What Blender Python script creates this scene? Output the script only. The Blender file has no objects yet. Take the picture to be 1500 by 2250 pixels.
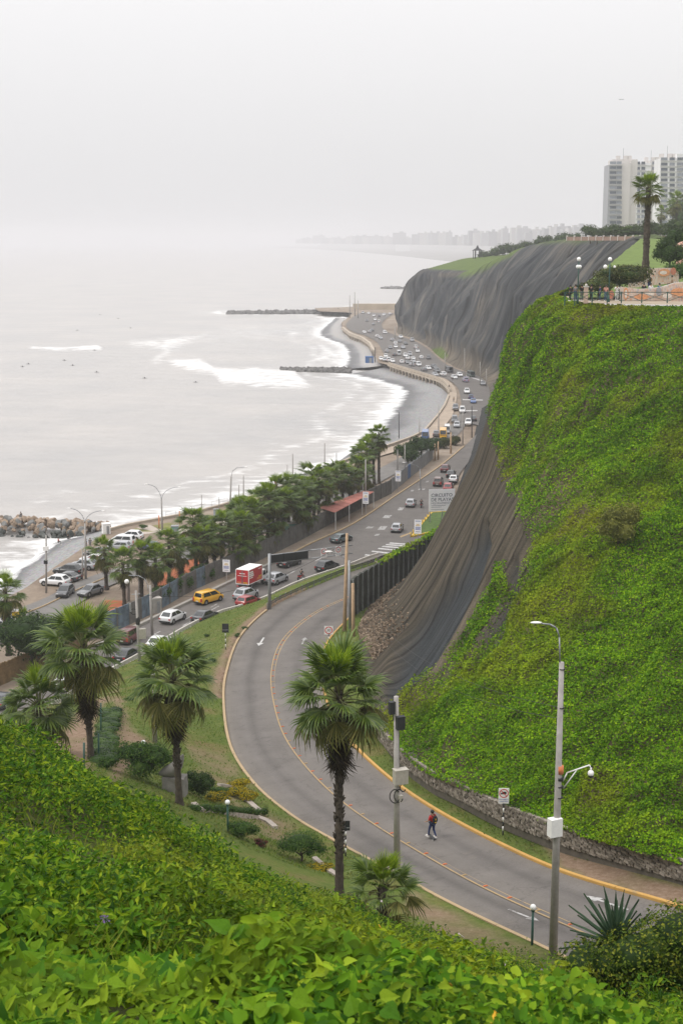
import bpy, bmesh, math, random
import numpy as np
from mathutils import Vector, Matrix, Euler, Quaternion

random.seed(7); RNG = np.random.default_rng(7)
scene = bpy.context.scene
COL = scene.collection
R = math.radians

# ------------------------------------------------------------------ camera
CAM_Z = 54.0
FPX = 3125.0                       # focal length in photograph pixels (50 mm on a 24x36 portrait frame)
PITCH = math.atan(595 / FPX)
cam_d = bpy.data.cameras.new('camera')
cam_d.sensor_width = 36; cam_d.lens = 50; cam_d.clip_start = 0.2; cam_d.clip_end = 60000
cam = bpy.data.objects.new('camera', cam_d); COL.objects.link(cam)
cam.location = (0, 0, CAM_Z); cam.rotation_euler = (math.pi / 2 - PITCH, 0, 0)
cam_d.dof.use_dof = True; cam_d.dof.focus_distance = 130; cam_d.dof.aperture_fstop = 9.0
scene.camera = cam
scene.render.engine = 'CYCLES'
scene.cycles.use_denoising = True
scene.cycles.max_bounces = 6; scene.cycles.diffuse_bounces = 3; scene.cycles.glossy_bounces = 2
scene.cycles.transparent_max_bounces = 8; scene.cycles.volume_bounces = 1
scene.view_settings.view_transform = 'Standard'; scene.view_settings.look = 'None'
scene.view_settings.exposure = 0.0; scene.view_settings.gamma = 1.0

# ------------------------------------------------------------------ overcast sky and a weak veiled sun
SUN_EL, SUN_AZ = R(50), R(-105)     # azimuth measured from +Y towards +X
world = bpy.data.worlds.new('World'); scene.world = world; world.use_nodes = True
wn, wl = world.node_tree.nodes, world.node_tree.links
wn.clear()
w_out = wn.new('ShaderNodeOutputWorld'); w_bg = wn.new('ShaderNodeBackground')
sky = wn.new('ShaderNodeTexSky'); sky.sky_type = 'NISHITA'; sky.sun_disc = False
sky.sun_elevation = SUN_EL; sky.sun_rotation = SUN_AZ; sky.dust_density = 6; sky.air_density = 1.0
hs = wn.new('ShaderNodeHueSaturation'); hs.inputs['Saturation'].default_value = 0.15; hs.inputs['Value'].default_value = 0.1
tc = wn.new('ShaderNodeTexCoord'); sx = wn.new('ShaderNodeSeparateXYZ')
mr = wn.new('ShaderNodeMapRange'); mr.inputs[1].default_value = 0; mr.inputs[2].default_value = 1
mr.inputs[3].default_value = 0.82; mr.inputs[4].default_value = 2.2          # cloud deck: zenith three times the horizon
mul = wn.new('ShaderNodeVectorMath'); mul.operation = 'MULTIPLY'; mul.inputs[1].default_value = (1.0, 0.99, 1.0)
mx = wn.new('ShaderNodeMixRGB'); mx.inputs[0].default_value = 0.1
wl.new(tc.outputs['Generated'], sx.inputs[0]); wl.new(sx.outputs[2], mr.inputs[0]); wl.new(mr.outputs[0], mul.inputs[0])
wl.new(sky.outputs[0], hs.inputs['Color']); wl.new(mul.outputs[0], mx.inputs[1]); wl.new(hs.outputs[0], mx.inputs[2])
wl.new(mx.outputs[0], w_bg.inputs[0]); wl.new(w_bg.outputs[0], w_out.inputs[0]); w_bg.inputs[1].default_value = 1.0
sun_d = bpy.data.lights.new('sun', 'SUN'); sun_d.energy = 1.2; sun_d.angle = R(14); sun_d.color = (1, 0.95, 0.87)
sun = bpy.data.objects.new('sun', sun_d); COL.objects.link(sun)
sd = Vector((math.sin(SUN_AZ) * math.cos(SUN_EL), math.cos(SUN_AZ) * math.cos(SUN_EL), math.sin(SUN_EL)))
sun.rotation_euler = sd.to_track_quat('Z', 'Y').to_euler(); sun.location = (0, 0, 200)

# ------------------------------------------------------------------ survey helpers: photograph pixel + known level -> place
SP, CP = math.sin(PITCH), math.cos(PITCH)
def at(u, v, z):
    x, y = (u - 750) / FPX, (v - 1125) / FPX
    t = (CAM_Z - z) / (SP + y * CP)
    return Vector((x * t, (CP - y * SP) * t, z))
def atY(u, v, Y):
    x, y = (u - 750) / FPX, (v - 1125) / FPX
    t = Y / (CP - y * SP)
    return Vector((x * t, Y, CAM_Z - (SP + y * CP) * t))
def proj(p):
    z = p[2] - CAM_Z; d = p[1] * CP - z * SP
    return 750 + FPX * p[0] / d, 1125 - FPX * (p[1] * SP + z * CP) / d

def _hash(i, j, k):
    n = (i * 374761393 + j * 668265263 + k * 2147483647 // 7 * 3) & 0xFFFFFFFF
    n = ((n ^ (n >> 13)) * 1274126177) & 0xFFFFFFFF
    return ((n ^ (n >> 16)) & 0xFFFF) / 65535.0
def vnoise(p):
    p = np.asarray(p, float); i = np.floor(p).astype(np.int64); f = p - i; f = f * f * (3 - 2 * f)
    o = 0
    for a in (0, 1):
        wa = f[..., 0] if a else 1 - f[..., 0]
        for b in (0, 1):
            wb = f[..., 1] if b else 1 - f[..., 1]
            for c in (0, 1):
                wc = f[..., 2] if c else 1 - f[..., 2]
                o = o + wa * wb * wc * _hash(i[..., 0] + a + 5000, i[..., 1] + b + 5000, i[..., 2] + c + 5000)
    return o
def fbm(p, oct=4):
    p = np.asarray(p, float); s = 0; a = 0.5
    for k in range(oct):
        s = s + a * vnoise(p * 2 ** k + 17.3 * k); a *= 0.5
    return s / (1 - 0.5 ** oct)
def n2(x, y, sc, oct=4, off=0):
    x = np.asarray(x, float); y = np.asarray(y, float)
    return fbm(np.stack([x * sc, y * sc, np.full_like(x, off)], -1), oct)
def resample(pts, n):
    """smooth curve through points (Catmull-Rom), n samples evenly spaced"""
    P = np.array(pts, float); Q = np.vstack([2 * P[0] - P[1], P, 2 * P[-1] - P[-2]]); out = []
    for i in range(len(P) - 1):
        p0, p1, p2, p3 = Q[i:i + 4]
        for t in np.linspace(0, 1, 24, endpoint=False):
            out.append(0.5 * (2 * p1 + (p2 - p0) * t + (2 * p0 - 5 * p1 + 4 * p2 - p3) * t * t + (3 * p1 - p0 - 3 * p2 + p3) * t ** 3))
    out.append(P[-1]); out = np.array(out)
    d = np.r_[0, np.cumsum(np.linalg.norm(np.diff(out, axis=0), axis=1))]
    s = np.linspace(0, d[-1], n)
    return np.stack([np.interp(s, d, out[:, k]) for k in range(P.shape[1])], -1)
def ss(a, b, x):
    t = np.clip((np.asarray(x, float) - a) / (b - a), 0, 1); return t * t * (3 - 2 * t)

# ------------------------------------------------------------------ materials
MATS = {}
def nodes_of(name):
    m = bpy.data.materials.new(name); m.use_nodes = True
    nt = m.node_tree; b = nt.nodes['Principled BSDF']; MATS[name] = m
    return m, nt, nt.nodes, nt.links, b
def noise_node(nt, scale, detail=4, rough=0.55, vec=None):
    n = nt.nodes.new('ShaderNodeTexNoise'); n.inputs['Scale'].default_value = scale; n.inputs['Detail'].default_value = detail
    n.inputs['Roughness'].default_value = rough
    if vec is not None: nt.links.new(vec, n.inputs['Vector'])
    return n
def ramp_node(nt, fac, stops):
    r = nt.nodes.new('ShaderNodeValToRGB'); e = r.color_ramp.elements
    while len(e) < len(stops): e.new(0.5)
    for k, (p, c) in enumerate(stops): e[k].position = p; e[k].color = (c[0], c[1], c[2], 1)
    nt.links.new(fac, r.inputs[0]); return r
def mix_node(nt, fac, a, b, mode='MIX'):
    m = nt.nodes.new('ShaderNodeMixRGB'); m.blend_type = mode
    for k, v in ((0, fac), (1, a), (2, b)):
        if hasattr(v, 'is_linked') or hasattr(v, 'links'): nt.links.new(v, m.inputs[k])
        elif k == 0: m.inputs[0].default_value = v
        else: m.inputs[k].default_value = (v[0], v[1], v[2], 1)
    return m
def coords(nt):
    g = nt.nodes.new('ShaderNodeNewGeometry'); return g.outputs['Position']
def objco(nt):
    g = nt.nodes.new('ShaderNodeTexCoord'); return g.outputs['Object']
def bump(nt, b, h, strength=0.4, dist=0.05):
    n = nt.nodes.new('ShaderNodeBump'); n.inputs['Strength'].default_value = strength; n.inputs['Distance'].default_value = dist
    nt.links.new(h, n.inputs['Height']); nt.links.new(n.outputs[0], b.inputs['Normal'])
def plain(name, col, rough=0.6, metal=0.0, var=0.12, scale=6.0, spec=0.4, world_co=False):
    """a painted / solid surface with slight uneven tone and wear"""
    if name in MATS: return MATS[name]
    m, nt, N, L, b = nodes_of(name)
    v = coords(nt) if world_co else objco(nt)
    n = noise_node(nt, scale, 5, 0.6, v)
    lo = [c * (1 - var) for c in col]; hi = [min(1, c * (1 + var)) for c in col]
    r = ramp_node(nt, n.outputs['Fac'], [(0.3, lo), (0.7, hi)])
    L.new(r.outputs[0], b.inputs['Base Color'])
    b.inputs['Roughness'].default_value = rough; b.inputs['Metallic'].default_value = metal
    b.inputs['Specular IOR Level'].default_value = spec
    return m
def leafmat(name, stops, trans=0.3, rough=0.6, patch=None, patch_scale=0.15, spec=0.1, tone=None):
    """foliage: every leaf its own tone, slow patches of another tone, light shining through"""
    m, nt, N, L, b = nodes_of(name)
    g = N.new('ShaderNodeNewGeometry')
    r = ramp_node(nt, g.outputs['Random Per Island'], stops); col = r.outputs[0]
    if patch is not None:
        n = noise_node(nt, patch_scale, 4, 0.6, g.outputs['Position'])
        rr = ramp_node(nt, n.outputs['Fac'], [(0.5, (0, 0, 0)), (0.66, (1, 1, 1))])
        col = mix_node(nt, rr.outputs[0], col, mix_node(nt, 0.75, col, patch).outputs[0]).outputs[0]
    if tone:
        nt_ = noise_node(nt, tone, 4, 0.65, g.outputs['Position']); col = mix_node(nt, 1.0, col, ramp_node(nt, nt_.outputs['Fac'], [(0.34, (0.5, 0.56, 0.5)), (0.5, (1, 1, 1)), (0.68, (1.35, 1.28, 1.2))]).outputs[0], 'MULTIPLY').outputs[0]
    L.new(col, b.inputs['Base Color']); b.inputs['Roughness'].default_value = rough
    b.inputs['Specular IOR Level'].default_value = spec
    t = N.new('ShaderNodeBsdfTranslucent'); L.new(col, t.inputs[0])
    ms = N.new('ShaderNodeMixShader'); ms.inputs[0].default_value = trans
    L.new(b.outputs[0], ms.inputs[1]); L.new(t.outputs[0], ms.inputs[2])
    L.new(ms.outputs[0], N['Material Output'].inputs[0])
    return m

# ------------------------------------------------------------------ scene helpers
def tag(o, label=None, cat=None, group=None, kind=None):
    if label: o['label'] = label
    if cat: o['category'] = cat
    if group: o['group'] = group
    if kind: o['kind'] = kind
    return o
def empty(name, loc=(0, 0, 0), rz=0.0, label=None, cat=None, group=None):
    o = bpy.data.objects.new(name, None); COL.objects.link(o)
    o.location = loc; o.rotation_euler = (0, 0, rz); o.empty_display_size = 0.2
    return tag(o, label, cat, group)
def link(name, mesh, parent=None, loc=None, rot=None, sc=None):
    o = bpy.data.objects.new(name, mesh); COL.objects.link(o)
    if parent is not None: o.parent = parent
    if loc is not None: o.location = loc
    if rot is not None: o.rotation_euler = rot
    if sc is not None: o.scale = sc if hasattr(sc, '__len__') else (sc, sc, sc)
    return o
def np_mesh(name, V, F, mats=(), midx=None, smooth=False):
    """V (n,3); F (m,k) all same k"""
    V = np.asarray(V, np.float32); F = np.asarray(F, np.int32)
    me = bpy.data.meshes.new(name); k = F.shape[1]
    me.vertices.add(len(V)); me.vertices.foreach_set('co', V.ravel())
    me.loops.add(F.size); me.loops.foreach_set('vertex_index', F.ravel())
    me.polygons.add(len(F)); me.polygons.foreach_set('loop_start', np.arange(0, F.size, k, dtype=np.int32))
    me.polygons.foreach_set('loop_total', np.full(len(F), k, np.int32))
    if midx is not None: me.polygons.foreach_set('material_index', np.asarray(midx, np.int32))
    me.polygons.foreach_set('use_smooth', np.full(len(F), smooth, bool))
    me.update(calc_edges=True)
    for m in mats: me.materials.append(m)
    return me
def set_attr(me, name, vals):
    a = me.attributes.new(name, 'FLOAT', 'POINT'); a.data.foreach_set('value', np.asarray(vals, np.float32).ravel())
def attr_node(nt, name):
    a = nt.nodes.new('ShaderNodeAttribute'); a.attribute_name = name; return a.outputs['Fac']
def grid_mesh(name, G, mats=(), smooth=True, flip=False):
    n, m = G.shape[:2]; idx = np.arange(n * m).reshape(n, m)
    F = np.stack([idx[:-1, :-1], idx[1:, :-1], idx[1:, 1:], idx[:-1, 1:]], -1).reshape(-1, 4)
    if flip: F = F[:, ::-1]
    return np_mesh(name, G.reshape(-1, 3), F, mats, None, smooth)

class MB:
    """collects simple shapes, then links them as ONE mesh object"""
    def __init__(s): s.v = []; s.f = []; s.m = []
    def add(s, vs, fs, m=0):
        b = len(s.v); s.v += [tuple(p) for p in vs]; s.f += [tuple(b + i for i in f) for f in fs]; s.m += [m] * len(fs); return s
    def box(s, c, d, rz=0, m=0, taper=1.0):
        x, y, z = d[0] / 2, d[1] / 2, d[2] / 2; cs, sn = math.cos(rz), math.sin(rz); vs = []
        for k, dz in ((1, -z), (taper, z)):
            for dx, dy in ((-x, -y), (x, -y), (x, y), (-x, y)):
                dx *= k; dy *= k; vs.append((c[0] + dx * cs - dy * sn, c[1] + dx * sn + dy * cs, c[2] + dz))
        return s.add(vs, [(3, 2, 1, 0), (4, 5, 6, 7), (0, 1, 5, 4), (1, 2, 6, 5), (2, 3, 7, 6), (3, 0, 4, 7)], m)
    def cyl(s, p0, p1, r0, r1=None, n=8, m=0, caps=True):
        r1 = r0 if r1 is None else r1; p0 = Vector(p0); p1 = Vector(p1); d = (p1 - p0)
        if d.length < 1e-6: return s
        q = d.normalized().to_track_quat('Z', 'Y'); vs = []
        for p, r in ((p0, r0), (p1, r1)):
            for k in range(n):
                a = 2 * math.pi * k / n; vs.append(p + q @ Vector((r * math.cos(a), r * math.sin(a), 0)))
        fs = [(k, (k + 1) % n, n + (k + 1) % n, n + k) for k in range(n)]
        if caps: fs += [tuple(range(n - 1, -1, -1)), tuple(range(n, 2 * n))]
        return s.add(vs, fs, m)
    def tube(s, pts, r, n=6, m=0):
        rr = r if hasattr(r, '__len__') else [r] * len(pts)
        for k in range(len(pts) - 1): s.cyl(pts[k], pts[k + 1], rr[k], rr[k + 1], n, m)
        return s
    def ball(s, c, r, n=10, k=6, m=0, sq=(1, 1, 1)):
        vs = [(c[0], c[1], c[2] - r * sq[2])]
        for j in range(1, k):
            t = -math.pi / 2 + math.pi * j / k
            for i in range(n):
                a = 2 * math.pi * i / n
                vs.append((c[0] + r * sq[0] * math.cos(t) * math.cos(a), c[1] + r * sq[1] * math.cos(t) * math.sin(a), c[2] + r * sq[2] * math.sin(t)))
        vs.append((c[0], c[1], c[2] + r * sq[2])); fs = []
        for i in range(n): fs.append((0, 1 + (i + 1) % n, 1 + i))
        for j in range(k - 2):
            for i in range(n):
                a = 1 + j * n; fs.append((a + i, a + (i + 1) % n, a + n + (i + 1) % n, a + n + i))
        a = 1 + (k - 2) * n
        for i in range(n): fs.append((a + i, a + (i + 1) % n, len(vs) - 1))
        return s.add(vs, fs, m)
    def quad(s, a, b, c, d, m=0): return s.add([a, b, c, d], [(0, 1, 2, 3)], m)
    def prism(s, poly, y0, y1, m=0, axis='y'):
        """extrude a 2-D outline (x,z) between y0 and y1"""
        n = len(poly)
        if axis == 'y': vs = [(x, y0, z) for x, z in poly] + [(x, y1, z) for x, z in poly]
        else: vs = [(y0, x, z) for x, z in poly] + [(y1, x, z) for x, z in poly]
        fs = [tuple(range(n)), tuple(range(2 * n - 1, n - 1, -1))] + [(k, n + k, n + (k + 1) % n, (k + 1) % n) for k in range(n)]
        return s.add(vs, fs, m)
    def mesh(s, name, mats, smooth=False):
        me = bpy.data.meshes.new(name); me.from_pydata(s.v, [], s.f)
        for m in (mats if isinstance(mats, (list, tuple)) else [mats]): me.materials.append(m)
        me.polygons.foreach_set('material_index', s.m); me.polygons.foreach_set('use_smooth', [smooth] * len(s.f)); me.update()
        bm = bmesh.new(); bm.from_mesh(me); bmesh.ops.recalc_face_normals(bm, faces=bm.faces); bm.to_mesh(me); bm.free()
        return me
    def build(s, name, mats, parent=None, smooth=False, loc=None, rot=None):
        return link(name, s.mesh(name, mats, smooth), parent, loc, rot)

def kids(o): return [c for c in KIDS.get(o.name, [])]
KIDS = {}
def copy_tree(o, parent=None):
    c = o.copy(); COL.objects.link(c); c.parent = parent
    for ch in list(o.children): copy_tree(ch, c)
    return c
def text_mesh(body, size, mat, align='CENTER', depth=0.004):
    cu = bpy.data.curves.new('lettering', 'FONT'); cu.body = body; cu.size = size; cu.align_x = align; cu.align_y = 'CENTER'; cu.extrude = depth
    cu.resolution_u = 3
    o = bpy.data.objects.new('lettering', cu); COL.objects.link(o)
    dg = bpy.context.evaluated_depsgraph_get(); dg.update()
    me = bpy.data.meshes.new_from_object(o.evaluated_get(dg)); bpy.data.objects.remove(o); bpy.data.curves.remove(cu)
    me.materials.clear(); me.materials.append(mat); return me
# ================================================================== STRUCTURE
def struct(name, me, parent=None):
    o = link(name, me, parent)
    if parent is None: o['kind'] = 'structure'
    return o

# ---- ramp road: kerb lines surveyed from the photograph with levels falling to the coast
RL = [(1420, 2215, 24.3), (1330, 2150, 23.3), (1200, 2085, 22.2), (1000, 1990, 20.6), (870, 1920, 19.0), (740, 1850, 17.3), (640, 1790, 15.9), (560, 1720, 14.4), (510, 1640, 12.8),
      (495, 1550, 11.2), (500, 1480, 10.0), (530, 1400, 8.6), (590, 1340, 7.4), (650, 1307, 6.6), (750, 1264, 5.9), (830, 1237, 5.3), (925, 1195, 4.4)]
RR = [(1620, 2040, 24.0), (1500, 1998, 22.9), (1250, 1925, 21.2), (1100, 1860, 19.6), (950, 1780, 17.8), (850, 1710, 16.2), (775, 1640, 14.8), (735, 1590, 13.7), (712, 1530, 12.4),
      (703, 1470, 11.0), (715, 1415, 9.6), (757, 1366, 8.1), (800, 1332, 7.0), (860, 1295, 5.8), (945, 1240, 4.5)]
NR = 170
LK = resample([at(*p) for p in RL], NR); RK0 = resample([at(*p) for p in RR], NR)
# match right kerb to left kerb by nearest progress
RK = []
j0 = 0
for i in range(NR):
    t = LK[min(i + 1, NR - 1)] - LK[max(i - 1, 0)]; t[2] = 0; t /= np.linalg.norm(t)
    d = RK0 - LK[i]; s = np.abs(d @ t) + 0.25 * np.linalg.norm(d[:, :2], axis=1); s[:j0] = 1e9
    j0 = max(j0, int(np.argmin(s))); RK.append(RK0[j0])
RK = np.array(RK)
for _ in range(6): RK[1:-1] = (RK[:-2] + RK[1:-1] * 2 + RK[2:]) / 4
RC = (LK + RK) / 2; RC[:, 2] = (LK[:, 2] + RK[:, 2]) / 2
RW = np.linalg.norm((LK - RK)[:, :2], axis=1) / 2

RPOLY = np.vstack([LK[:, :2], RK[::-1, :2]])
def ramp_query(x, y):
    """signed distance to the carriageway outline (negative inside), level of the nearest road point"""
    P = np.stack([np.ravel(x), np.ravel(y)], -1); D = np.empty(len(P)); Z = np.empty(len(P)); n = len(RPOLY); RZ = np.r_[LK[:, 2], RK[::-1, 2]]
    for a in range(0, len(P), 3000):
        q = P[a:a + 3000]; A, B = RPOLY, np.roll(RPOLY, -1, 0); e = B - A
        t = np.clip(((q[:, None] - A) * e).sum(2) / ((e * e).sum(1) + 1e-9), 0, 1); dd = np.linalg.norm(q[:, None] - A - t[..., None] * e, axis=2); k = dd.argmin(1); r = np.arange(len(q))
        c = (A[None, :, 1] > q[:, None, 1]) != (B[None, :, 1] > q[:, None, 1]); xi = e[None, :, 0] * (q[:, None, 1] - A[None, :, 1]) / (e[None, :, 1] + 1e-12) + A[None, :, 0]
        ins = (c & (q[:, None, 0] < xi)).sum(1) % 2 == 1
        D[a:a + 3000] = np.where(ins, -dd[r, k], dd[r, k]); Z[a:a + 3000] = RZ[k] + (np.roll(RZ, -1)[k] - RZ[k]) * t[r, k]
    return D.reshape(np.shape(x)), Z.reshape(np.shape(x))

# ---- coast road edges (level 4)
CZ = 4.0
CL = [at(u, v, CZ) for u, v in [(-260, 1660), (0, 1535), (180, 1440), (308, 1377), (390, 1338), (520, 1276), (600, 1240), (680, 1197), (780, 1150), (873, 1088), (929, 1051), (976, 1018), (1015, 985), (1050, 950)]]
CR = [at(u, v, CZ) for u, v in [(-200, 1790), (0, 1640), (150, 1535), (266, 1468), (304, 1448), (420, 1380), (490, 1350), (540, 1335), (588, 1317), (660, 1283), (760, 1249), (800, 1233), (855, 1215), (935, 1183)]]
CRp = resample(CR, 80)
# ---- slope terrain as a thin-plate surface through surveyed heights
ctl = [(0, -4, 52.6), (0, 0.5, 52.2), (-6, 0, 52.8), (6, 0, 52.0), (-14, 6, 52.5), (14, 6, 51.0)]
for u, v, Y in [(-300, 2330, 4.2), (-80, 2290, 4.5), (300, 2230, 4.8), (750, 2270, 5.2), (1200, 2270, 5.2), (1600, 2270, 5), (-250, 2060, 7), (0, 2055, 7), (200, 2030, 6.8), (420, 2055, 6.8), (620, 2125, 7), (820, 2175, 7.4), (1100, 2240, 7.4), (1500, 2265, 7.4),
                (-150, 1960, 10.5), (100, 1975, 10.5), (350, 2000, 11), (700, 2050, 12), (950, 2150, 11.5), (1200, 2225, 11.5), (1450, 2250, 12), (1700, 2260, 12),
                (-200, 1830, 16), (0, 1865, 16), (300, 1895, 16.5), (600, 1985, 17), (-200, 1640, 21), (0, 1735, 21), (250, 1805, 21), (500, 1903, 22),
                (-300, 1420, 27), (-120, 1530, 27), (0, 1598, 27), (150, 1702, 27), (300, 1772, 27), (450, 1845, 28), (600, 1940, 28), (700, 2010, 29), (820, 2075, 30),
                (0, 1660, 45), (0, 1690, 60), (300, 1810, 45), (300, 1830, 60), (500, 1890, 45), (500, 1890, 62), (650, 1965, 45), (650, 1945, 62), (750, 2000, 45), (750, 1990, 60),
                (850, 2090, 28), (850, 2030, 50), (1000, 2175, 20), (1000, 2145, 35), (1000, 2065, 52), (1200, 2240, 20), (1200, 2190, 35), (1200, 2135, 50), (1350, 2180, 22), (1480, 2200, 35), (1450, 2180, 50),
                (1700, 2190, 22), (1700, 2200, 45), (-300, 1560, 45), (-300, 1600, 70)]:
    ctl.append(tuple(atY(u, v, Y)))
for u, v, z in [(385, 1778, 23.0), (320, 1705, 21.5), (660, 1890, 20.0), (500, 1795, 20.6), (600, 1830, 18.6), (450, 1690, 16.3), (480, 1600, 13.2), (250, 1600, 16.3), (150, 1640, 19.5), (220, 1530, 11.5),
                (350, 1500, 9.6), (430, 1430, 7.4), (400, 1560, 12.8), (80, 1560, 13.0), (-100, 1650, 17), (-250, 1600, 15), (500, 1385, 6.4), (740, 1890, 19.0)]:
    ctl.append(tuple(at(u, v, z)))
for p in CRp[6::6]: ctl.append((p[0], p[1], 4.3))
for i in range(0, NR, 9): ctl.append((LK[i, 0], LK[i, 1], LK[i, 2])); ctl.append((RK[i, 0], RK[i, 1], RK[i, 2]))
CTL = np.array(ctl); _s = 0.01
def _U(r2): return np.where(r2 > 1e-12, 0.5 * r2 * np.log(np.maximum(r2, 1e-12)), 0)
_n = len(CTL); _K = _U(((CTL[:, None, :2] - CTL[None, :, :2]) ** 2 * _s * _s).sum(2)) + np.eye(_n) * 2e-4
_Pm = np.c_[np.ones(_n), CTL[:, :2] * _s]; _A = np.block([[_K, _Pm], [_Pm.T, np.zeros((3, 3))]])
_w = np.linalg.solve(_A, np.r_[CTL[:, 2], 0, 0, 0])
def tps(x, y):
    sh = np.shape(x); P = np.stack([np.ravel(x), np.ravel(y)], -1) * _s; o = np.empty(len(P)); C = CTL[:, :2] * _s
    for a in range(0, len(P), 5000):
        q = P[a:a + 5000]; o[a:a + 5000] = _U(((q[:, None] - C[None]) ** 2).sum(2)) @ _w[:_n] + _w[_n] + q @ _w[_n + 1:]
    return o.reshape(sh)
def ground(x, y):
    """level of the slope at a place: hill, garden, verges; carriageways cut in"""
    z = tps(x, y); yy = np.asarray(y, float); xx = np.asarray(x, float)
    near = ss(30, 14, yy)
    z = z + near * 0.35 * (n2(xx, yy, 0.9, 3) - 0.5) + ss(8, 20, yy) * ss(75, 45, yy) * 1.1 * (n2(xx, yy, 0.28, 3, 3.0) - 0.5)
    z = z - 0.3 * ss(2.5, 5, yy) * ss(50, 16, yy) - 0.35 * ss(10, 18, yy) * ss(60, 40, yy)
    D, Zr = ramp_query(xx, yy)
    w = np.where(D < 0.4, 1.0, np.exp(-np.maximum(D - 0.4, 0) / 2.2))
    z = z * (1 - w) + (Zr + 0.13) * w
    z = np.where(D < 0.12, np.minimum(z, Zr) - 0.45 - 1.2 * ss(-0.1, -1.2, D), z)
    # dip under the coast road
    d = np.linalg.norm(np.stack([np.ravel(xx), np.ravel(yy)], -1)[:, None] - CRp[None, :, :2], axis=2)
    k = d.argmin(1); t = np.gradient(CRp[:, :2], axis=0); t /= np.linalg.norm(t, axis=1)[:, None]
    side = (np.ravel(xx) - CRp[k, 0]) * t[k, 1] - (np.ravel(yy) - CRp[k, 1]) * t[k, 0]
    side = side.reshape(np.shape(xx)); z = np.maximum(z, 3.2); z = np.where((side < 0.2) & (yy > 120), 3.2, z)
    return np.where((side < -9) & (yy > 120), -4.0, z)
ys = np.r_[np.linspace(-6, 2, 7), np.geomspace(2.3, 32, 110), np.linspace(32.6, 72, 90), np.linspace(72.4, 214, 230)]
NXg = 250; TG = np.zeros((len(ys), NXg, 3))
for i, y in enumerate(ys):
    lo, hi = -0.36 * max(y, 0) - 9 + 0.0, 0.22 * max(y, 0) + 10
    if y > 95: hi = min(hi, 30)
    TG[i, :, 0] = np.linspace(lo, hi, NXg); TG[i, :, 1] = y
TG[..., 2] = ground(TG[..., 0], TG[..., 1])
from functools import lru_cache
_gy = ys
def gz(x, y):
    """fast bilinear ground level"""
    i = np.clip(np.searchsorted(_gy, y) - 1, 0, len(_gy) - 2); f = (y - _gy[i]) / (_gy[i + 1] - _gy[i]); r = []
    for k in (i, i + 1): r.append(np.interp(x, TG[k, :, 0], TG[k, :, 2]))
    return r[0] * (1 - f) + r[1] * f
def on_ground(u, v, y0=14.0):
    """where the sight line through a pixel meets the slope, starting y0 metres out"""
    for Y in np.arange(y0, 215, 0.25):
        p = atY(u, v, Y)
        if p.z <= gz(p.x, p.y): return Vector((p.x, p.y, float(gz(p.x, p.y))))
    return at(u, v, 4.0)

def ribbon(A, B, z_off=0.0, mids=8):
    A = np.array(A, float); B = np.array(B, float)
    G = np.stack([A + (B - A) * t for t in np.linspace(0, 1, mids)], 1); G[..., 2] += z_off; return G

# materials of the ground
def m_slope():
    m, nt, N, L, b = nodes_of('slope_ground')
    P = coords(nt)
    n1 = noise_node(nt, 0.22, 5, 0.65, P); n2_ = noise_node(nt, 3.0, 6, 0.7, P); n3 = noise_node(nt, 14.0, 3, 0.6, P)
    lawn = ramp_node(nt, n1.outputs['Fac'], [(0.4, (0.065, 0.12, 0.012)), (0.54, (0.10, 0.145, 0.02)), (0.68, (0.175, 0.13, 0.055))])
    lawn2 = mix_node(nt, 0.45, lawn.outputs[0], ramp_node(nt, n2_.outputs['Fac'], [(0.3, (0.04, 0.065, 0.012)), (0.7, (0.19, 0.18, 0.07))]).outputs[0])
    dirt = ramp_node(nt, n2_.outputs['Fac'], [(0.3, (0.17, 0.11, 0.07)), (0.55, (0.235, 0.165, 0.115)), (0.8, (0.32, 0.24, 0.18))])
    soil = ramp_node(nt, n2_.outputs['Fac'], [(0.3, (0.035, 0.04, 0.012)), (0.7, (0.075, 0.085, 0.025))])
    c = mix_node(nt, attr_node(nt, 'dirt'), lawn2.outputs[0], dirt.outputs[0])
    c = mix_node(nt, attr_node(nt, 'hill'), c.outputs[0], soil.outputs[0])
    c = mix_node(nt, 0.35, c.outputs[0], ramp_node(nt, n3.outputs['Fac'], [(0.35, (0.55, 0.55, 0.55)), (0.65, (1.3, 1.3, 1.3))]).outputs[0], 'MULTIPLY')
    L.new(c.outputs[0], b.inputs['Base Color']); b.inputs['Roughness'].default_value = 0.95; b.inputs['Specular IOR Level'].default_value = 0.1
    bump(nt, b, n3.outputs['Fac'], 0.7, 0.08)
    return m
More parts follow.
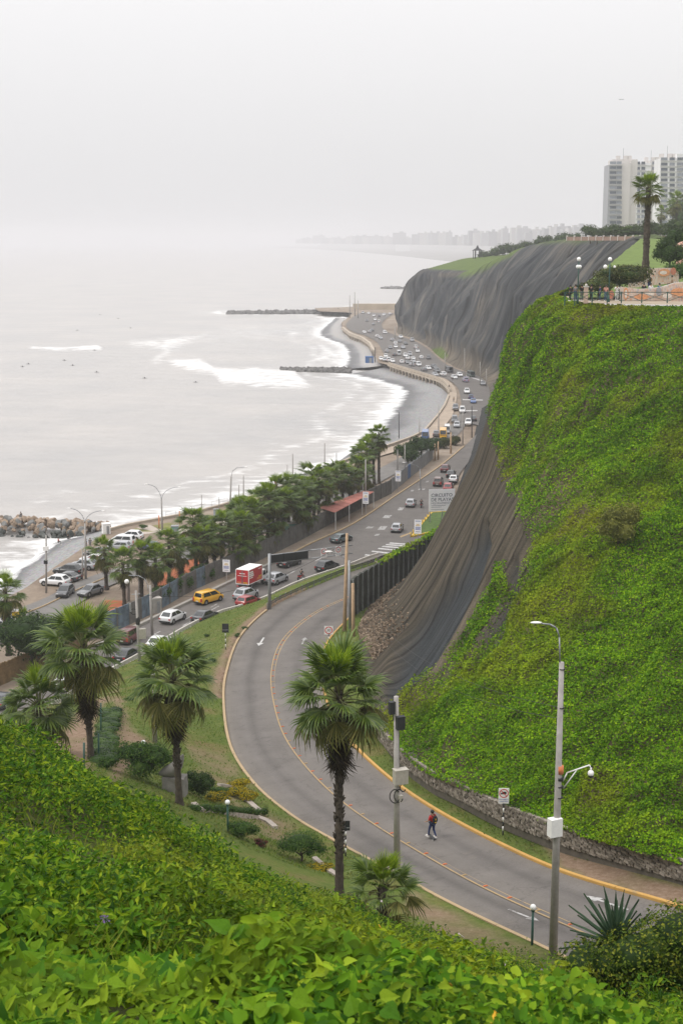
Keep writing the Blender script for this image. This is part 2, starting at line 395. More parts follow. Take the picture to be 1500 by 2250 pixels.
def m_asphalt(name, base=(0.142, 0.129, 0.119), streak=True):
    m, nt, N, L, b = nodes_of(name); P = coords(nt)
    n1 = noise_node(nt, 0.35, 5, 0.6, P); n2_ = noise_node(nt, 9, 4, 0.7, P)
    k = base
    c = ramp_node(nt, n1.outputs['Fac'], [(0.3, [x * 0.88 for x in k]), (0.7, [x * 1.14 for x in k])])
    c = mix_node(nt, 0.5, c.outputs[0], ramp_node(nt, n2_.outputs['Fac'], [(0.3, (0.75, 0.75, 0.75)), (0.7, (1.2, 1.2, 1.2))]).outputs[0], 'MULTIPLY')
    n6 = noise_node(nt, 0.9, 3, 0.5, P); c = mix_node(nt, 0.8, c.outputs[0], ramp_node(nt, n6.outputs['Fac'], [(0.3, (0.8, 0.8, 0.8)), (0.36, (1, 1, 1)), (0.64, (1, 1, 1)), (0.72, (1.12, 1.1, 1.07))]).outputs[0], 'MULTIPLY')
    vc = N.new('ShaderNodeTexVoronoi'); vc.feature = 'DISTANCE_TO_EDGE'; vc.inputs['Scale'].default_value = 0.22; dv = N.new('ShaderNodeVectorMath'); nd = noise_node(nt, 0.8, 4, 0.6, P); sv_ = N.new('ShaderNodeVectorMath'); sv_.operation = 'SCALE'; sv_.inputs[3].default_value = 3.0; L.new(nd.outputs['Color'], sv_.inputs[0]); L.new(P, dv.inputs[0]); L.new(sv_.outputs[0], dv.inputs[1]); L.new(dv.outputs[0], vc.inputs['Vector']); c = mix_node(nt, 0.6, c.outputs[0], ramp_node(nt, vc.outputs['Distance'], [(0.0, (0.6, 0.6, 0.6)), (0.014, (1, 1, 1))]).outputs[0], 'MULTIPLY')
    if streak:   # rubber and oil line along the middle of each lane, dusty gutters
        a = attr_node(nt, 'lat'); mp = N.new('ShaderNodeMapping'); cb = N.new('ShaderNodeCombineXYZ')
        L.new(a, cb.inputs[0]); L.new(attr_node(nt, 'run'), cb.inputs[1]); mp.inputs['Scale'].default_value = (6, 0.06, 1); L.new(cb.outputs[0], mp.inputs[0])
        ns = noise_node(nt, 1.0, 4, 0.6, mp.outputs[0])
        r = ramp_node(nt, a, [(0.0, (1.25, 1.2, 1.1)), (0.06, (1.05, 1.04, 1.0)), (0.17, (1.02, 1.02, 1.02)), (0.25, (0.72, 0.72, 0.72)), (0.33, (1.0, 1, 1)), (0.5, (1.1, 1.09, 1.06)), (0.67, (0.98, 0.98, 0.98)), (0.75, (0.78, 0.78, 0.78)), (0.84, (1.0, 1, 1)), (0.97, (1.05, 1.03, 0.98)), (1.0, (1.2, 1.12, 1.0))])
        rs = ramp_node(nt, ns.outputs['Fac'], [(0.3, (0.86, 0.86, 0.86)), (0.7, (1.1, 1.1, 1.1))])
        c = mix_node(nt, 0.85, c.outputs[0], r.outputs[0], 'MULTIPLY'); c = mix_node(nt, 0.7, c.outputs[0], rs.outputs[0], 'MULTIPLY')
    L.new(c.outputs[0], b.inputs['Base Color']); b.inputs['Roughness'].default_value = 0.85; b.inputs['Specular IOR Level'].default_value = 0.25
    bump(nt, b, n2_.outputs['Fac'], 0.25, 0.02)
    return m

def poly_mask(U, V, poly, soft=6.0):
    """1 inside a surveyed outline, soft edge (in survey pixels)"""
    P = np.array(poly, float); x, y = np.ravel(U), np.ravel(V); ins = np.zeros(len(x), bool); d = np.full(len(x), 1e9)
    for i in range(len(P)):
        a, b_ = P[i], P[(i + 1) % len(P)]
        c = ((a[1] > y) != (b_[1] > y)); xi = (b_[0] - a[0]) * (y - a[1]) / (b_[1] - a[1] + 1e-12) + a[0]; ins ^= c & (x < xi)
        e = b_ - a; t = np.clip(((x - a[0]) * e[0] + (y - a[1]) * e[1]) / (e @ e + 1e-9), 0, 1)
        d = np.minimum(d, np.hypot(x - a[0] - t * e[0], y - a[1] - t * e[1]))
    s = np.where(ins, d, -d); return ss(-soft, soft, s).reshape(np.shape(U))
def projA(V):
    z = V[..., 2] - CAM_Z; d = np.maximum(V[..., 1] * CP - z * SP, 0.5)
    return 750 + FPX * V[..., 0] / d, 1125 - FPX * (V[..., 1] * SP + z * CP) / d
U_, V_ = projA(TG)
tme = grid_mesh('slope_terrain', TG, [m_slope()], True, True)
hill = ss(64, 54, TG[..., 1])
D_, _z = ramp_query(TG[..., 0], TG[..., 1])
wob = (n2(TG[..., 0], TG[..., 1], 0.5, 4, 9.0) - 0.5)
dirt = np.maximum.reduce([poly_mask(U_, V_, [(100, 1690), (120, 1620), (170, 1570), (205, 1540), (250, 1520), (215, 1580), (200, 1660), (190, 1720)], 14),
                          0.8 * poly_mask(U_, V_, [(255, 1500), (290, 1600), (345, 1640), (250, 1720), (240, 1600)], 12),
                          poly_mask(U_, V_, [(1190, 1850), (1240, 1870), (1520, 1955), (1520, 2010), (1400, 1975), (1240, 1915)], 14),
                          0.75 * poly_mask(U_, V_, [(900, 1960), (1000, 2010), (1210, 2100), (1180, 2140), (980, 2060), (880, 2000)], 14),
                          0.5 * poly_mask(U_, V_, [(500, 1660), (540, 1750), (700, 1850), (640, 1870), (540, 1800), (440, 1720), (420, 1640)], 20)])
dirt = np.maximum(dirt, 0.95 * (TG[..., 1] > 130) * (TG[..., 0] < -5) * ss(1.9, 0.7, D_))
dirt = np.clip(dirt + 1.2 * wob * (dirt > 0.05), 0, 1)
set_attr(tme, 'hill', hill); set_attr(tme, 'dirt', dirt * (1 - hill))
hillside = struct('hillside', tme)

# ramp surface
G = ribbon(LK, RK, 0.0, 17)
rme = grid_mesh('ramp_road', G, [m_asphalt('ramp_asphalt')], True, True)
run = np.r_[0, np.cumsum(np.linalg.norm(np.diff(RC, axis=0), axis=1))]
set_attr(rme, 'lat', np.tile(np.linspace(0, 1, 17), NR)); set_attr(rme, 'run', np.repeat(run, 17))
ramp = struct('ramp_road', rme)

# kerbs: painted yellow, segment by segment
def m_kerb(name, col):
    m, nt, N, L, b = nodes_of(name); P = coords(nt); n1 = noise_node(nt, 1.3, 6, 0.7, P)
    c = ramp_node(nt, n1.outputs['Fac'], [(0.28, (0.25, 0.2, 0.13)), (0.42, col), (0.75, [x * 1.15 for x in col])])
    L.new(c.outputs[0], b.inputs['Base Color']); b.inputs['Roughness'].default_value = 0.8; return m
K_Y = m_kerb('kerb_yellow', (0.47, 0.27, 0.07)); K_F = m_kerb('kerb_faded', (0.36, 0.26, 0.145))
def kerb(name, line, side, mat, w=0.24, h=0.16, step=6, parent=None):
    """kerb stones along a line; side +1 puts them to the right of travel"""
    line = np.array(line, float); t = np.gradient(line, axis=0); t[:, 2] = 0; t /= np.linalg.norm(t, axis=1)[:, None]
    nrm = np.stack([t[:, 1], -t[:, 0], 0 * t[:, 0]], -1) * side; root = parent
    for a in range(0, len(line) - 1, step):
        b_ = min(a + step, len(line) - 1); mb = MB(); seg = []
        for k in range(a, b_ + 1):
            p = line[k]; q = t[k] * (0.012 if k == a else -0.012 if k == b_ else 0)
            i, o = p + q + nrm[k] * 0.02, p + q + nrm[k] * (w + 0.02)
            seg.append([(i[0], i[1], i[2] - 0.3), (i[0], i[1], i[2] + h - 0.03), (i[0] + nrm[k][0] * 0.03, i[1] + nrm[k][1] * 0.03, i[2] + h), (o[0], o[1], o[2] + h), (o[0], o[1], o[2] - 0.3)])
        vs = [v for s_ in seg for v in s_]; n = len(seg); fs = []
        for k in range(n - 1):
            for j in range(4): fs.append((k * 5 + j, k * 5 + j + 1, k * 5 + 6 + j, k * 5 + 5 + j))
        fs += [(0, 1, 2, 3, 4), tuple((n - 1) * 5 + j for j in (4, 3, 2, 1, 0))]
        mb.add(vs, fs); mb.build('kerb_stone', mat, root)
kL = max(i for i in range(NR) if LK[i, 1] < at(592, 1338, 7.4).y)
kerb('ramp_kerb', LK[:kL + 1], -1, K_F, parent=ramp); kerb('ramp_kerb', RK[:int(NR * 0.8)], 1, K_Y, w=0.2, h=0.16, parent=ramp)

# painted markings on the ramp
def m_paint(name, col, wear=0.42):
    m, nt, N, L, b = nodes_of(name); P = coords(nt); n1 = noise_node(nt, 2.2, 7, 0.75, P)
    c = ramp_node(nt, n1.outputs['Fac'], [(wear - 0.07, (0.15, 0.14, 0.13)), (wear + 0.06, col)])
    L.new(c.outputs[0], b.inputs['Base Color']); b.inputs['Roughness'].default_value = 0.75; return m
P_Y = m_paint('paint_yellow', (0.34, 0.235, 0.115), 0.4); P_W = m_paint('paint_white', (0.52, 0.51, 0.5), 0.42); P_WF = m_paint('paint_white_worn', (0.42, 0.41, 0.4), 0.5)
def line_strip(mb, C, T, off, w, i0, i1, z=0.006):
    for k in range(i0, i1):
        q = []
        for kk in (k, k + 1):
            nrm = np.array([T[kk][1], -T[kk][0], 0]); lat = (RK[kk] - LK[kk]); lat = lat / (np.linalg.norm(lat) + 1e-9)
            q.append((C[kk] + lat * (off - w / 2), C[kk] + lat * (off + w / 2)))
        mb.quad(*[tuple(p + np.array([0, 0, z])) for p in (q[0][0], q[0][1], q[1][1], q[1][0])])
Tn = np.gradient(RC, axis=0); Tn /= np.linalg.norm(Tn, axis=1)[:, None]
# the yellow double line lies where the photograph shows it between the kerbs
CLpx = [(1380, 2088, 23.1), (1200, 2010, 21.7), (1100, 1965, 20.5), (1000, 1920, 19.4), (900, 1865, 18.2), (800, 1800, 16.8), (700, 1720, 15.0), (640, 1640, 13.2), (610, 1570, 11.8), (600, 1500, 10.6), (610, 1440, 9.5), (650, 1375, 8.1), (750, 1320, 6.7), (840, 1280, 5.7)]
YC = resample([at(*p) for p in CLpx], 220)
from mathutils.bvhtree import BVHTree
_rb = BVHTree.FromPolygons([tuple(v.co) for v in rme.vertices], [tuple(p.vertices) for p in rme.polygons])
def on_ramp(p):
    h = _rb.ray_cast(Vector((float(p[0]), float(p[1]), 100)), Vector((0, 0, -1)))[0]; return h.z if h else float(p[2])
fr = []
for i in range(NR):
    a, e_ = LK[i, :2], RK[i, :2] - LK[i, :2]; t_ = ((YC[:, :2] - a) @ e_) / (e_ @ e_); d_ = np.linalg.norm(YC[:, :2] - a - t_[:, None] * e_, axis=1); k_ = int(d_.argmin())
    if d_[k_] < 1.2: fr.append((i, t_[k_]))
fr = np.array(fr); pf = np.polyfit(fr[:, 0] / NR, fr[:, 1], 5); ii = np.linspace(fr[0, 0], fr[-1, 0], 220); ff = np.clip(np.polyval(pf, ii / NR), 0.2, 0.8)[:, None]
YC = np.stack([np.interp(ii, np.arange(NR), LK[:, k]) for k in range(3)], -1) * (1 - ff) + np.stack([np.interp(ii, np.arange(NR), RK[:, k]) for k in range(3)], -1) * ff
for _ in range(20): YC[1:-1] = (YC[:-2] + 2 * YC[1:-1] + YC[2:]) / 4
for p in YC: p[2] = on_ramp(p)
for off in (-0.2, 0.2):
    mb = MB(); t = np.gradient(YC, axis=0); t /= np.linalg.norm(t, axis=1)[:, None]
    for k in range(len(YC) - 1):
        q = []
        for kk in (k, k + 1):
            n_ = np.array([t[kk][1], -t[kk][0], 0]); n_ /= np.linalg.norm(n_); c = YC[kk] + np.array([0, 0, 0.016])
            q.append((c + n_ * (off - 0.06), c + n_ * (off + 0.06)))
        mb.quad(*[tuple(p) for p in (q[0][0], q[0][1], q[1][1], q[1][0])])
    mb.build('yellow_line', P_Y, ramp)
CAT = plain('reflector_orange', (0.5, 0.12, 0.03), 0.5)
for k in range(4, len(YC) - 6, 4):
    t_ = YC[k + 1] - YC[k]; a = math.atan2(t_[1], t_[0]); mb = MB()
    mb.box((YC[k][0], YC[k][1], YC[k][2] + 0.03), (0.1, 0.3, 0.05), a, taper=0.7); mb.build('road_stud', CAT if k % 3 else P_Y, ramp)
def arrow(u, v, z, flip=False, s=1.0, mat=P_W):
    p = np.array(at(u, v, z)); k = int(np.linalg.norm(RC[:, :2] - p[:2], axis=1).argmin()); t = Tn[k].copy() * (-1 if flip else 1); n_ = np.array([t[1], -t[0], 0])
    lat = RK[k] - LK[k]; mb = MB()
    def q(a, b_):
        w = p + t * a * s + n_ * b_ * s; w[2] = on_ramp(w) + 0.014; return tuple(w)
    for a in range(4): mb.quad(q(-2.4 + a * 0.8, -0.11), q(-2.4 + a * 0.8, 0.11), q(-1.6 + a * 0.8, 0.11), q(-1.6 + a * 0.8, -0.11))
    mb.add([q(0.8, -0.42), q(0.8, 0.42), q(2.4, 0)], [(0, 1, 2)]); mb.build('lane_arrow', mat, ramp)
arrow(574, 1409, 9.0, True); arrow(667, 1414, 8.9, False, 0.9, P_WF); arrow(1330, 1985, 22.0, False, 0.7, P_WF); arrow(1150, 2010, 21.5, True, 0.55, P_WF)

# ---- low land sheet at the coast
PROM = [at(u, v, CZ) for u, v in [(-260, 1420), (0, 1318), (60, 1285), (130, 1235), (190, 1195), (232, 1165), (290, 1150), (360, 1138), (450, 1120), (520, 1100), (600, 1075), (700, 1040), (790, 1000), (860, 978), (905, 962), (932, 948), (962, 913), (976, 892), (985, 870), (985, 855),
        (974, 840), (960, 833), (936, 826), (900, 815), (870, 806), (852, 800), (830, 795), (822, 775), (812, 757), (795, 745), (770, 736), (752, 722), (750, 708), (765, 696), (775, 686), (700, 683.0), (690, 676), (860, 670)]]
PR = np.array([p[:] for p in PROM])
def m_land():
    m, nt, N, L, b = nodes_of('coast_ground'); P = coords(nt); n1 = noise_node(nt, 0.12, 6, 0.65, P); n2_ = noise_node(nt, 1.6, 5, 0.7, P)
    c = ramp_node(nt, n1.outputs['Fac'], [(0.3, (0.17, 0.13, 0.1)), (0.5, (0.25, 0.2, 0.155)), (0.7, (0.31, 0.26, 0.21))])
    c = mix_node(nt, 0.5, c.outputs[0], ramp_node(nt, n2_.outputs['Fac'], [(0.3, (0.7, 0.7, 0.7)), (0.7, (1.2, 1.2, 1.2))]).outputs[0], 'MULTIPLY')
    L.new(c.outputs[0], b.inputs['Base Color']); b.inputs['Roughness'].default_value = 0.95; b.inputs['Specular IOR Level'].default_value = 0.1; return m
LAND = m_land()
bm = bmesh.new()
outline = [(p.x, p.y, 3.7) for p in PROM] + [(120, PROM[-1].y, 3.7), (120, 120, 3.7), (-30, 120, 3.7), (PROM[0].x - 2, PROM[0].y - 30, 3.7)]
f = bm.faces.new([bm.verts.new(p) for p in outline]); bmesh.ops.triangulate(bm, faces=[f])
me = bpy.data.meshes.new('coast_ground'); bm.to_mesh(me); bm.free(); me.materials.append(LAND)
for p in me.polygons: p.flip() if p.normal.z < 0 else None
coast = struct('coast_ground', me)

# coast road carriageway
A_ = resample(CL, 140); B_ = resample(CR + [at(968, 1120, CZ), at(1010, 1040, CZ), at(1050, 990, CZ)], 140)
G = ribbon(A_, B_, 0.0, 13)
ASP2 = m_asphalt('coast_asphalt', (0.135, 0.123, 0.114), False)
me = grid_mesh('coast_road', G, [ASP2], True, True); croad = struct('coast_road', me)
# far highway
HL = [(1013, 925), (1013, 905), (1012, 880), (1005, 853), (985, 835), (950, 824), (920, 817), (880, 805), (855, 796), (842, 775), (828, 752), (802, 737), (774, 728), (760, 714), (775, 697), (795, 686)]
HR = [(1110, 950), (1100, 905), (1085, 870), (1068, 838), (1042, 823), (1000, 810), (975, 797), (957, 782), (937, 765), (912, 750), (890, 742), (868, 736), (846, 726), (838, 713), (848, 700), (866, 688)]
me = grid_mesh('coast_highway', ribbon(resample([at(u, v, CZ) for u, v in HL], 160), resample([at(u, v, CZ) for u, v in HR], 160), 0.006, 9), [ASP2], True, True); hway = struct('coast_highway', me)
# access road to the beach car park, behind the wall
AL = [(1014, 900), (1000, 925), (975, 945), (945, 962), (915, 985), (860, 1015), (760, 1065), (640, 1115), (480, 1180), (330, 1225), (190, 1270), (90, 1318), (0, 1352), (-150, 1420)]
AR = [(1030, 915), (1018, 940), (1000, 960), (965, 985), (925, 1010), (870, 1040), (770, 1092), (650, 1142), (490, 1205), (345, 1250), (235, 1290), (130, 1352), (40, 1395), (-100, 1470)]
me = grid_mesh('beach_access_road', ribbon(resample([at(u, v, 3.9) for u, v in AL], 120), resample([at(u, v, 3.9) for u, v in AR], 120), 0.0, 7), [m_asphalt('old_asphalt', (0.17, 0.16, 0.15), False)], True, True); aroad = struct('beach_access_road', me)
# promenade path
PAVE = plain('promenade_paving', (0.36, 0.29, 0.225), 0.9, var=0.15, scale=0.4, world_co=True)
pa = [(520, 1104), (600, 1078), (700, 1043), (790, 1003), (860, 981), (905, 964), (932, 950), (963, 914), (977, 893), (986, 871), (986, 856), (975, 841), (960, 834), (936, 827), (900, 816), (870, 807), (853, 800)]
pb = [(540, 1115), (620, 1088), (715, 1052), (805, 1012), (875, 990), (925, 975), (955, 957), (990, 918), (998, 895), (1003, 872), (999, 853), (983, 835), (964, 828), (938, 821), (903, 811), (873, 803), (857, 797)]
me = grid_mesh('promenade', ribbon(resample([at(u, v, 4.02) for u, v in pa], 130), resample([at(u, v, 4.02) for u, v in pb], 130), 0.0, 5), [PAVE], True, True); prom = struct('promenade', me)

# painted stripes on the coast road
def rq(pts, z, name, mat, parent): 
    mb = MB(); mb.add([tuple(at(u, v, z)) for u, v in pts], [tuple(range(len(pts)))]); mb.build(name, mat, parent)
for a, b_ in [((800, 1220), (824, 1223)), ((815, 1212), (857, 1217)), ((829, 1206), (870, 1210)), ((838, 1201.5), (884, 1205)), ((846, 1197.5), (888, 1200.5)), ((854, 1194), (894, 1197))]:
    rq([a, b_, (b_[0] + 3, b_[1] - 2.2), (a[0] + 3, a[1] - 2.2)], 4.008, 'hatch_stripe', P_W, croad)
for u, v, du, dv in [(812, 1159, 20, 4), (840, 1160, 22, 8), (850, 1135, 22, 6), (828, 1175, 13, 4), (880, 1118, 16, 6), (905, 1078, 9, 3), (922, 1075, 9, 3), (938, 1058, 8, 3), (930, 1075, 8, 3)]:
    rq([(u - du / 2, v + dv * 0.5), (u + du * 0.2, v + dv * 0.5), (u + du / 2, v - dv * 0.5), (u - du * 0.2, v - dv * 0.5)], 4.008, 'worn_marking', P_WF, croad)
for u, v in [(345, 1390), (415, 1356), (473, 1335), (410, 1370), (560, 1298), (640, 1258), (700, 1228), (470, 1330)]:
    rq([(u - 9, v + 4.5), (u - 7, v + 5.5), (u + 9, v - 3.2), (u + 7, v - 4.2)], 4.008, 'lane_dash', P_WF, croad)
rq([(878, 1178), (900, 1170), (903, 1172), (880, 1181)], 4.008, 'yellow_edge_line', P_Y, croad)
for u0, v0, u1, v1 in [(1016, 878, 1060, 879), (1010, 903, 1048, 902), (1024, 826, 1060, 837)]:
    rq([(u0, v0 + 1), (u1, v1 + 1), (u1, v1 - 1), (u0, v0 - 1)], 4.03, 'crosswalk_bar', P_W, hway)
kerb('coast_kerb', resample([at(u, v, CZ) for u, v in [(600, 1240), (680, 1197), (780, 1150), (873, 1088), (929, 1051), (976, 1018), (1020, 981)]], 60), -1, K_F, 0.3, 0.16, 6, croad)
kerb('coast_kerb', resample([at(u, v, CZ) for u, v in [(180, 1440), (308, 1377), (390, 1338), (520, 1276), (600, 1240)]], 40), -1, plain('kerb_concrete', (0.3, 0.28, 0.25), 0.9), 0.5, 0.35, 5, croad)
kerb('access_kerb', resample([at(u, v, 3.9) for u, v in [(235, 1268), (165, 1298), (95, 1332), (45, 1350), (0, 1362)]], 30), -1, K_F, 0.2, 0.15, 6, aroad)

# ---- sea
SHORE = [at(u, v, 0) for u, v in [(-400, 1560), (-60, 1332), (0, 1290), (40, 1252), (80, 1220), (115, 1190), (160, 1172), (228, 1160), (290, 1143), (360, 1127), (450, 1106), (520, 1085), (600, 1060), (680, 1030), (740, 1010), (790, 972), (825, 940), (845, 905), (868, 878), (878, 858), (850, 843), (805, 832), (755, 823), (748, 806),
        (755, 788), (757, 772), (745, 757), (716, 746), (696, 737), (700, 725), (718, 712), (733, 699), (690, 692), (500, 690), (500, 684), (690, 682), (760, 676), (870, 668)]]
SH = resample([(p.x, p.y) for p in SHORE], 400)
NA, NRr = 420, 520
ang = np.r_[np.linspace(R(-75), R(-16.5), 60), np.linspace(R(-16.3), R(12), 270), np.linspace(R(12.4), R(60), 40)]
rad = np.r_[np.geomspace(120, 1500, 340), np.geomspace(1530, 24000, 60)]
AA, RR_ = np.meshgrid(ang, rad); SX, SY = RR_ * np.sin(AA), RR_ * np.cos(AA); SG = np.stack([SX, SY, 0 * SX], -1)
Us, Vs = projA(SG)
dsh = np.full(SX.size, 1e9); Q = np.stack([SX.ravel(), SY.ravel()], -1); nearm = (SY.ravel() < 1400) & (np.abs(SX.ravel()) < 260)
qi = np.where(nearm)[0]
for a in range(0, len(qi), 4000):
    dsh[qi[a:a + 4000]] = np.linalg.norm(Q[qi[a:a + 4000], None] - SH[None], axis=2).min(1)
dsh = dsh.reshape(SX.shape)
foam = 0.42 * (0.5 + 0.5 * np.sin(dsh / 3.6 + 7 * n2(SX, SY, 0.02, 3))) ** 5 * np.exp(-dsh / 60.0) + np.exp(-dsh / 6.0) * 0.62 + 0.34 * np.exp(-dsh / 34.0) + 0.10 * (n2(SX, SY, 0.012, 3) - 0.45)
for poly, amt, soft in [([(58, 768), (70, 760), (150, 762), (215, 757), (231, 764), (222, 771), (150, 772), (90, 770)], 1.0, 3), ([(270, 748), (380, 738), (462, 730), (445, 748), (400, 765), (372, 782), (352, 802), (328, 795), (352, 770), (290, 765)], 0.85, 8),
                        ([(335, 790), (440, 786), (480, 808), (560, 806), (650, 812), (664, 826), (688, 851), (640, 857), (560, 852), (490, 846), (468, 826), (400, 812)], 1.0, 6), ([(480, 706), (600, 700), (690, 712), (660, 740), (600, 755), (500, 762), (400, 770), (440, 735)], 0.58, 16),
                        ([(40, 1095), (160, 1070), (300, 1062), (240, 1085), (110, 1105), (170, 1128), (120, 1128)], 0.62, 14), ([(400, 1130), (440, 1085), (560, 1030), (700, 985), (770, 940), (800, 900), (700, 850), (800, 838), (890, 860), (850, 925), (790, 985), (620, 1062)], 0.62, 16),
                        ([(690, 800), (700, 770), (690, 745), (760, 770), (752, 800)], 0.9, 10), ([(-20, 1210), (60, 1195), (112, 1190), (85, 1225), (20, 1270), (-30, 1300)], 0.75, 14), ([(306, 713), (318, 709), (321, 716), (305, 717)], 0.9, 2.5),
                        ([(560, 690), (700, 690), (735, 700), (700, 712), (600, 702)], 0.5, 8), ([(740, 642), (780, 636), (885, 634), (885, 656), (800, 652)], 0.5, 8), ([(700, 547), (1000, 573), (1005, 580), (700, 551)], 0.5, 3)]:
    foam = np.maximum(foam, 0.86 * amt * poly_mask(Us, Vs, poly, soft * 1.8))
SG[..., 2] = -0.02 + 0.5 * ss(0.5, 0.85, foam) * (dsh > 6) * (0.5 + n2(SX, SY, 0.15, 3)) + 0.12 * (n2(SX, SY * 1.0, 0.12, 3) - 0.5) * (RR_ < 1500)
def m_sea():
    m, nt, N, L, b = nodes_of('sea_water'); P = coords(nt)
    mp = N.new('ShaderNodeMapping'); mp.inputs['Scale'].default_value = (0.5, 1.0, 1); mp.inputs['Rotation'].default_value = (0, 0, R(-18)); L.new(P, mp.inputs[0])
    n1 = noise_node(nt, 0.25, 8, 0.72, mp.outputs[0]); n2_ = noise_node(nt, 0.02, 4, 0.6, P); n3 = noise_node(nt, 0.7, 7, 0.75, mp.outputs[0])
    fo = attr_node(nt, 'foam')
    ad = N.new('ShaderNodeMath'); ad.operation = 'MULTIPLY_ADD'; L.new(n1.outputs['Fac'], ad.inputs[0]); ad.inputs[1].default_value = 2.6; ad.inputs[2].default_value = -1.3
    a2 = N.new('ShaderNodeMath'); L.new(ad.outputs[0], a2.inputs[0]); L.new(fo, a2.inputs[1])
    fm = N.new('ShaderNodeMapRange'); fm.inputs[1].default_value = 0.5; fm.inputs[2].default_value = 1.05; L.new(a2.outputs[0], fm.inputs[0])
    wat = ramp_node(nt, n2_.outputs['Fac'], [(0.3, (0.33, 0.32, 0.31)), (0.7, (0.41, 0.385, 0.36))]); wat = mix_node(nt, 0.3, wat.outputs[0], ramp_node(nt, n1.outputs['Fac'], [(0.35, (0.82, 0.82, 0.82)), (0.65, (1.15, 1.15, 1.15))]).outputs[0], 'MULTIPLY')  # ripple light and dark also put into the water colour as streaks
    c = mix_node(nt, fm.outputs[0], wat.outputs[0], (0.78, 0.78, 0.77))
    L.new(c.outputs[0], b.inputs['Base Color'])
    rr = N.new('ShaderNodeMapRange'); rr.inputs[3].default_value = 0.28; rr.inputs[4].default_value = 0.8; L.new(fm.outputs[0], rr.inputs[0]); L.new(rr.outputs[0], b.inputs['Roughness'])
    b.inputs['IOR'].default_value = 1.33
    wv_ = N.new('ShaderNodeTexWave'); wv_.inputs['Scale'].default_value = 0.028; wv_.inputs['Distortion'].default_value = 5.0; wv_.inputs['Detail'].default_value = 3; wv_.inputs['Detail Scale'].default_value = 1.4; wv_.bands_direction = 'DIAGONAL'; L.new(mp.outputs[0], wv_.inputs['Vector'])
    sw = N.new('ShaderNodeMath'); sw.operation = 'MULTIPLY_ADD'; L.new(wv_.outputs['Fac'], sw.inputs[0]); sw.inputs[1].default_value = 1.6; L.new(n3.outputs['Fac'], sw.inputs[2])
    bump(nt, b, sw.outputs[0], 0.32, 0.6)
    return m
sme = grid_mesh('sea', SG, [m_sea()], True, True); set_attr(sme, 'foam', foam); sea = struct('sea', sme)

# ---- pebble beaches
def m_beach():
    m, nt, N, L, b = nodes_of('pebble_beach'); P = coords(nt); n1 = noise_node(nt, 1.8, 4, 0.7, P)
    vo = N.new('ShaderNodeTexVoronoi'); vo.inputs['Scale'].default_value = 2.2; L.new(P, vo.inputs['Vector'])
    dry = ramp_node(nt, n1.outputs['Fac'], [(0.3, (0.16, 0.155, 0.155)), (0.7, (0.29, 0.28, 0.275))]); wet = ramp_node(nt, n1.outputs['Fac'], [(0.3, (0.075, 0.073, 0.078)), (0.7, (0.13, 0.125, 0.13))])
    sandy = ramp_node(nt, n1.outputs['Fac'], [(0.3, (0.28, 0.25, 0.22)), (0.7, (0.36, 0.32, 0.285))])
    c = mix_node(nt, attr_node(nt, 'wet'), dry.outputs[0], wet.outputs[0]); c = mix_node(nt, attr_node(nt, 'sand'), c.outputs[0], sandy.outputs[0])
    c = mix_node(nt, 0.3, c.outputs[0], vo.outputs['Color'], 'OVERLAY'); mpw = N.new('ShaderNodeMapping'); mpw.inputs['Scale'].default_value = (0.05, 0.22, 1); mpw.inputs['Rotation'].default_value = (0, 0, R(-14)); L.new(P, mpw.inputs[0]); nw = noise_node(nt, 1.0, 7, 0.68, mpw.outputs[0]); aw = N.new('ShaderNodeMath'); L.new(nw.outputs['Fac'], aw.inputs[0]); L.new(attr_node(nt, 'wash'), aw.inputs[1]); rw_ = N.new('ShaderNodeMapRange'); rw_.inputs[1].default_value = 0.92; rw_.inputs[2].default_value = 1.18; L.new(aw.outputs[0], rw_.inputs[0]); c = mix_node(nt, rw_.outputs[0], c.outputs[0], (0.72, 0.72, 0.71))
    hsn = N.new('ShaderNodeHueSaturation'); hsn.inputs['Saturation'].default_value = 0.5; L.new(c.outputs[0], hsn.inputs['Color']); L.new(hsn.outputs[0], b.inputs['Base Color'])
    b.inputs['Roughness'].default_value = 0.7; bump(nt, b, vo.outputs['Distance'], 0.8, 0.15); return m
BEACH = m_beach()
def beach(name, low, high, ztop, sand=0.0, n=120, k=16):
    lo = resample([at(u, v, 0) for u, v in low], n); hi = resample([at(u, v, ztop) for u, v in high], n)
    t = np.linspace(-0.35, 1, k)[None, :, None]; Gb = lo[:, None] + (hi - lo)[:, None] * t
    Gb[..., 2] = ztop * np.sign(t[..., 0]) * np.abs(t[..., 0]) ** 1.1
    # cusps washed into the foreshore
    s = np.arange(n)[:, None] * 0.33; Gb[..., 2] += 0.1 * np.sin(s + 2 * n2(Gb[..., 0], Gb[..., 1], 0.05)) * np.exp(-((t[..., 0] - 0.22) / 0.25) ** 2)
    Gb[..., 2] += 0.5 * (n2(Gb[..., 0], Gb[..., 1], 0.09) - 0.5)
    me = grid_mesh(name, Gb, [BEACH], True); 
    if me.polygons[0].normal.z < 0: me = grid_mesh(name, Gb, [BEACH], True, True)
    set_attr(me, 'wash', np.broadcast_to(0.75 * ss(0.5, -0.05, t[..., 0]), Gb.shape[:2])); set_attr(me, 'wet', ss(0.62, 0.25, t[..., 0] + 0.5 * (n2(Gb[..., 0], Gb[..., 1], 0.06) - 0.5))); set_attr(me, 'sand', np.broadcast_to(sand * ss(0.45, 0.6, t[..., 0]), Gb.shape[:2]))
    return struct(name, me)
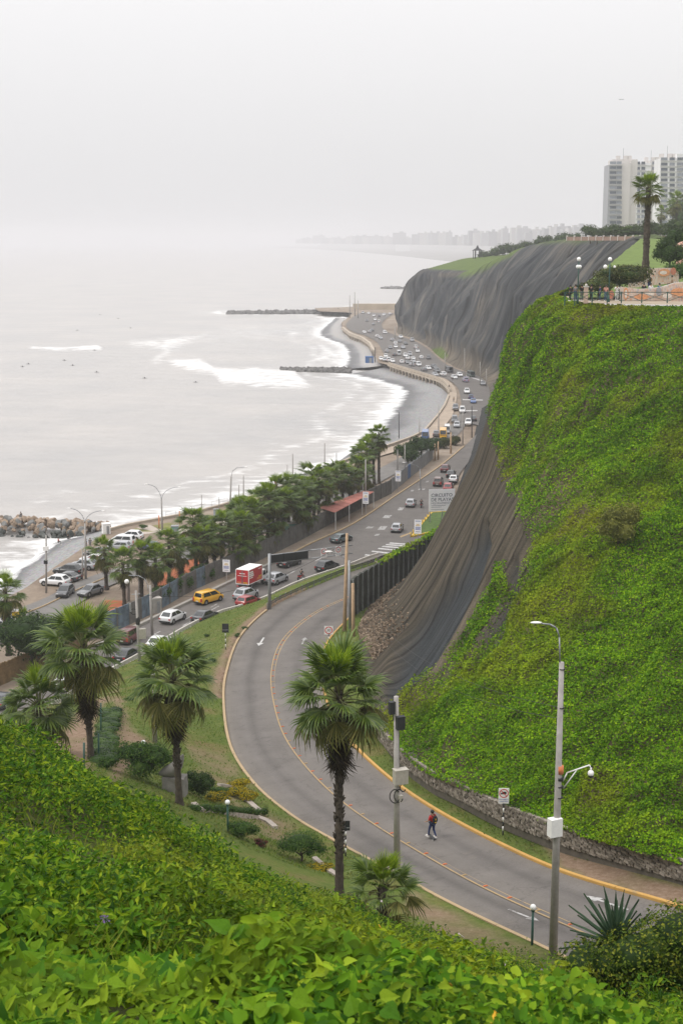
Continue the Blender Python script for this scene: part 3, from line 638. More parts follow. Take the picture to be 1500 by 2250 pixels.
beach('beach', [(-120, 1365), (-60, 1332), (0, 1290), (40, 1252), (80, 1220), (115, 1192), (170, 1176), (232, 1163)], [(-150, 1420), (-60, 1372), (0, 1330), (55, 1298), (110, 1262), (160, 1228), (205, 1190), (240, 1165)], 3.6)
beach('beach', [(620, 1055), (690, 1028), (745, 1008), (790, 974), (825, 942), (847, 906), (868, 880), (880, 860), (850, 845), (805, 834), (756, 824)], [(650, 1068), (720, 1035), (790, 1005), (860, 982), (905, 966), (936, 948), (964, 915), (978, 893), (986, 868), (930, 832), (850, 806)], 1.9)
beach('beach', [(748, 812), (752, 800), (756, 788), (757, 772), (745, 757), (716, 746), (696, 737), (700, 725), (718, 712), (733, 699)], [(845, 803), (832, 797), (828, 786), (822, 774), (810, 758), (792, 746), (768, 738), (753, 724), (750, 710), (762, 698)], 2.4, 0.8)
# ---- near cliff and vine slope: columns from foot to brow
NOSE = ([0, .10, .20, .31, .49, .72, .92, 1.0], [0, .20, .32, .42, .58, .70, .80, 1.0])
SLOPE = ([0, .25, .5, .75, .94, 1.0], [0, .26, .5, .73, .90, 1.0])
cols = [((42, 40, 26.5), (85, 75, 48.2), 0), ((30, 54, 24.8), (66, 98, 48.2), 0), (tuple(at(1500, 1900, 23.8)), (52, 119, 48.0), 0), (tuple(at(1250, 1828, 22.2)), (44, 135, 47.9), 0), (tuple(at(1100, 1768, 20.7)), (39, 143, 47.5), 0), (tuple(at(950, 1706, 18.9)), (35, 147.5, 47.4), 0),
        (tuple(at(880, 1652, 17.4)), (31.5, 149.5, 47.35), 0.15), (tuple(at(838, 1590, 15.8)), (28.5, 151, 47.35), 0.4), (tuple(at(815, 1520, 13.6)), (26.5, 153, 47.4), 0.7), (tuple(at(797, 1450, 11.0)), (25.8, 157, 47.4), 0.95), (tuple(at(784, 1400, 8.8)), (25.5, 164, 47.7), 1), ((3.6, 178, 7.2), (26.5, 176, 47.7), 1),
        ((8.2, 197, 5.4), (33.5, 194, 48.9), 1), ((13.0, 214, 4.2), (38.6, 214, 49.5), 1), ((17.5, 246, 3.6), (48.5, 252, 50.7), 1), ((31, 342, 3.6), (71, 342, 54.7), 1), ((42, 432, 3.6), (86, 410, 55.2), 1)]
def prof(tab, n):
    zf, g = np.array(tab[0]), np.array(tab[1]); d = np.r_[0, np.cumsum(np.hypot(np.diff(zf), np.diff(g)))]; s = np.linspace(0, d[-1], n); return np.interp(s, d, zf), np.interp(s, d, g)
def smooth1(a):
    for _ in range(8): a[1:-1] = (a[:-2] + 2 * a[1:-1] + a[2:]) / 4
    return a
NT, NS = 150, 420
bs = resample([c[0] for c in cols], NS); tp_pts = np.array([c[1] for c in cols], float)
# same parameter for base and brow: interpolate by column number
bk = np.array([c[0] for c in cols], float); kk = np.linspace(0, len(cols) - 1, NS)
def crom(P, kk):
    P = np.array(P, float); Q = np.vstack([2 * P[0] - P[1], P, 2 * P[-1] - P[-2]]); i = np.clip(np.floor(kk).astype(int), 0, len(P) - 2); t = (kk - i)[:, None]
    p0, p1, p2, p3 = Q[i], Q[i + 1], Q[i + 2], Q[i + 3]
    return 0.5 * (2 * p1 + (p2 - p0) * t + (2 * p0 - 5 * p1 + 4 * p2 - p3) * t * t + (3 * p1 - p0 - 3 * p2 + p3) * t ** 3)
# spend more columns where the slope is near
BS, TS, WN = crom(bk, kk), crom(tp_pts, kk), np.interp(kk, range(len(cols)), [c[2] for c in cols])
zN, gN = prof(NOSE, NT); zS, gS = prof(SLOPE, NT); gN, gS, zN, zS = map(smooth1, (gN, gS, zN, zS))
ZF = zN[None] * WN[:, None] + zS[None] * (1 - WN[:, None]); GF = gN[None] * WN[:, None] + gS[None] * (1 - WN[:, None])
CG = np.empty((NS, NT, 3)); CG[..., :2] = BS[:, None, :2] + (TS - BS)[:, None, :2] * GF[..., None]; CG[..., 2] = BS[:, None, 2] + (TS - BS)[:, None, 2] * ZF
def normals(Gd):
    a = np.gradient(Gd, axis=0); b_ = np.gradient(Gd, axis=1); n_ = np.cross(a, b_); return n_ / (np.linalg.norm(n_, axis=2)[..., None] + 1e-9)
NRM = normals(CG)
if NRM[200, 70, 0] > 0: NRM = -NRM
SS_ = np.broadcast_to(kk[:, None], (NS, NT)); TT = np.broadcast_to(np.linspace(0, 1, NT)[None], (NS, NT))
Uc, Vc = projA(CG)
# where vines grow: right of a ragged line that follows the fall line
green = poly_mask(Uc, Vc, [(1195, 645), (1150, 705), (1100, 775), (1092, 850), (1098, 930), (1110, 1010), (1140, 1085), (1170, 1160), (1180, 1230), (1150, 1300), (1118, 1345), (1075, 1405), (1000, 1455), (940, 1500), (880, 1555), (830, 1600), (700, 1700), (900, 2100), (3000, 2300), (3000, 300)], 26)
tongue = poly_mask(Uc, Vc, [(1100, 1240), (1075, 1295), (1030, 1370), (975, 1450), (1000, 1440), (1060, 1370), (1110, 1290)], 10)
rag = fbm(np.stack([CG[..., 0] * 0.35, CG[..., 1] * 0.35, CG[..., 2] * 0.35], -1), 4) - 0.5
green = np.clip(np.maximum(green, 0.9 * tongue) + 1.6 * rag * (green > 0.02) * (green < 0.98), 0, 1)
green = np.where(SS_ > 11.5, 0, green)
thin = poly_mask(Uc, Vc, [(1100, 760), (1200, 690), (1150, 800), (1110, 860)], 40) + poly_mask(Uc, Vc, [(1130, 960), (1260, 1020), (1330, 1120), (1250, 1200), (1150, 1180)], 70) + poly_mask(Uc, Vc, [(850, 1590), (960, 1600), (1090, 1720), (1000, 1740), (900, 1690)], 40)
chute = np.maximum(poly_mask(Uc, Vc, [(1065, 1150), (1030, 1195), (990, 1265), (920, 1355), (870, 1430), (840, 1500), (850, 1540), (895, 1505), (955, 1445), (1000, 1370), (1045, 1270), (1072, 1195)], 12), 0.8 * poly_mask(Uc, Vc, [(1130, 1230), (1085, 1340), (1030, 1440), (1000, 1500), (1040, 1480), (1100, 1400), (1130, 1310)], 14))
rocky = 1 - green
# relief: gullies along the fall line under the net, billows under the vines
fur = np.zeros((NS, NT))
sarc = np.r_[0, np.cumsum(np.linalg.norm(np.diff(0.5 * (BS + TS), axis=0), axis=1))]
for w_, a_ in ((3.4, 0.5), (1.3, 0.26), (0.55, 0.1)):
    q = np.stack([np.broadcast_to(sarc[:, None] / w_, (NS, NT)), TT * 1.1 / w_ ** 0.3, TT * 0 + w_ * 7], -1); fur += a_ * (1 - 2 * np.abs(fbm(q, 2) - 0.5) * 2)
bil = 1.5 * (fbm(np.stack([CG[..., 0] * 0.16, CG[..., 1] * 0.11, CG[..., 2] * 0.22], -1), 4) - 0.5) + 0.9 * (1 - 2 * np.abs(fbm(np.stack([CG[..., 0] * 0.09 + 3, CG[..., 1] * 0.07, CG[..., 2] * 0.16], -1), 3) - 0.5))
rq_ = np.stack([np.broadcast_to(sarc[:, None] / 9.0, (NS, NT)) + 0.9 * TT + 0.6 * (fbm(CG * 0.06, 2) - 0.5), TT * 1.3, TT * 0 + 3.3], -1); rq2 = np.stack([np.broadcast_to(sarc[:, None] / 3.6, (NS, NT)) + 1.5 * TT, TT * 4.0, TT * 0 + 8.3], -1)
bil = bil * 0.8 + 2.6 * (0.5 - np.abs(fbm(rq_, 2) - 0.5) * 2) + 0.9 * (0.5 - np.abs(fbm(rq2, 2) - 0.5) * 2)
bil = bil - (bil * green).sum() / green.sum()
edge = ss(0, 0.05, TT) * ss(1.0, 0.96, TT)
disp = (green * bil + rocky * (fur - 0.5) * 0.8 - 1.3 * chute) * edge
CG = CG + NRM * disp[..., None]
def m_cliff(name, hazy=False):
    m, nt, N, L, b = nodes_of(name); P = coords(nt)
    uvn = N.new('ShaderNodeUVMap'); mp = N.new('ShaderNodeMapping'); mp.inputs['Scale'].default_value = (1.0, 0.05, 1); L.new(uvn.outputs[0], mp.inputs[0])
    n1 = noise_node(nt, 1.1 if not hazy else 0.8, 7, 0.75, mp.outputs[0]); n2_ = noise_node(nt, 5.0, 5, 0.7, P); n4 = noise_node(nt, 0.12, 4, 0.6, P); n5 = noise_node(nt, 2.2, 3, 0.5, mp.outputs[0])
    if not hazy:
        earth = ramp_node(nt, n1.outputs['Fac'], [(0.35, (0.022, 0.02, 0.016)), (0.5, (0.066, 0.056, 0.042)), (0.66, (0.125, 0.104, 0.078))])
        net = ramp_node(nt, n1.outputs['Fac'], [(0.3, (0.02, 0.023, 0.025)), (0.7, (0.052, 0.057, 0.062))])
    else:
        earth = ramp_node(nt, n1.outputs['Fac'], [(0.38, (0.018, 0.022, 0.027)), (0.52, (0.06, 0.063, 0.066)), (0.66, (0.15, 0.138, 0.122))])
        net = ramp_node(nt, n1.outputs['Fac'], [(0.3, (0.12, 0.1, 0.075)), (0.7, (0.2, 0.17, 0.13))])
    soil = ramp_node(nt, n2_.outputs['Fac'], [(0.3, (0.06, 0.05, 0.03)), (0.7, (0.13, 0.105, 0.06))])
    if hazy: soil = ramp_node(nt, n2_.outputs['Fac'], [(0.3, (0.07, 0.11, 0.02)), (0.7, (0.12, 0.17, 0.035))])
    c = mix_node(nt, attr_node(nt, 'chute'), earth.outputs[0], net.outputs[0]); c = mix_node(nt, attr_node(nt, 'green'), c.outputs[0], soil.outputs[0])
    c = mix_node(nt, 0.6, c.outputs[0], ramp_node(nt, n2_.outputs['Fac'], [(0.3, (0.65, 0.65, 0.65)), (0.7, (1.25, 1.25, 1.25))]).outputs[0], 'MULTIPLY')
    # cable lines and crease shade of the draped net, put into the colour
    wvs = N.new('ShaderNodeTexWave'); wvs.inputs['Scale'].default_value = 0.085; wvs.inputs['Distortion'].default_value = 2.2; wvs.inputs['Detail'].default_value = 2; L.new(mp.outputs[0], wvs.inputs['Vector']); cr = ramp_node(nt, wvs.outputs['Fac'], [(0.0, (0.25, 0.25, 0.24)), (0.05, (0.9, 0.9, 0.9)), (0.2, (1, 1, 1)), (0.7, (1.1, 1.1, 1.08)), (1.0, (0.9, 0.9, 0.9))]); c = mix_node(nt, 0.75, c.outputs[0], cr.outputs[0], 'MULTIPLY')
    c = mix_node(nt, 0.5, c.outputs[0], ramp_node(nt, n4.outputs['Fac'], [(0.35, (0.75, 0.75, 0.75)), (0.65, (1.2, 1.17, 1.12))]).outputs[0], 'MULTIPLY')
    L.new(c.outputs[0], b.inputs['Base Color']); b.inputs['Roughness'].default_value = 0.95; b.inputs['Specular IOR Level'].default_value = 0.1
    bump(nt, b, n2_.outputs['Fac'] if not hazy else n1.outputs['Fac'], 0.6, 0.15 if not hazy else 1.5); return m
def set_uv(me, U):
    uv = me.uv_layers.new(name='UVMap'); li = np.empty(len(me.loops), np.int32); me.loops.foreach_get('vertex_index', li); uv.data.foreach_set('uv', U.reshape(-1, 2)[li].astype(np.float32).ravel())
cme = grid_mesh('near_cliff', CG, [m_cliff('cliff_earth')], True)
cme.flip_normals() if cme.polygons[NT * 200 + 70].normal.x > 0 else None
slen = np.linalg.norm(np.diff(CG, axis=1), axis=2).sum(1)
set_uv(cme, np.stack([np.broadcast_to(sarc[:, None], (NS, NT)), TT * 45], -1)); set_attr(cme, 'green', green); set_attr(cme, 'chute', np.clip(np.maximum(chute, 0.8 * ss(11.6, 12.6, SS_)), 0, 1))
cliff = struct('near_cliff', cme)
# plateau of the terrace
TERR = plain('terrace_ground', (0.33, 0.27, 0.2), 0.9, var=0.15, scale=0.5, world_co=True)
bm = bmesh.new(); pts = [tuple(p) for p in TS[::4]]; pts = [(p[0], p[1], 47.55) for p in pts if p[1] > 70 and p[1] < 172] + [(160, 172, 47.55), (160, 70, 47.55)]
f = bm.faces.new([bm.verts.new(p) for p in pts]); bmesh.ops.triangulate(bm, faces=[f]); me = bpy.data.meshes.new('terrace'); bm.to_mesh(me); bm.free(); me.materials.append(TERR)
for p in me.polygons: p.flip() if p.normal.z < 0 else None
terrace = struct('terrace', me)

# ---- headland further along the coast
hcols = [((28, 300, 3.6), (72, 330, 54.6), (110, 345, 54.8)), ((41, 405, 3.6), (82, 402, 55.3), (130, 410, 55.4)), ((51, 500, 3.6), (84, 480, 55.3), (130, 490, 55.4)), ((50.5, 548, 3.6), (81, 556, 53.6), (125, 560, 55)), ((46, 580, 3.6), (77.5, 622, 50.6), (120, 640, 53)), ((43, 635, 3.6), (72, 680, 45.5), (112, 705, 51.5)),
         ((42, 690, 3.6), (65, 735, 38.6), (103, 770, 48.5)), ((37.5, 752, 3.6), (54, 785, 37.8), (90, 835, 46.0)), ((31, 795, 3.6), (47.5, 830, 37.6), (74, 880, 43.5)), ((36, 845, 3.6), (53, 868, 37.5), (68, 900, 40)), ((60, 900, 3.6), (70, 900, 36), (80, 905, 38)), ((110, 940, 3.6), (112, 935, 36), (113, 930, 38))]
NS2, NT2 = 620, 90; k2 = np.linspace(0, len(hcols) - 1, NS2)
B2, T2, I2 = [crom([c[i] for c in hcols], k2) for i in (0, 1, 2)]
zz, gg = prof(([0, .08, .2, .45, .75, .95, 1.0], [0, .16, .3, .5, .74, .9, 1.0]), NT2); zz, gg = smooth1(zz), smooth1(gg)
HG = np.empty((NS2, NT2 + 14, 3)); HG[:, :NT2, :2] = B2[:, None, :2] + (T2 - B2)[:, None, :2] * gg[None, :, None]; HG[:, :NT2, 2] = B2[:, None, 2] + (T2 - B2)[:, None, 2] * zz[None]
for j in range(14): HG[:, NT2 + j] = T2 + (I2 - T2) * ((j + 1) / 14)
s2 = np.r_[0, np.cumsum(np.linalg.norm(np.diff(0.5 * (B2 + T2), axis=0), axis=1))]
HN = normals(HG); HN = -HN if HN[300, 40, 0] > 0 else HN
TT2 = np.broadcast_to(np.r_[np.linspace(0, 1, NT2), np.ones(14)][None], HG.shape[:2]); fur2 = 0
for w_, a_ in ((50, 7.5), (19, 4.2), (7, 1.6), (2.6, 0.6)):
    q = np.stack([np.broadcast_to(s2[:, None] / w_, HG.shape[:2]) + 0.5 * TT2, TT2 * 0.9, TT2 * 0 + w_], -1); fur2 = fur2 + a_ * (1 - 4 * np.abs(fbm(q, 2) - 0.5) - 0.45)
for w_, a_ in ((13, 2.6), (4.5, 1.1)):
    q = np.stack([np.broadcast_to(s2[:, None] / w_, HG.shape[:2]) + 0.8 * TT2 * TT2, TT2 * 0.7, TT2 * 0 + w_ + 40], -1); rdg = 1 - np.abs(fbm(q, 3) - 0.5) * 4; fur2 = fur2 + a_ * np.clip(rdg, -0.6, 1) ** 3
HG = HG + HN * (fur2 * ss(0, 0.2, TT2) * np.where(np.arange(NT2 + 14) < NT2, ss(1.08, 0.7, TT2), 0.0))[..., None]
Uh, Vh = projA(HG)
hgreen = np.where(np.arange(NT2 + 14)[None] >= NT2 + 1, 1.0, 0.0) * np.ones(HG.shape[:2])
hgreen = np.maximum(hgreen, 0.9 * ss(0.80, 0.93, TT2) * (np.abs(k2 - 5)[:, None] < 1.2)); hgreen = np.maximum(hgreen, poly_mask(Uh, Vh, [(935, 770), (970, 763), (985, 782), (960, 795)], 4) + poly_mask(Uh, Vh, [(845, 708), (866, 700), (866, 722), (845, 728)], 3))
hgreen = np.maximum(hgreen, 0.6 * ss(0.92, 1.0, TT2) * (k2[:, None] < 3.5))
tan = np.clip(ss(0.22, 0.05, TT2) * 0.9 + 1.2 * (n2(HG[..., 1], HG[..., 2], 0.035, 3, 4.0) - 0.62) + 0.5 * poly_mask(Uh, Vh, [(955, 600), (1020, 596), (1030, 606), (960, 610)], 6), 0, 1)
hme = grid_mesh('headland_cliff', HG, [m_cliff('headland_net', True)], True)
hme.flip_normals() if hme.polygons[(NT2 + 13) * 300 + 40].normal.x > 0 else None
set_uv(hme, np.stack([np.broadcast_to(s2[:, None] * 0.35, HG.shape[:2]), TT2 * 20], -1)); set_attr(hme, 'green', np.clip(hgreen, 0, 1)); set_attr(hme, 'chute', tan)
headland = struct('headland_cliff', hme)
# plateau behind
GRASSF = plain('plateau_grass', (0.1, 0.125, 0.035), 0.95, var=0.3, scale=0.08, world_co=True)
bm = bmesh.new(); pts = [(p[0], p[1], p[2] - 0.1) for p in I2[::20]] + [(700, 1200, 45), (900, 300, 56)]
vs = [bm.verts.new(p) for p in pts]; c0 = bm.verts.new((500, 600, 54.5))
for i in range(len(vs)): bm.faces.new((vs[i], vs[(i + 1) % len(vs)], c0))
bmesh.ops.recalc_face_normals(bm, faces=bm.faces); me = bpy.data.meshes.new('plateau'); bm.to_mesh(me); bm.free(); me.materials.append(GRASSF)
if me.polygons[0].normal.z < 0: me.flip_normals()
struct('plateau', me)
# grassy bank between the terrace and the plateau
bank = np.empty((40, 24, 3))
for i, y in enumerate(np.linspace(162, 340, 40)):
    for j, t in enumerate(np.linspace(0, 1, 24)):
        x0 = np.interp(y, [162, 330], [25.5, 68]); bank[i, j] = (x0 + t * 60, y, np.interp(y, [162, 330], [47.75, 54.5]) + ss(0, 1, t) * np.interp(y, [162, 330], [2.8, 1.0]) + 0.3 * (vnoise(np.array([x0 * .2 + t * 9, y * .2, 0])) - .5))
me = grid_mesh('grass_bank', bank, [plain('bank_grass', (0.10, 0.15, 0.02), 0.95, var=0.3, scale=0.7, world_co=True)], True, True); struct('grass_bank', me)

# ---- far shore and its low cliff
FARM = plain('far_earth', (0.2, 0.19, 0.17), 0.95, var=0.25, scale=0.004, world_co=True)
far = [(1180, 592), (1000, 575), (880, 562), (780, 553), (700, 547.5), (640, 545), (560, 543)]
fl = resample([at(u, v, 0.3) for u, v in far], 80); G = []
for i, p in enumerate(fl):
    row = []
    for d, h in ((-20, -1), (0, 1), (250, 4), (700, 6), (800, 60 + 16 * math.sin(i * .7) + 10 * math.sin(i * 1.9)), (900, 72), (3000, 74)):
        row.append((p[0] + d * 0.8, p[1] + d * 0.6, h if d else 0.6))
    G.append(row)
me = grid_mesh('far_shore', np.array(G), [FARM], False); me.flip_normals() if me.polygons[200].normal.z < 0 else None; struct('far_shore', me)

# ---- sea haze
mh, nth, Nh, Lh, bh = nodes_of('sea_haze'); Nh.remove(bh); pv = Nh.new('ShaderNodeVolumePrincipled'); pv.inputs['Color'].default_value = (0.79, 0.79, 0.812, 1); pv.inputs['Density'].default_value = HAZE = 0.00023
pv.inputs['Anisotropy'].default_value = 0.0; Lh.new(pv.outputs[0], Nh['Material Output'].inputs['Volume'])
mb = MB(); mb.box((0, 0, 66), (60000, 60000, 140)); hz = mb.build('haze', mh); hz['kind'] = 'stuff'; tag(hz, 'thin pale sea haze over the whole bay', 'haze')
# ================================================================== VEGETATION
def basis(N, spin, tilt, rng):
    """frames whose z is near N, x/y turned by spin"""
    n = len(N); up = N + tilt[:, None] * rng.normal(size=(n, 3)); up /= np.linalg.norm(up, axis=1)[:, None]
    ref = np.where(np.abs(up[:, 2:3]) < 0.9, np.array([[0, 0, 1.0]]), np.array([[1.0, 0, 0]]))
    x = np.cross(ref, up); x /= np.linalg.norm(x, axis=1)[:, None]; y = np.cross(up, x)
    c, s_ = np.cos(spin)[:, None], np.sin(spin)[:, None]; return x * c + y * s_, -x * s_ + y * c, up
LANCE = (np.array([(0, 0, 0), (0.17, 0.4, 0.05), (0, 1, -0.1), (-0.17, 0.4, 0.05)], float), [(0, 1, 2, 3)])
OVAL = (np.array([(0, 0, 0), (0.3, 0.45, 0.07), (0, 1, -0.08), (-0.3, 0.45, 0.07)], float), [(0, 1, 2, 3)])
ROUND = (np.array([(0, 0, 0), (0.42, 0.35, 0.08), (0, 0.95, -0.05), (-0.42, 0.35, 0.08)], float), [(0, 1, 2, 3)])
IVY = (np.array([(0, 0, 0), (0.34, -0.1, 0.0), (0.52, 0.26, 0.1), (0.3, 0.55, 0.06), (0, 1.0, -0.16), (-0.3, 0.55, 0.06), (-0.52, 0.26, 0.1), (-0.34, -0.1, 0.0), (0, 0.45, -0.02)], float), [(0, 1, 2, 8), (8, 2, 3, 4), (8, 4, 5, 6), (0, 8, 6, 7)])
HEART = (np.array([(0, 0, 0), (.22, -.12, .03), (.44, .02, .09), (.5, .25, .1), (.4, .5, .05), (.2, .78, -.06), (0, 1.04, -.22), (0, .28, -.03), (0, .6, -.1), (-.22, -.12, .03), (-.44, .02, .09), (-.5, .25, .1), (-.4, .5, .05), (-.2, .78, -.06)], float), [(0, 1, 2, 7), (7, 2, 3, 4), (7, 4, 5, 8), (0, 7, 10, 9), (7, 12, 11, 10), (7, 8, 13, 12), (8, 5, 6, 13)])
SPEAR = (HEART[0] * np.array([.42, 1.05, 1.0]) + np.array([0, 0, 0]), HEART[1])
def leaves_np(P, N, size, tmpl, tilt=0.5, rng=RNG, spin=None):
    T, Fq = tmpl; n = len(P); k = len(T)
    spin = rng.uniform(0, 2 * np.pi, n) if spin is None else spin
    x, y, z = basis(np.asarray(N, float), spin, np.full(n, tilt), rng); s_ = np.asarray(size)[:, None, None]
    V = P[:, None, :] + s_ * (T[None, :, 0:1] * x[:, None] + T[None, :, 1:2] * y[:, None] + T[None, :, 2:3] * z[:, None])
    F = (np.array(Fq)[None] + (np.arange(n) * k)[:, None, None]).reshape(-1, 4); return V.reshape(-1, 3), F
def leaf_obj(name, P, N, size, tmpl, mat, tilt=0.5, parent=None, rng=RNG):
    V, F = leaves_np(P, N, size, tmpl, tilt, rng); return link(name, np_mesh(name, V, F, [mat], None, len(tmpl[1]) > 3), parent)
def sample_grid(G, w, n, rng=RNG):
    """random points on a grid surface, density weight w per vertex (times area)"""
    a, b_, c, d = G[:-1, :-1], G[1:, :-1], G[1:, 1:], G[:-1, 1:]
    nr = np.cross(b_ - a, d - a); ar = np.linalg.norm(nr, axis=2); ww = (w[:-1, :-1] + w[1:, 1:]) / 2 * ar
    p = ww.ravel() / ww.sum(); idx = rng.choice(len(p), n, p=p); u, v = rng.uniform(size=(2, n, 1)); sh = (-1, 3)
    A, B, C_, D = [q.reshape(sh)[idx] for q in (a, b_, c, d)]; P = (A * (1 - u) + B * u) * (1 - v) + (D * (1 - u) + C_ * u) * v
    N = (nr / (ar[..., None] + 1e-9)).reshape(sh)[idx]; return P, N, idx

V_G = [(0.0, (0.038, 0.11, 0.002)), (0.4, (0.088, 0.205, 0.003)), (0.8, (0.15, 0.285, 0.004)), (1.0, (0.24, 0.36, 0.006))]
M_VINE = leafmat('vine_leaf', V_G, 0.2, 0.65, (0.22, 0.22, 0.012), 0.06, 0.06, 0.22)
M_HILL = leafmat('hill_leaf', [(0.0, (0.014, 0.045, 0.003)), (0.35, (0.05, 0.13, 0.005)), (0.7, (0.105, 0.2, 0.007)), (1.0, (0.23, 0.3, 0.012))], 0.2, 0.5, (0.22, 0.25, 0.015), 0.3, 0.1, 0.5)
M_FORE = leafmat('foreground_leaf', [(0.0, (0.018, 0.065, 0.004)), (0.4, (0.06, 0.155, 0.006)), (0.8, (0.12, 0.235, 0.01)), (1.0, (0.25, 0.34, 0.02))], 0.22, 0.62, (0.17, 0.24, 0.012), 0.7, 0.07, 1.6)
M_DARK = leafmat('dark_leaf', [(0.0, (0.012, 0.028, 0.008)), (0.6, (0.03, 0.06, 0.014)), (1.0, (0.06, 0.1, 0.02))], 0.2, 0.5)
M_SHRUB = leafmat('shrub_leaf', [(0.0, (0.018, 0.05, 0.010)), (0.6, (0.05, 0.11, 0.018)), (1.0, (0.1, 0.165, 0.028))], 0.22, 0.5)
M_YEL = leafmat('yellow_leaf', [(0.0, (0.16, 0.14, 0.006)), (0.6, (0.36, 0.28, 0.01)), (1.0, (0.5, 0.38, 0.02))], 0.3, 0.5)
M_RED = leafmat('red_leaf', [(0.0, (0.06, 0.012, 0.016)), (1.0, (0.17, 0.035, 0.04))], 0.25, 0.5)
M_OLIVE = leafmat('olive_leaf', [(0.0, (0.03, 0.04, 0.012)), (0.6, (0.075, 0.088, 0.025)), (1.0, (0.13, 0.14, 0.05))], 0.22, 0.6)
M_PALE = leafmat('pale_olive_leaf', [(0.0, (0.07, 0.08, 0.015)), (0.6, (0.15, 0.16, 0.03)), (1.0, (0.26, 0.26, 0.06))], 0.25, 0.6)
M_FARL = leafmat('far_leaf', [(0.0, (0.02, 0.035, 0.012)), (0.6, (0.045, 0.07, 0.022)), (1.0, (0.08, 0.11, 0.035))], 0.2, 0.6)
M_BLADE = leafmat('grass_blade', [(0.0, (0.05, 0.1, 0.006)), (0.6, (0.12, 0.18, 0.012)), (1.0, (0.22, 0.24, 0.03))], 0.3, 0.6)
M_LAWN = leafmat('lawn_blade', [(0.0, (0.05, 0.1, 0.010)), (0.6, (0.095, 0.155, 0.015)), (1.0, (0.17, 0.18, 0.04))], 0.3, 0.7, (0.16, 0.13, 0.06), 0.3)
BARK = plain('bark_brown', (0.07, 0.055, 0.04), 0.95, var=0.4, scale=5); BARK_G = plain('bark_grey', (0.22, 0.2, 0.17), 0.9, var=0.3, scale=4)

HLEAF = (np.array([(0, 0, 0), (0.2, 0.42, 0.06), (0, 1.1, -0.18), (-0.2, 0.42, 0.06)], float), [(0, 1, 2, 3)])
# ---- vines on the big slope (right)
dist = np.linalg.norm(CG - np.array([0, 0, CAM_Z]), axis=2); vis = (Uc > 780) & (Uc < 1640)
wv = green * (1.0 - 0.62 * np.clip(thin, 0, 1)) * np.where(vis, 1.0, 0.12) * (110 / dist) ** 1.2
wv = wv * (0.6 + 0.4 * ss(0.34, 0.5, fbm(CG * 0.11 + 5, 4)))
P, N, ix = sample_grid(CG, wv, 450000); N = -N if N[:, 2].mean() < 0 else N
clump = fbm(P * 0.55, 3); hgt = 0.04 + 0.6 * ss(0.38, 0.72, clump) * ss(47.9, 46.0, P[:, 2]) * RNG.uniform(0.2, 1, len(P))
up = N * 0.6 + np.array([0, 0, 0.55]); up /= np.linalg.norm(up, axis=1)[:, None]
P = P + N * hgt[:, None]; d_ = np.linalg.norm(P - np.array([0, 0, CAM_Z]), axis=1)
vines = leaf_obj('slope_vines', P, up, RNG.uniform(0.1, 0.23, len(P)) * (d_ / 110) ** 0.6, ROUND, M_VINE, 0.6)
tag(vines, 'bright green creeping vines blanketing the slope below the terrace', 'vines', kind='stuff')

# ---- undergrowth on the hill in front of the camera
gn = normals(TG); gn = np.where(gn[..., 2:3] < 0, -gn, gn)
inv = ((U_ > -260) & (U_ < 1760) & (V_ < 2500)).astype(float)
hillw = inv * ss(62, 40, TG[..., 1]) * ss(8.5, 11, TG[..., 1]) * (24 / np.maximum(TG[..., 1], 8)) ** 1.5
cl = n2(TG[..., 0], TG[..., 1], 0.45, 3, 5.0); hillw = hillw * (0.35 + 1.3 * ss(0.35, 0.65, cl))
P, N, ix = sample_grid(TG, hillw, 230000); N = np.where(N[:, 2:3] < 0, -N, N)
c_ = n2(P[:, 0], P[:, 1], 0.45, 3, 5.0); c2 = n2(P[:, 0], P[:, 1], 1.6, 2, 2.0); top = 0.06 + 0.5 * ss(0.4, 0.72, c_) + 0.3 * ss(0.45, 0.75, c2)
P = P + np.array([0, 0, 1.0]) * (top * RNG.uniform(0.0, 1, len(P)) ** 0.8)[:, None]
up = np.tile(np.array([[0.0, -0.25, 1.0]]), (len(P), 1)) + RNG.normal(size=(len(P), 3)) * 0.35
dY = np.maximum(P[:, 1], 9); undergrowth = leaf_obj('hill_undergrowth', P, up, RNG.uniform(0.045, 0.135, len(P)) * (dY / 20) ** 0.45, HLEAF, M_HILL, 0.45)
tag(undergrowth, 'leafy green undergrowth covering the near hillside on the left', 'undergrowth', kind='stuff')
# tall grass seams in the undergrowth
gw = inv * ss(46, 30, TG[..., 1]) * ss(7, 10, TG[..., 1]) * (18 / np.maximum(TG[..., 1], 7)) ** 1.5 * ss(0.5, 0.62, n2(TG[..., 0], TG[..., 1], 0.5, 3, 11.0))
P, N, ix = sample_grid(TG, gw, 15000); th = RNG.uniform(0, 6.28, len(P)); up = np.stack([np.cos(th), np.sin(th), RNG.uniform(0.1, 0.6, len(P))], -1)
BLADE = (np.array([(0.018, 0, 0), (0.03, 0.5, 0.06), (0, 1, 0.3), (-0.03, 0.5, 0.06)], float), [(0, 1, 2, 3)])
x_, y_, z_ = basis(up, np.zeros(len(P)), np.full(len(P), 0.1), RNG)
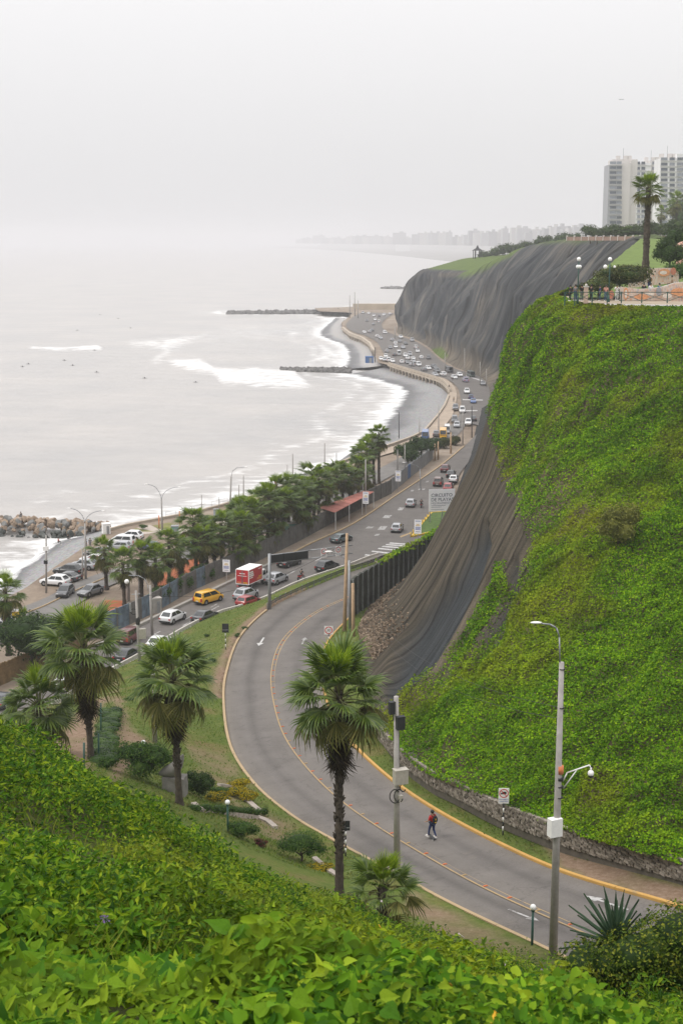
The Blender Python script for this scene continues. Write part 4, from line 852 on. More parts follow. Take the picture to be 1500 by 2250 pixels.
# blades stand up: local y = up vector
upv = np.stack([0.35 * np.cos(th), 0.35 * np.sin(th), np.ones(len(P))], -1); upv /= np.linalg.norm(upv, axis=1)[:, None]; sd_ = np.stack([-np.sin(th), np.cos(th), 0 * th], -1); nz = np.cross(sd_, upv)
def blades(P, h, mat, name, wid=1.0):
    T = BLADE[0]; V = P[:, None] + h[:, None, None] * (T[None, :, 0:1] * wid * sd_[:, None] + T[None, :, 1:2] * upv[:, None] + T[None, :, 2:3] * nz[:, None])
    F = np.arange(len(P) * 4).reshape(-1, 4); return link(name, np_mesh(name, V.reshape(-1, 3), F, [mat]))
gr = blades(P, RNG.uniform(0.18, 0.42, len(P)), M_BLADE, 'tall_grass', 0.65); tag(gr, 'yellowish tall grass growing between the hillside plants', 'grass', kind='stuff')

# ---- broad leaves right in front of the camera
fw = inv * ss(13.5, 9.5, TG[..., 1]) * ss(2.6, 3.4, TG[..., 1]) * (6.5 / np.maximum(TG[..., 1], 3)) ** 1.1
P, N, ix = sample_grid(TG, fw, 36000)
c_ = n2(P[:, 0], P[:, 1], 0.75, 3, 6.0); top = 0.05 + 0.32 * ss(0.42, 0.72, c_) * ss(3.0, 6.0, P[:, 1]) + 0.12 * ss(0.5, 0.7, n2(P[:, 0], P[:, 1], 2.6, 2, 31.0)); hfrac = np.sqrt(RNG.uniform(0.0, 1, len(P)))
P[:, 2] += top * hfrac
up = np.stack([RNG.normal(0, 0.4, len(P)), -0.45 + RNG.normal(0, 0.4, len(P)), np.ones(len(P))], -1); sz = RNG.uniform(0.026, 0.085, len(P)) * np.clip((P[:, 1] / 6) ** 0.3, 0.85, 1.25)
Uf, Vf = projA(P); spn = n2(P[:, 0], P[:, 1], 0.8, 3, 21.0); sz = sz * (0.62 + 0.62 * ss(1000, 600, Uf) * ss(0.3, 0.6, spn) + 0.15 * RNG.uniform(-1, 1, len(P))); seen = (Uf > 20) & (Uf < 1480) & (Vf < 2235) & (Vf > 1900) & (hfrac > 0.86)
order = np.argsort(np.where(seen, P[:, 1] / sz / 60, 1e9)); big = order[:300]; rest = np.setdiff1d(np.arange(len(P)), big)
isl = (spn[rest] + RNG.normal(0, 0.07, len(rest))) > 0.5
vine = empty('foreground_creeper', (0, 6, float(gz(0, 6))), label='broad-leaved green creeper right in front of the viewer', cat='creeper')
def off(P): return P - np.array(vine.location)[None]
o = leaf_obj('small_leaves', off(P[rest][isl]), up[rest][isl], sz[rest][isl], HEART, M_FORE, 0.3, vine); o['kind'] = 'stuff'
o = leaf_obj('narrow_leaves', off(P[rest][~isl]), up[rest][~isl], sz[rest][~isl] * 1.5, SPEAR, M_FORE, 0.3, vine); o['kind'] = 'stuff'
def leafmesh(name, seed, oval):
    r = np.random.default_rng(seed); T = []; n = 9   # outline with a folded, slightly wavy blade
    pts = [(0, 0.0), (0.3, -0.12), (0.5, 0.12), (0.46, 0.34), (0.26, 0.58), (0.12, 0.82), (0, 1.05)] if not oval else [(0, 0), (0.14, 0.1), (0.24, 0.32), (0.26, 0.5), (0.2, 0.72), (0.09, 0.9), (0, 1.05)]
    mb = MB(); mid = [(0, y, -0.06 - 0.16 * max(y, 0) ** 2) for _, y in pts]
    for sgn in (1, -1):
        ed = [(sgn * x, y, 0.06 * (x / 0.5) - 0.18 * max(y, 0) ** 2 + r.normal(0, 0.02)) for x, y in pts]
        for k in range(len(pts) - 1):
            if k == 0: mb.add([mid[0], ed[1], mid[1]] if sgn > 0 else [mid[0], mid[1], ed[1]], [(0, 1, 2)])
            elif k == len(pts) - 2: mb.add([mid[k], ed[k], mid[k + 1]], [(0, 1, 2)])
            else: mb.add([mid[k], ed[k], ed[k + 1], mid[k + 1]], [(0, 1, 2, 3)])
    mb.tube([(0, 0, -0.06), (0, -0.35, -0.2), (0, -0.55, -0.5)], 0.018, 4)
    return mb.mesh(name, M_FOREO, True)
def m_foreo():
    m, nt, N_, L, b = nodes_of('foreground_big_leaf'); oi = N_.new('ShaderNodeObjectInfo')
    r = ramp_node(nt, oi.outputs['Random'], [(0.0, (0.035, 0.12, 0.007)), (0.45, (0.09, 0.2, 0.009)), (0.8, (0.16, 0.28, 0.012)), (1.0, (0.28, 0.37, 0.02))]); n_ = noise_node(nt, 9, 4, 0.6, objco(nt))
    c = mix_node(nt, 0.5, r.outputs[0], ramp_node(nt, n_.outputs['Fac'], [(0.3, (0.7, 0.7, 0.7)), (0.7, (1.2, 1.2, 1.1))]).outputs[0], 'MULTIPLY'); L.new(c.outputs[0], b.inputs['Base Color']); b.inputs['Roughness'].default_value = 0.6; b.inputs['Specular IOR Level'].default_value = 0.1
    t = N_.new('ShaderNodeBsdfTranslucent'); L.new(c.outputs[0], t.inputs[0]); ms = N_.new('ShaderNodeMixShader'); ms.inputs[0].default_value = 0.35; L.new(b.outputs[0], ms.inputs[1]); L.new(t.outputs[0], ms.inputs[2]); L.new(ms.outputs[0], N_['Material Output'].inputs[0]); return m
M_FOREO = m_foreo(); lms = [leafmesh('leaf', s_, s_ % 3 == 2) for s_ in range(6)]
for q, i in enumerate(big):
    n_ = Vector(up[i]).normalized(); rot = n_.to_track_quat('Z', 'Y') @ Quaternion((0, 0, 1), random.uniform(0, 6.28)); l = link('leaf', lms[q % 6], vine); l.location = Vector(P[i]) - vine.location; l.rotation_mode = 'QUATERNION'; l.rotation_quaternion = rot; l.scale = [float(sz[i]) * 1.25] * 3
# flowers
PET_Y = plain('petal_yellow', (0.65, 0.36, 0.02), 0.6); PET_P = plain('petal_purple', (0.33, 0.2, 0.55), 0.6); PET_W = plain('petal_white', (0.65, 0.55, 0.6), 0.6)
def flower(loc, r, mat, label, group, n=5):
    mb = MB()
    for k in range(n):
        a = 2 * math.pi * k / n; b0, b1 = a - 0.5, a + 0.5
        mb.add([(0, 0, 0), (r * 0.7 * math.cos(b0), r * 0.7 * math.sin(b0), r * 0.25), (r * math.cos(a), r * math.sin(a), r * 0.35), (r * 0.7 * math.cos(b1), r * 0.7 * math.sin(b1), r * 0.25)], [(0, 1, 2, 3)])
    mb.cyl((0, 0, -0.18), (0, 0, 0.01), 0.006, 0.01, 5)
    o = mb.build('flower', mat, None, True, loc, (R(50), 0, random.uniform(0, 6))); return tag(o, label, 'flower', group)
def fore_at(u, v, lift=0.05):
    for Y in np.arange(3.0, 32, 0.1):
        p = atY(u, v, Y)
        if p.z <= gz(p.x, p.y) + lift + 0.34 * ss(3, 6, Y) * ss(0.42, 0.72, n2(p.x, p.y, 0.75, 3, 6.0)): return p
    return p
flower(fore_at(230, 2020), 0.055, PET_P, 'purple trumpet flower high in the creeper near the left edge', None)
flower(fore_at(1190, 2130), 0.05, PET_P, 'lilac flower in the creeper below the tall lamp pole', None)
for q, (u, v) in enumerate([(832, 2032), (870, 2090), (930, 2118), (968, 2146), (1004, 2139), (790, 2161), (1088, 2226), (760, 2040)]):
    flower(fore_at(u, v), 0.017, PET_Y, 'small orange-yellow flower in the foreground creeper', 'small yellow flowers in the foreground creeper')
for q, (u, v) in enumerate([(838, 1980), (1008, 2052), (1085, 2115), (1112, 2112)]):
    flower(fore_at(u, v), 0.03, PET_W, 'small pale pink flower on the brow of the foreground creeper', 'pale flowers on the brow of the creeper')

# ---- lawn blades around the ramp
lw = ((TG[..., 1] > 72) & (TG[..., 1] < 190) & (U_ > -60) & (U_ < 1560)) * ss(0.3, 0.6, D_) * (1 - dirt) * ss(60, 20, D_)
P, N, ix = sample_grid(TG, lw * (100 / np.maximum(TG[..., 1], 60)), 70000); th = RNG.uniform(0, 6.28, len(P))
upv = np.stack([0.5 * np.cos(th), 0.5 * np.sin(th), np.ones(len(P))], -1); upv /= np.linalg.norm(upv, axis=1)[:, None]; sd_ = np.stack([-np.sin(th), np.cos(th), 0 * th], -1); nz = np.cross(sd_, upv)
gr = blades(P, RNG.uniform(0.08, 0.2, len(P)), M_LAWN, 'lawn_grass', 9.0); tag(gr, 'short patchy lawn on the verges of the curving road', 'grass', kind='stuff')

# ---- bushes and broad-leaved trees
def blob_points(ell, n, rng):
    """points near the skin of a union of ellipsoids, with outward normals"""
    P, N = [], []; vol = np.array([(e[3] * e[4] + e[3] * e[5] + e[4] * e[5]) for e in ell]); cnt = np.maximum((n * vol / vol.sum()).astype(int), 8)
    for e, k in zip(ell, cnt):
        d = rng.normal(size=(k, 3)); d /= np.linalg.norm(d, axis=1)[:, None]; r = rng.uniform(0.72, 1.06, k) ** 1
        p = np.array(e[:3]) + d * np.array(e[3:6]) * r[:, None]; keep = np.ones(k, bool)
        for g in ell:
            if g is e: continue
            q = ((p - np.array(g[:3])) / np.array(g[3:6])); keep &= (q * q).sum(1) > 0.55
        keep &= rng.uniform(size=k) < 0.35 + 0.65 * ss(-0.9, 0.0, d[:, 2]); P.append(p[keep]); N.append(d[keep])
    return np.vstack(P), np.vstack(N)
def lumps(rx, ry, rz, z0, k, rng, f=0.55):
    out = [(0, 0, z0 + rz, rx * 0.72, ry * 0.72, rz * 0.8)]
    for i in range(k):
        a = rng.uniform(0, 6.28); e = rng.uniform(-0.35, 0.9); r = rng.uniform(0.5, 0.75); s_ = f * rng.uniform(0.6, 1.0)
        out.append((rx * r * math.cos(a) * math.cos(e), ry * r * math.sin(a) * math.cos(e), z0 + rz + rz * r * math.sin(e), rx * s_, ry * s_, rz * s_ * 0.85))
    return out
def plant(name, loc, ell, n, size, mat, label, cat, tmpl=OVAL, stems=(), group=None, seed=0, tilt=0.6, stem_mat=None, crown='crown', inner=None):
    rng = np.random.default_rng(seed + 100); t = empty(name, loc, 0, label, cat, group)
    P, N = blob_points(ell, n, rng); leaf_obj(crown, P, N + np.array([0, 0, 0.5]), rng.uniform(0.6, 1.25, len(P)) * size, tmpl, mat, tilt, t, rng)
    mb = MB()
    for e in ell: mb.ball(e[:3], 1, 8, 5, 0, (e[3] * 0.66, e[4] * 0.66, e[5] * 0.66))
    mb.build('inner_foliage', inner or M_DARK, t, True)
    if stems:
        mb = MB()
        for s_ in stems: mb.tube(s_[0], s_[1], 6)
        mb.build('trunk', stem_mat or BARK, t, True)
    return t

# ---- palms
G_NEW = leafmat('palm_new', [(0, (0.14, 0.23, 0.010)), (1, (0.28, 0.37, 0.02))], 0.4, 0.42); G_MID = leafmat('palm_green', [(0, (0.05, 0.095, 0.010)), (1, (0.14, 0.2, 0.025))], 0.28, 0.38, spec=0.4)
G_OLD = leafmat('palm_old', [(0, (0.07, 0.078, 0.018)), (1, (0.19, 0.175, 0.05))], 0.25, 0.5); G_DEAD = leafmat('palm_dead', [(0, (0.018, 0.014, 0.010)), (0.8, (0.05, 0.04, 0.026)), (1, (0.11, 0.085, 0.05))], 0.12, 0.8)
PETI = plain('palm_petiole', (0.12, 0.13, 0.04), 0.6)
def fan(name, mat, seed, nb=24, spread=105, droop=0.25, ragged=0.12, petiole=0.95, fold=0.0, hang=0.0):
    r = np.random.default_rng(seed); mb = MB(); c = np.array([0, petiole, 0.0])
    for k in range(nb):
        a = R(-spread + 2 * spread * k / (nb - 1)) ; da = R(spread / nb) * 1.05; ln = (1.0 - 0.22 * abs(a) / R(spread)) * r.uniform(1 - ragged, 1 + ragged * 0.5)
        def pt(ang, rad, dz): return (c[0] + rad * math.sin(ang), c[1] + rad * math.cos(ang), c[2] + dz - droop * rad * rad - hang * rad + fold * abs(math.sin(ang)) * rad)
        z = 0.035 if k % 2 else -0.02; m1, m2 = 0.48 * ln, 0.78 * ln
        vs = [tuple(c), pt(a - da, m1, -0.02), pt(a, m1, 0.035), pt(a + da, m1, -0.02), pt(a - da * 0.45, m2, -0.02), pt(a + da * 0.45, m2, -0.02), pt(a + r.normal(0, 0.03), ln, -0.05 - r.uniform(0, 0.22))]
        mb.add(vs, [(0, 1, 2), (0, 2, 3), (1, 4, 2), (2, 4, 5), (2, 5, 3), (4, 6, 5)])
    n0 = len(mb.f); mb.tube([(0, 0, 0), (0, petiole * 0.5, 0.05), (0, petiole, 0)], [0.035, 0.025, 0.018], 4, 1)
    return mb.mesh(name, [mat, PETI], False)
FR_NEW = [fan('frond', G_NEW, s_, 20, 62, 0.02, 0.06, 0.85, 0.25) for s_ in (1, 2)]; FR_MID = [fan('frond', G_MID, s_, 24, 110, 0.22, 0.24, 1.0, 0.12) for s_ in (3, 4, 5, 6)]
FR_OLD = [fan('frond', G_OLD, s_, 22, 105, 0.45, 0.22, 0.95, -0.15, 0.12) for s_ in (7, 8, 9)]; FR_DEAD = [fan('dead_frond', G_DEAD, s_, 16, 55, 0.25, 0.3, 0.6, -0.5, 0.2) for s_ in (10, 11, 12)]
def trunk_mesh(H, r0, r1, seed, stubs=True, bow=0.0, smooth_low=0.25):
    r = np.random.default_rng(seed); n, k = 12, max(10, int(H * 5)); mb = MB(); vs = []
    for j in range(k + 1):
        t = j / k; rad = r0 * (1.35 - 0.35 * min(1, t * 8)) * (1 - t) + r1 * t; rad *= 1 + 0.07 * math.sin(j * 2.1)
        for i in range(n): a = 6.2832 * i / n; q = rad * (1 + (0.1 if t > smooth_low else 0.04) * r.normal()); vs.append((bow * math.sin(t * 3.1) + q * math.cos(a), q * math.sin(a), H * t))
    mb.add(vs, [(j * n + i, j * n + (i + 1) % n, (j + 1) * n + (i + 1) % n, (j + 1) * n + i) for j in range(k) for i in range(n)])
    if stubs:
        for q in range(int(H * 26)):
            t = r.uniform(smooth_low, 1); a = r.uniform(0, 6.28); rad = (r0 * (1 - t) + r1 * t); x, y, z = bow * math.sin(t * 3.1) + rad * math.cos(a), rad * math.sin(a), H * t; o_ = r.uniform(0.04, 0.12)
            mb.cyl((x * 0.95, y * 0.95, z), (x + o_ * math.cos(a), y + o_ * math.sin(a), z + r.uniform(0.05, 0.2)), 0.05, 0.02, 4)
    return mb.mesh('trunk', TRUNK, True)
TRUNK = plain('palm_trunk', (0.06, 0.048, 0.035), 0.95, var=0.55, scale=4)
def palm(name, loc, H, rad, label, cat='palm tree', group=None, nf=46, nskirt=44, seed=0, r0=0.2, r1=0.155, lean=(0, 0), skirt=1.0, stubs=True, newf=5, bow=0.0, low=-40):
    """fan palm: trunk, live fronds one by one, a skirt of dead ones"""
    rng = random.Random(seed); t = empty(name, loc, 0, label, cat, group); link('trunk', trunk_mesh(H, r0, r1, seed, stubs, bow), t)
    k = rad / 1.6
    def put(nm, me, az, el, z, s_, roll=0.0):
        o = link(nm, me, t); o.rotation_mode = 'QUATERNION'; o.rotation_quaternion = Quaternion((0, 0, 1), az) @ Quaternion((1, 0, 0), el) @ Quaternion((0, 1, 0), roll); o.location = (0.1 * -math.sin(az), 0.1 * math.cos(az), z); o.scale = (s_, s_, s_)
    for i in range(nf):
        f = i / (nf - 1); az = i * 2.39996 + rng.uniform(-0.35, 0.35); el = R(88 + (low - 88) * (f ** 0.85)) + rng.uniform(-0.22, 0.2)
        me = rng.choice(FR_NEW) if i < newf else rng.choice(FR_MID) if f < 0.72 else rng.choice(FR_OLD)
        put('frond', me, az, el, H - 0.05 - 0.55 * k * f, k * rng.uniform(0.75, 1.12) * (0.95 if i < newf else 1), rng.uniform(-0.35, 0.35))
    if nskirt:
        for i in range(nskirt):
            f = i / nskirt; put('dead_frond', rng.choice(FR_DEAD), i * 2.39996 + rng.uniform(-0.3, 0.3), R(-58 - 24 * f) + rng.uniform(-0.08, 0.08), H - 0.5 * k - 1.15 * k * f * skirt, k * rng.uniform(0.6, 0.9), rng.uniform(-0.5, 0.5))
    return t
def palm_at(name, u, v, Y, rad, base_u, label, **kw):
    tilt = kw.pop('tilt', (0, 0))
    c = atY(u, v, Y); b_ = atY(base_u, 1700, Y); x = c.x; zb = float(gz(x, Y)) if Y < 200 else kw.pop('zb'); zb = kw.pop('zb', zb)
    t = palm(name, (x, Y, zb - 0.1), c.z - zb + 0.1, rad, label, **kw); t.rotation_euler = (R(tilt[0]), R(tilt[1]), 0); return t
PG = 'tall fan palms in the garden beside the ramp'
palm_at('fan_palm', 745, 1515, 60, 2.1, 740, 'tall fan palm with a shaggy skirt standing in front of the curving road', seed=1, group=PG, nf=50, nskirt=56, skirt=1.25)
palm_at('fan_palm', 388, 1478, 77, 2.4, 390, 'fan palm rising beside the grey stone sculpture', seed=2, group=PG, nf=42, nskirt=60, skirt=1.0, tilt=(1, -1.5), low=-52)
palm_at('fan_palm', 192, 1415, 85, 2.55, 195, 'tallest-crowned fan palm beside the dirt path at left', seed=3, group=PG, nf=46, nskirt=56, skirt=1.4, tilt=(-1, -2), low=-48, newf=7)
palm_at('fan_palm', 82, 1540, 88, 2.5, 90, 'low fan palm half hidden behind the left end of the green hillside', seed=4, group=PG, nf=42, nskirt=30, low=-56, newf=4, tilt=(2, 2))
palm_at('young_fan_palm', 842, 1945, 51, 1.35, 842, 'young stemless-looking fan palm at the foot of the pole with black boxes', seed=5, nf=26, nskirt=0, newf=6, low=-20)
palm('terrace_palm', tuple(atY(1417, 590, 180)), atY(1415, 412, 180).z - atY(1417, 590, 180).z, 1.95, 'single tall slender fan palm behind the mosaic terrace', seed=6, nf=34, nskirt=8, r0=0.42, r1=0.3, skirt=0.6)
TW = [(220, 1398), (340, 1345), (420, 1300), (520, 1255), (640, 1198), (760, 1134), (860, 1086), (960, 1010)]
def wall_v(u): return float(np.interp(u, [p[0] for p in TW], [p[1] for p in TW]))
protos = {}
mids = [(20, 1300, 1440, 1.1), (235, 1212, 1296, 0.95), (274, 1238, 1330, 0.9), (312, 1222, 1318, 0.95), (342, 1236, 1322, 0.95), (372, 1196, 1292, 1.0), (398, 1212, 1278, 0.9), (432, 1148, 1262, 1.15), (446, 1190, 1272, 1.0), (474, 1178, 1262, 1.1), (512, 1200, 1250, 1.0), (530, 1150, 1240, 1.05), (548, 1182, 1234, 1.05), (505, 1142, 1215, 0.8), (522, 1120, 1190, 0.8),
        (560, 1128, 1225, 1.1), (588, 1100, 1210, 1.15), (604, 1138, 1206, 1.05), (622, 1102, 1196, 1.2), (636, 1072, 1180, 1.15), (658, 1106, 1182, 1.15), (678, 1078, 1165, 1.15), (700, 1062, 1155, 1.1), (716, 1084, 1142, 1.0), (738, 1036, 1118, 1.2), (592, 1172, 1212, 0.8), (668, 1130, 1178, 0.9),
        (786, 1028, 1098, 1.05), (804, 985, 1070, 1.05), (822, 974, 1066, 1.1), (832, 962, 1062, 1.05), (806, 1046, 1088, 0.8), (770, 1050, 1110, 0.9), (100, 1385, 1432, 0.6), (55, 1372, 1420, 0.55), (455, 1160, 1256, 1.1), (488, 1158, 1246, 1.15), (535, 1122, 1222, 1.1), (572, 1104, 1206, 1.15), (610, 1078, 1185, 1.15), (648, 1066, 1168, 1.2), (664, 1086, 1172, 1.1), (690, 1046, 1148, 1.15), (722, 1050, 1128, 1.1), (752, 1044, 1112, 1.1), (792, 1000, 1078, 1.1), (1062, 1000, 0, 0)]
mids = [m_ for m_ in mids if m_[3]]
desc = {0: 'fan palm at the far left edge beside the white van', 1: 'slender palm in the car park beside the row of parked cars', 33: 'stunted palm in front of the dark round tree'}
for q, (u, v, vb, s_) in enumerate(mids):
    b_ = at(u, vb, 3.7); H = atY(u, v, b_.y).z - 3.7; key = (q % 4, round(H * 1.5) / 1.5)
    if key not in protos:
        protos[key] = palm('coast_palm', b_, key[1], 2.3, 'x', nf=28, nskirt=14 if q % 3 else 22, seed=20 + q, r0=0.26, r1=0.2, stubs=False, newf=5, low=-55); t = protos[key]
    else: t = copy_tree(protos[key])
    t.location = b_; t.rotation_euler = (0, 0, random.uniform(0, 6.28)); t.scale = (s_, s_, H / key[1]) if s_ < 0.7 else (s_ * 1.12, s_ * 1.12, 1.05); t.rotation_euler = (random.uniform(-.05, .05), random.uniform(-.05, .05), random.uniform(0, 6.28))
    ORD = ['%d' % i for i in range(40)] if False else ['first', 'second', 'third', 'fourth', 'fifth', 'sixth', 'seventh', 'eighth', 'ninth', 'tenth', 'eleventh', 'twelfth', 'thirteenth', 'fourteenth', 'fifteenth', 'sixteenth', 'seventeenth']
    zone = [z_ for z_ in range(5) if ((45, 480, 600, 760, 2000)[z_] > u)][0]
    rank = sorted(m_[0] for m_ in mids if [z_ for z_ in range(5) if ((45, 480, 600, 760, 2000)[z_] > m_[0])][0] == zone).index(u)
    where = ('at the far left', 'between the red court and the car park', 'in the dense clump beside the red lorry', 'in the thick row before the red awning', 'at the far end near the beach')[zone]
    tag(t, desc.get(q, ('shaggy fan palm %s, %s from the left' % (where, ORD[rank]))), 'palm tree', 'palms behind the coast road wall')
# ================================================================== STREET FURNITURE, WALLS, SIGNS
CONC = plain('concrete', (0.36, 0.34, 0.31), 0.9, var=0.18, scale=1.5); CONC_D = plain('concrete_dark', (0.135, 0.13, 0.12), 0.95, var=0.3, scale=1.2, world_co=True); CONC_L = plain('concrete_pale', (0.5, 0.47, 0.43), 0.9, var=0.15, scale=0.8, world_co=True)
POLE_C = plain('pole_concrete', (0.33, 0.31, 0.29), 0.85, var=0.15, scale=3); POLE_W = plain('pole_buff', (0.42, 0.29, 0.18), 0.9, var=0.2, scale=2); STEEL = plain('galvanised_steel', (0.3, 0.31, 0.32), 0.5, 0.5, 0.12, 4); BLACK = plain('black_paint', (0.02, 0.022, 0.024), 0.6); DGREEN = plain('green_paint', (0.02, 0.07, 0.055), 0.5)
WHITE = plain('white_paint', (0.8, 0.79, 0.77), 0.55, var=0.06); GREYBOX = plain('grey_cabinet', (0.4, 0.37, 0.32), 0.6); RUB = plain('cable_rubber', (0.018, 0.018, 0.018), 0.7); GLOBE = plain('globe_opal', (0.8, 0.8, 0.79), 0.35, var=0.04); REDP = plain('red_paint', (0.55, 0.03, 0.035), 0.5); ORANGE = plain('orange_paint', (0.62, 0.2, 0.08), 0.7); YELP = plain('yellow_paint', (0.62, 0.4, 0.03), 0.6); BLUEP = plain('blue_paint', (0.06, 0.14, 0.32), 0.6)
GRAF = plain('graffiti_concrete', (0.12, 0.16, 0.2), 0.95, var=0.45, scale=0.9, world_co=True); MOSS = plain('mossy_concrete', (0.035, 0.038, 0.028), 0.95, var=0.7, scale=0.7, world_co=True); RIB = plain('steel_rib', (0.2, 0.21, 0.2), 0.8, var=0.3, scale=2)
INK = plain('sign_ink', (0.05, 0.06, 0.1), 0.6); INK_B = plain('sign_blue_ink', (0.12, 0.16, 0.4), 0.6); INK_G = plain('sign_grey_ink', (0.28, 0.28, 0.33), 0.6); PAPER = plain('banner_white', (0.88, 0.87, 0.88), 0.7, var=0.06)

def along(line, step):
    L_ = np.array(line, float); d = np.r_[0, np.cumsum(np.linalg.norm(np.diff(L_, axis=0), axis=1))]; n = max(2, int(round(d[-1] / step)) + 1); s_ = np.linspace(0, d[-1], n); return np.stack([np.interp(s_, d, L_[:, k]) for k in range(3)], -1)
def wall_panels(name, line, h, label, cat, mat_fn, step=3.0, th=0.14, post=0.26, post_h=0.12, post_mat=None, cap=0.0):
    pts = along(line, step); c = pts[0]; t = empty(name, tuple(c), 0, label, cat)
    for k in range(len(pts) - 1):
        a, b_ = pts[k] - c, pts[k + 1] - c; m_ = (a + b_) / 2; ln = np.linalg.norm((b_ - a)[:2]); rz = math.atan2(b_[1] - a[1], b_[0] - a[0]); hh = h(k) if callable(h) else h
        mb = MB(); mb.box((0, 0, hh / 2 - 0.15), (ln - post * 0.8, th, hh + 0.3)); mb.box((0, 0, hh + 0.02), (ln - post * 0.8, th * 1.5, 0.06)) if cap else None
        for q in range(1, 4): mb.box((0, -th / 2 - 0.006, hh * q / 4), (ln - post, 0.012, 0.03))
        mb.build('panel', mat_fn(k), t, loc=tuple(m_), rot=(0, 0, rz))
    for k in range(len(pts)):
        a = pts[k] - c; d = pts[min(k + 1, len(pts) - 1)] - pts[max(k - 1, 0)]; hh = (h(min(k, len(pts) - 2)) if callable(h) else h) + post_h
        mb = MB(); mb.box((0, 0, hh / 2 - 0.15), (post, post, hh + 0.3)); mb.build('post', post_mat or CONC_D, t, loc=tuple(a), rot=(0, 0, math.atan2(d[1], d[0])))
    return t
wl_ = resample([at(u, v, 3.7) for u, v in [(195, 1408), (262, 1382), (340, 1345), (420, 1299), (520, 1254), (640, 1197), (760, 1133), (858, 1085)]], 80)
wall_panels('perimeter_wall', wl_, 2.9, 'long grey concrete panel wall running beside the coast road', 'wall', lambda k: GRAF if k in (1, 2, 4, 6, 7, 10) else CONC_D, 3.0)
wl2 = resample([at(u, v, 3.7) for u, v in [(860, 1083), (885, 1062), (905, 1045), (928, 1028), (950, 1008)]], 20)
FENCE_G = plain('sheet_fence', (0.24, 0.25, 0.26), 0.7, var=0.15, scale=0.8, world_co=True)
wall_panels('sheet_fence', wl2, 3.0, 'pale grey sheet fence continuing beyond the concrete wall', 'fence', lambda k: BLUEP if k == 5 else FENCE_G, 3.4, 0.08, 0.15, 0.3, STEEL)
BAMBOO = plain('bamboo', (0.19, 0.125, 0.06), 0.85, var=0.35, scale=1.5, world_co=True)
bl = along([at(u, v, 3.8) for u, v in [(-60, 1532), (0, 1505), (70, 1475), (150, 1440), (192, 1415)]], 2.2); t = empty('bamboo_fence', tuple(bl[0]), 0, 'brown bamboo cane fence at the left below the dark round tree', 'fence')
for k in range(len(bl) - 1):
    mb = MB(); a, b_ = bl[k] - bl[0], bl[k + 1] - bl[0]
    for q in range(14): p = a + (b_ - a) * (q + 0.5) / 14; mb.cyl((p[0], p[1], p[2] - 0.2), (p[0], p[1], p[2] + 2.5 + random.uniform(-0.08, 0.08)), 0.075, 0.07, 6)
    mb.cyl((a[0], a[1], a[2] + 1.9), (b_[0], b_[1], b_[2] + 1.9), 0.05, 0.05, 5); o = mb.build('cane_panel', BAMBOO, t); o['kind'] = 'stuff'
# white concrete barrier between coast road and verge
bl = along([(p[0], p[1], 4.0) for p in resample([at(u, v, 4.0) for u, v in [(20, 1625), (150, 1535), (266, 1468), (304, 1448), (420, 1380), (490, 1350), (540, 1336), (588, 1318), (660, 1284), (760, 1250), (800, 1234), (830, 1224)]], 120)], 3.5)
t = empty('barrier_wall', tuple(bl[0]), 0, 'low pale concrete barrier between the coast road and the grass verge', 'barrier')
for k in range(len(bl) - 1):
    a, b_ = bl[k] - bl[0], bl[k + 1] - bl[0]; ln = np.linalg.norm((b_ - a)[:2]); mb = MB(); mb.prism([(-0.24, -0.3), (0.24, -0.3), (0.22, 0.18), (0.13, 0.3), (0.11, 0.72), (-0.11, 0.72), (-0.13, 0.3), (-0.22, 0.18)], -ln / 2 + 0.012, ln / 2 - 0.012)
    mb.build('barrier_block', CONC_L, t, loc=tuple((a + b_) / 2), rot=(0, 0, math.atan2(b_[1] - a[1], b_[0] - a[0]) - math.pi / 2))
# guardrail on the ramp
i0 = kL + 1; gl = along([tuple(p) for p in LK[i0:NR - 6]], 2.0); gl[:, 0] -= 0.25; t = empty('guardrail', tuple(gl[0]), 0, 'dark steel double guardrail along the inside of the ramp bend', 'guardrail')
for zc in (0.42, 0.68):
    mb = MB()
    for k in range(len(gl) - 1):
        a, b_ = gl[k] - gl[0], gl[k + 1] - gl[0]
        for d0, d1, o0, o1 in ((-0.11, -0.04, 0, 0.05), (-0.04, 0.04, 0.05, 0.0), (0.04, 0.11, 0.0, 0.05)):
            mb.quad((a[0] + o0, a[1] - o0, a[2] + zc + d0), (b_[0] + o0, b_[1] - o0, b_[2] + zc + d0), (b_[0] + o1, b_[1] - o1, b_[2] + zc + d1), (a[0] + o1, a[1] - o1, a[2] + zc + d1))
    mb.build('rail', plain('rail_steel', (0.09, 0.095, 0.09), 0.6, 0.3, 0.3, 3), t)
for k in range(0, len(gl)):
    mb = MB(); mb.box((0, 0, 0.3), (0.12, 0.14, 1.0)); mb.build('post', STEEL, t, loc=tuple(gl[k] - gl[0] - np.array([0.08, 0, 0])))

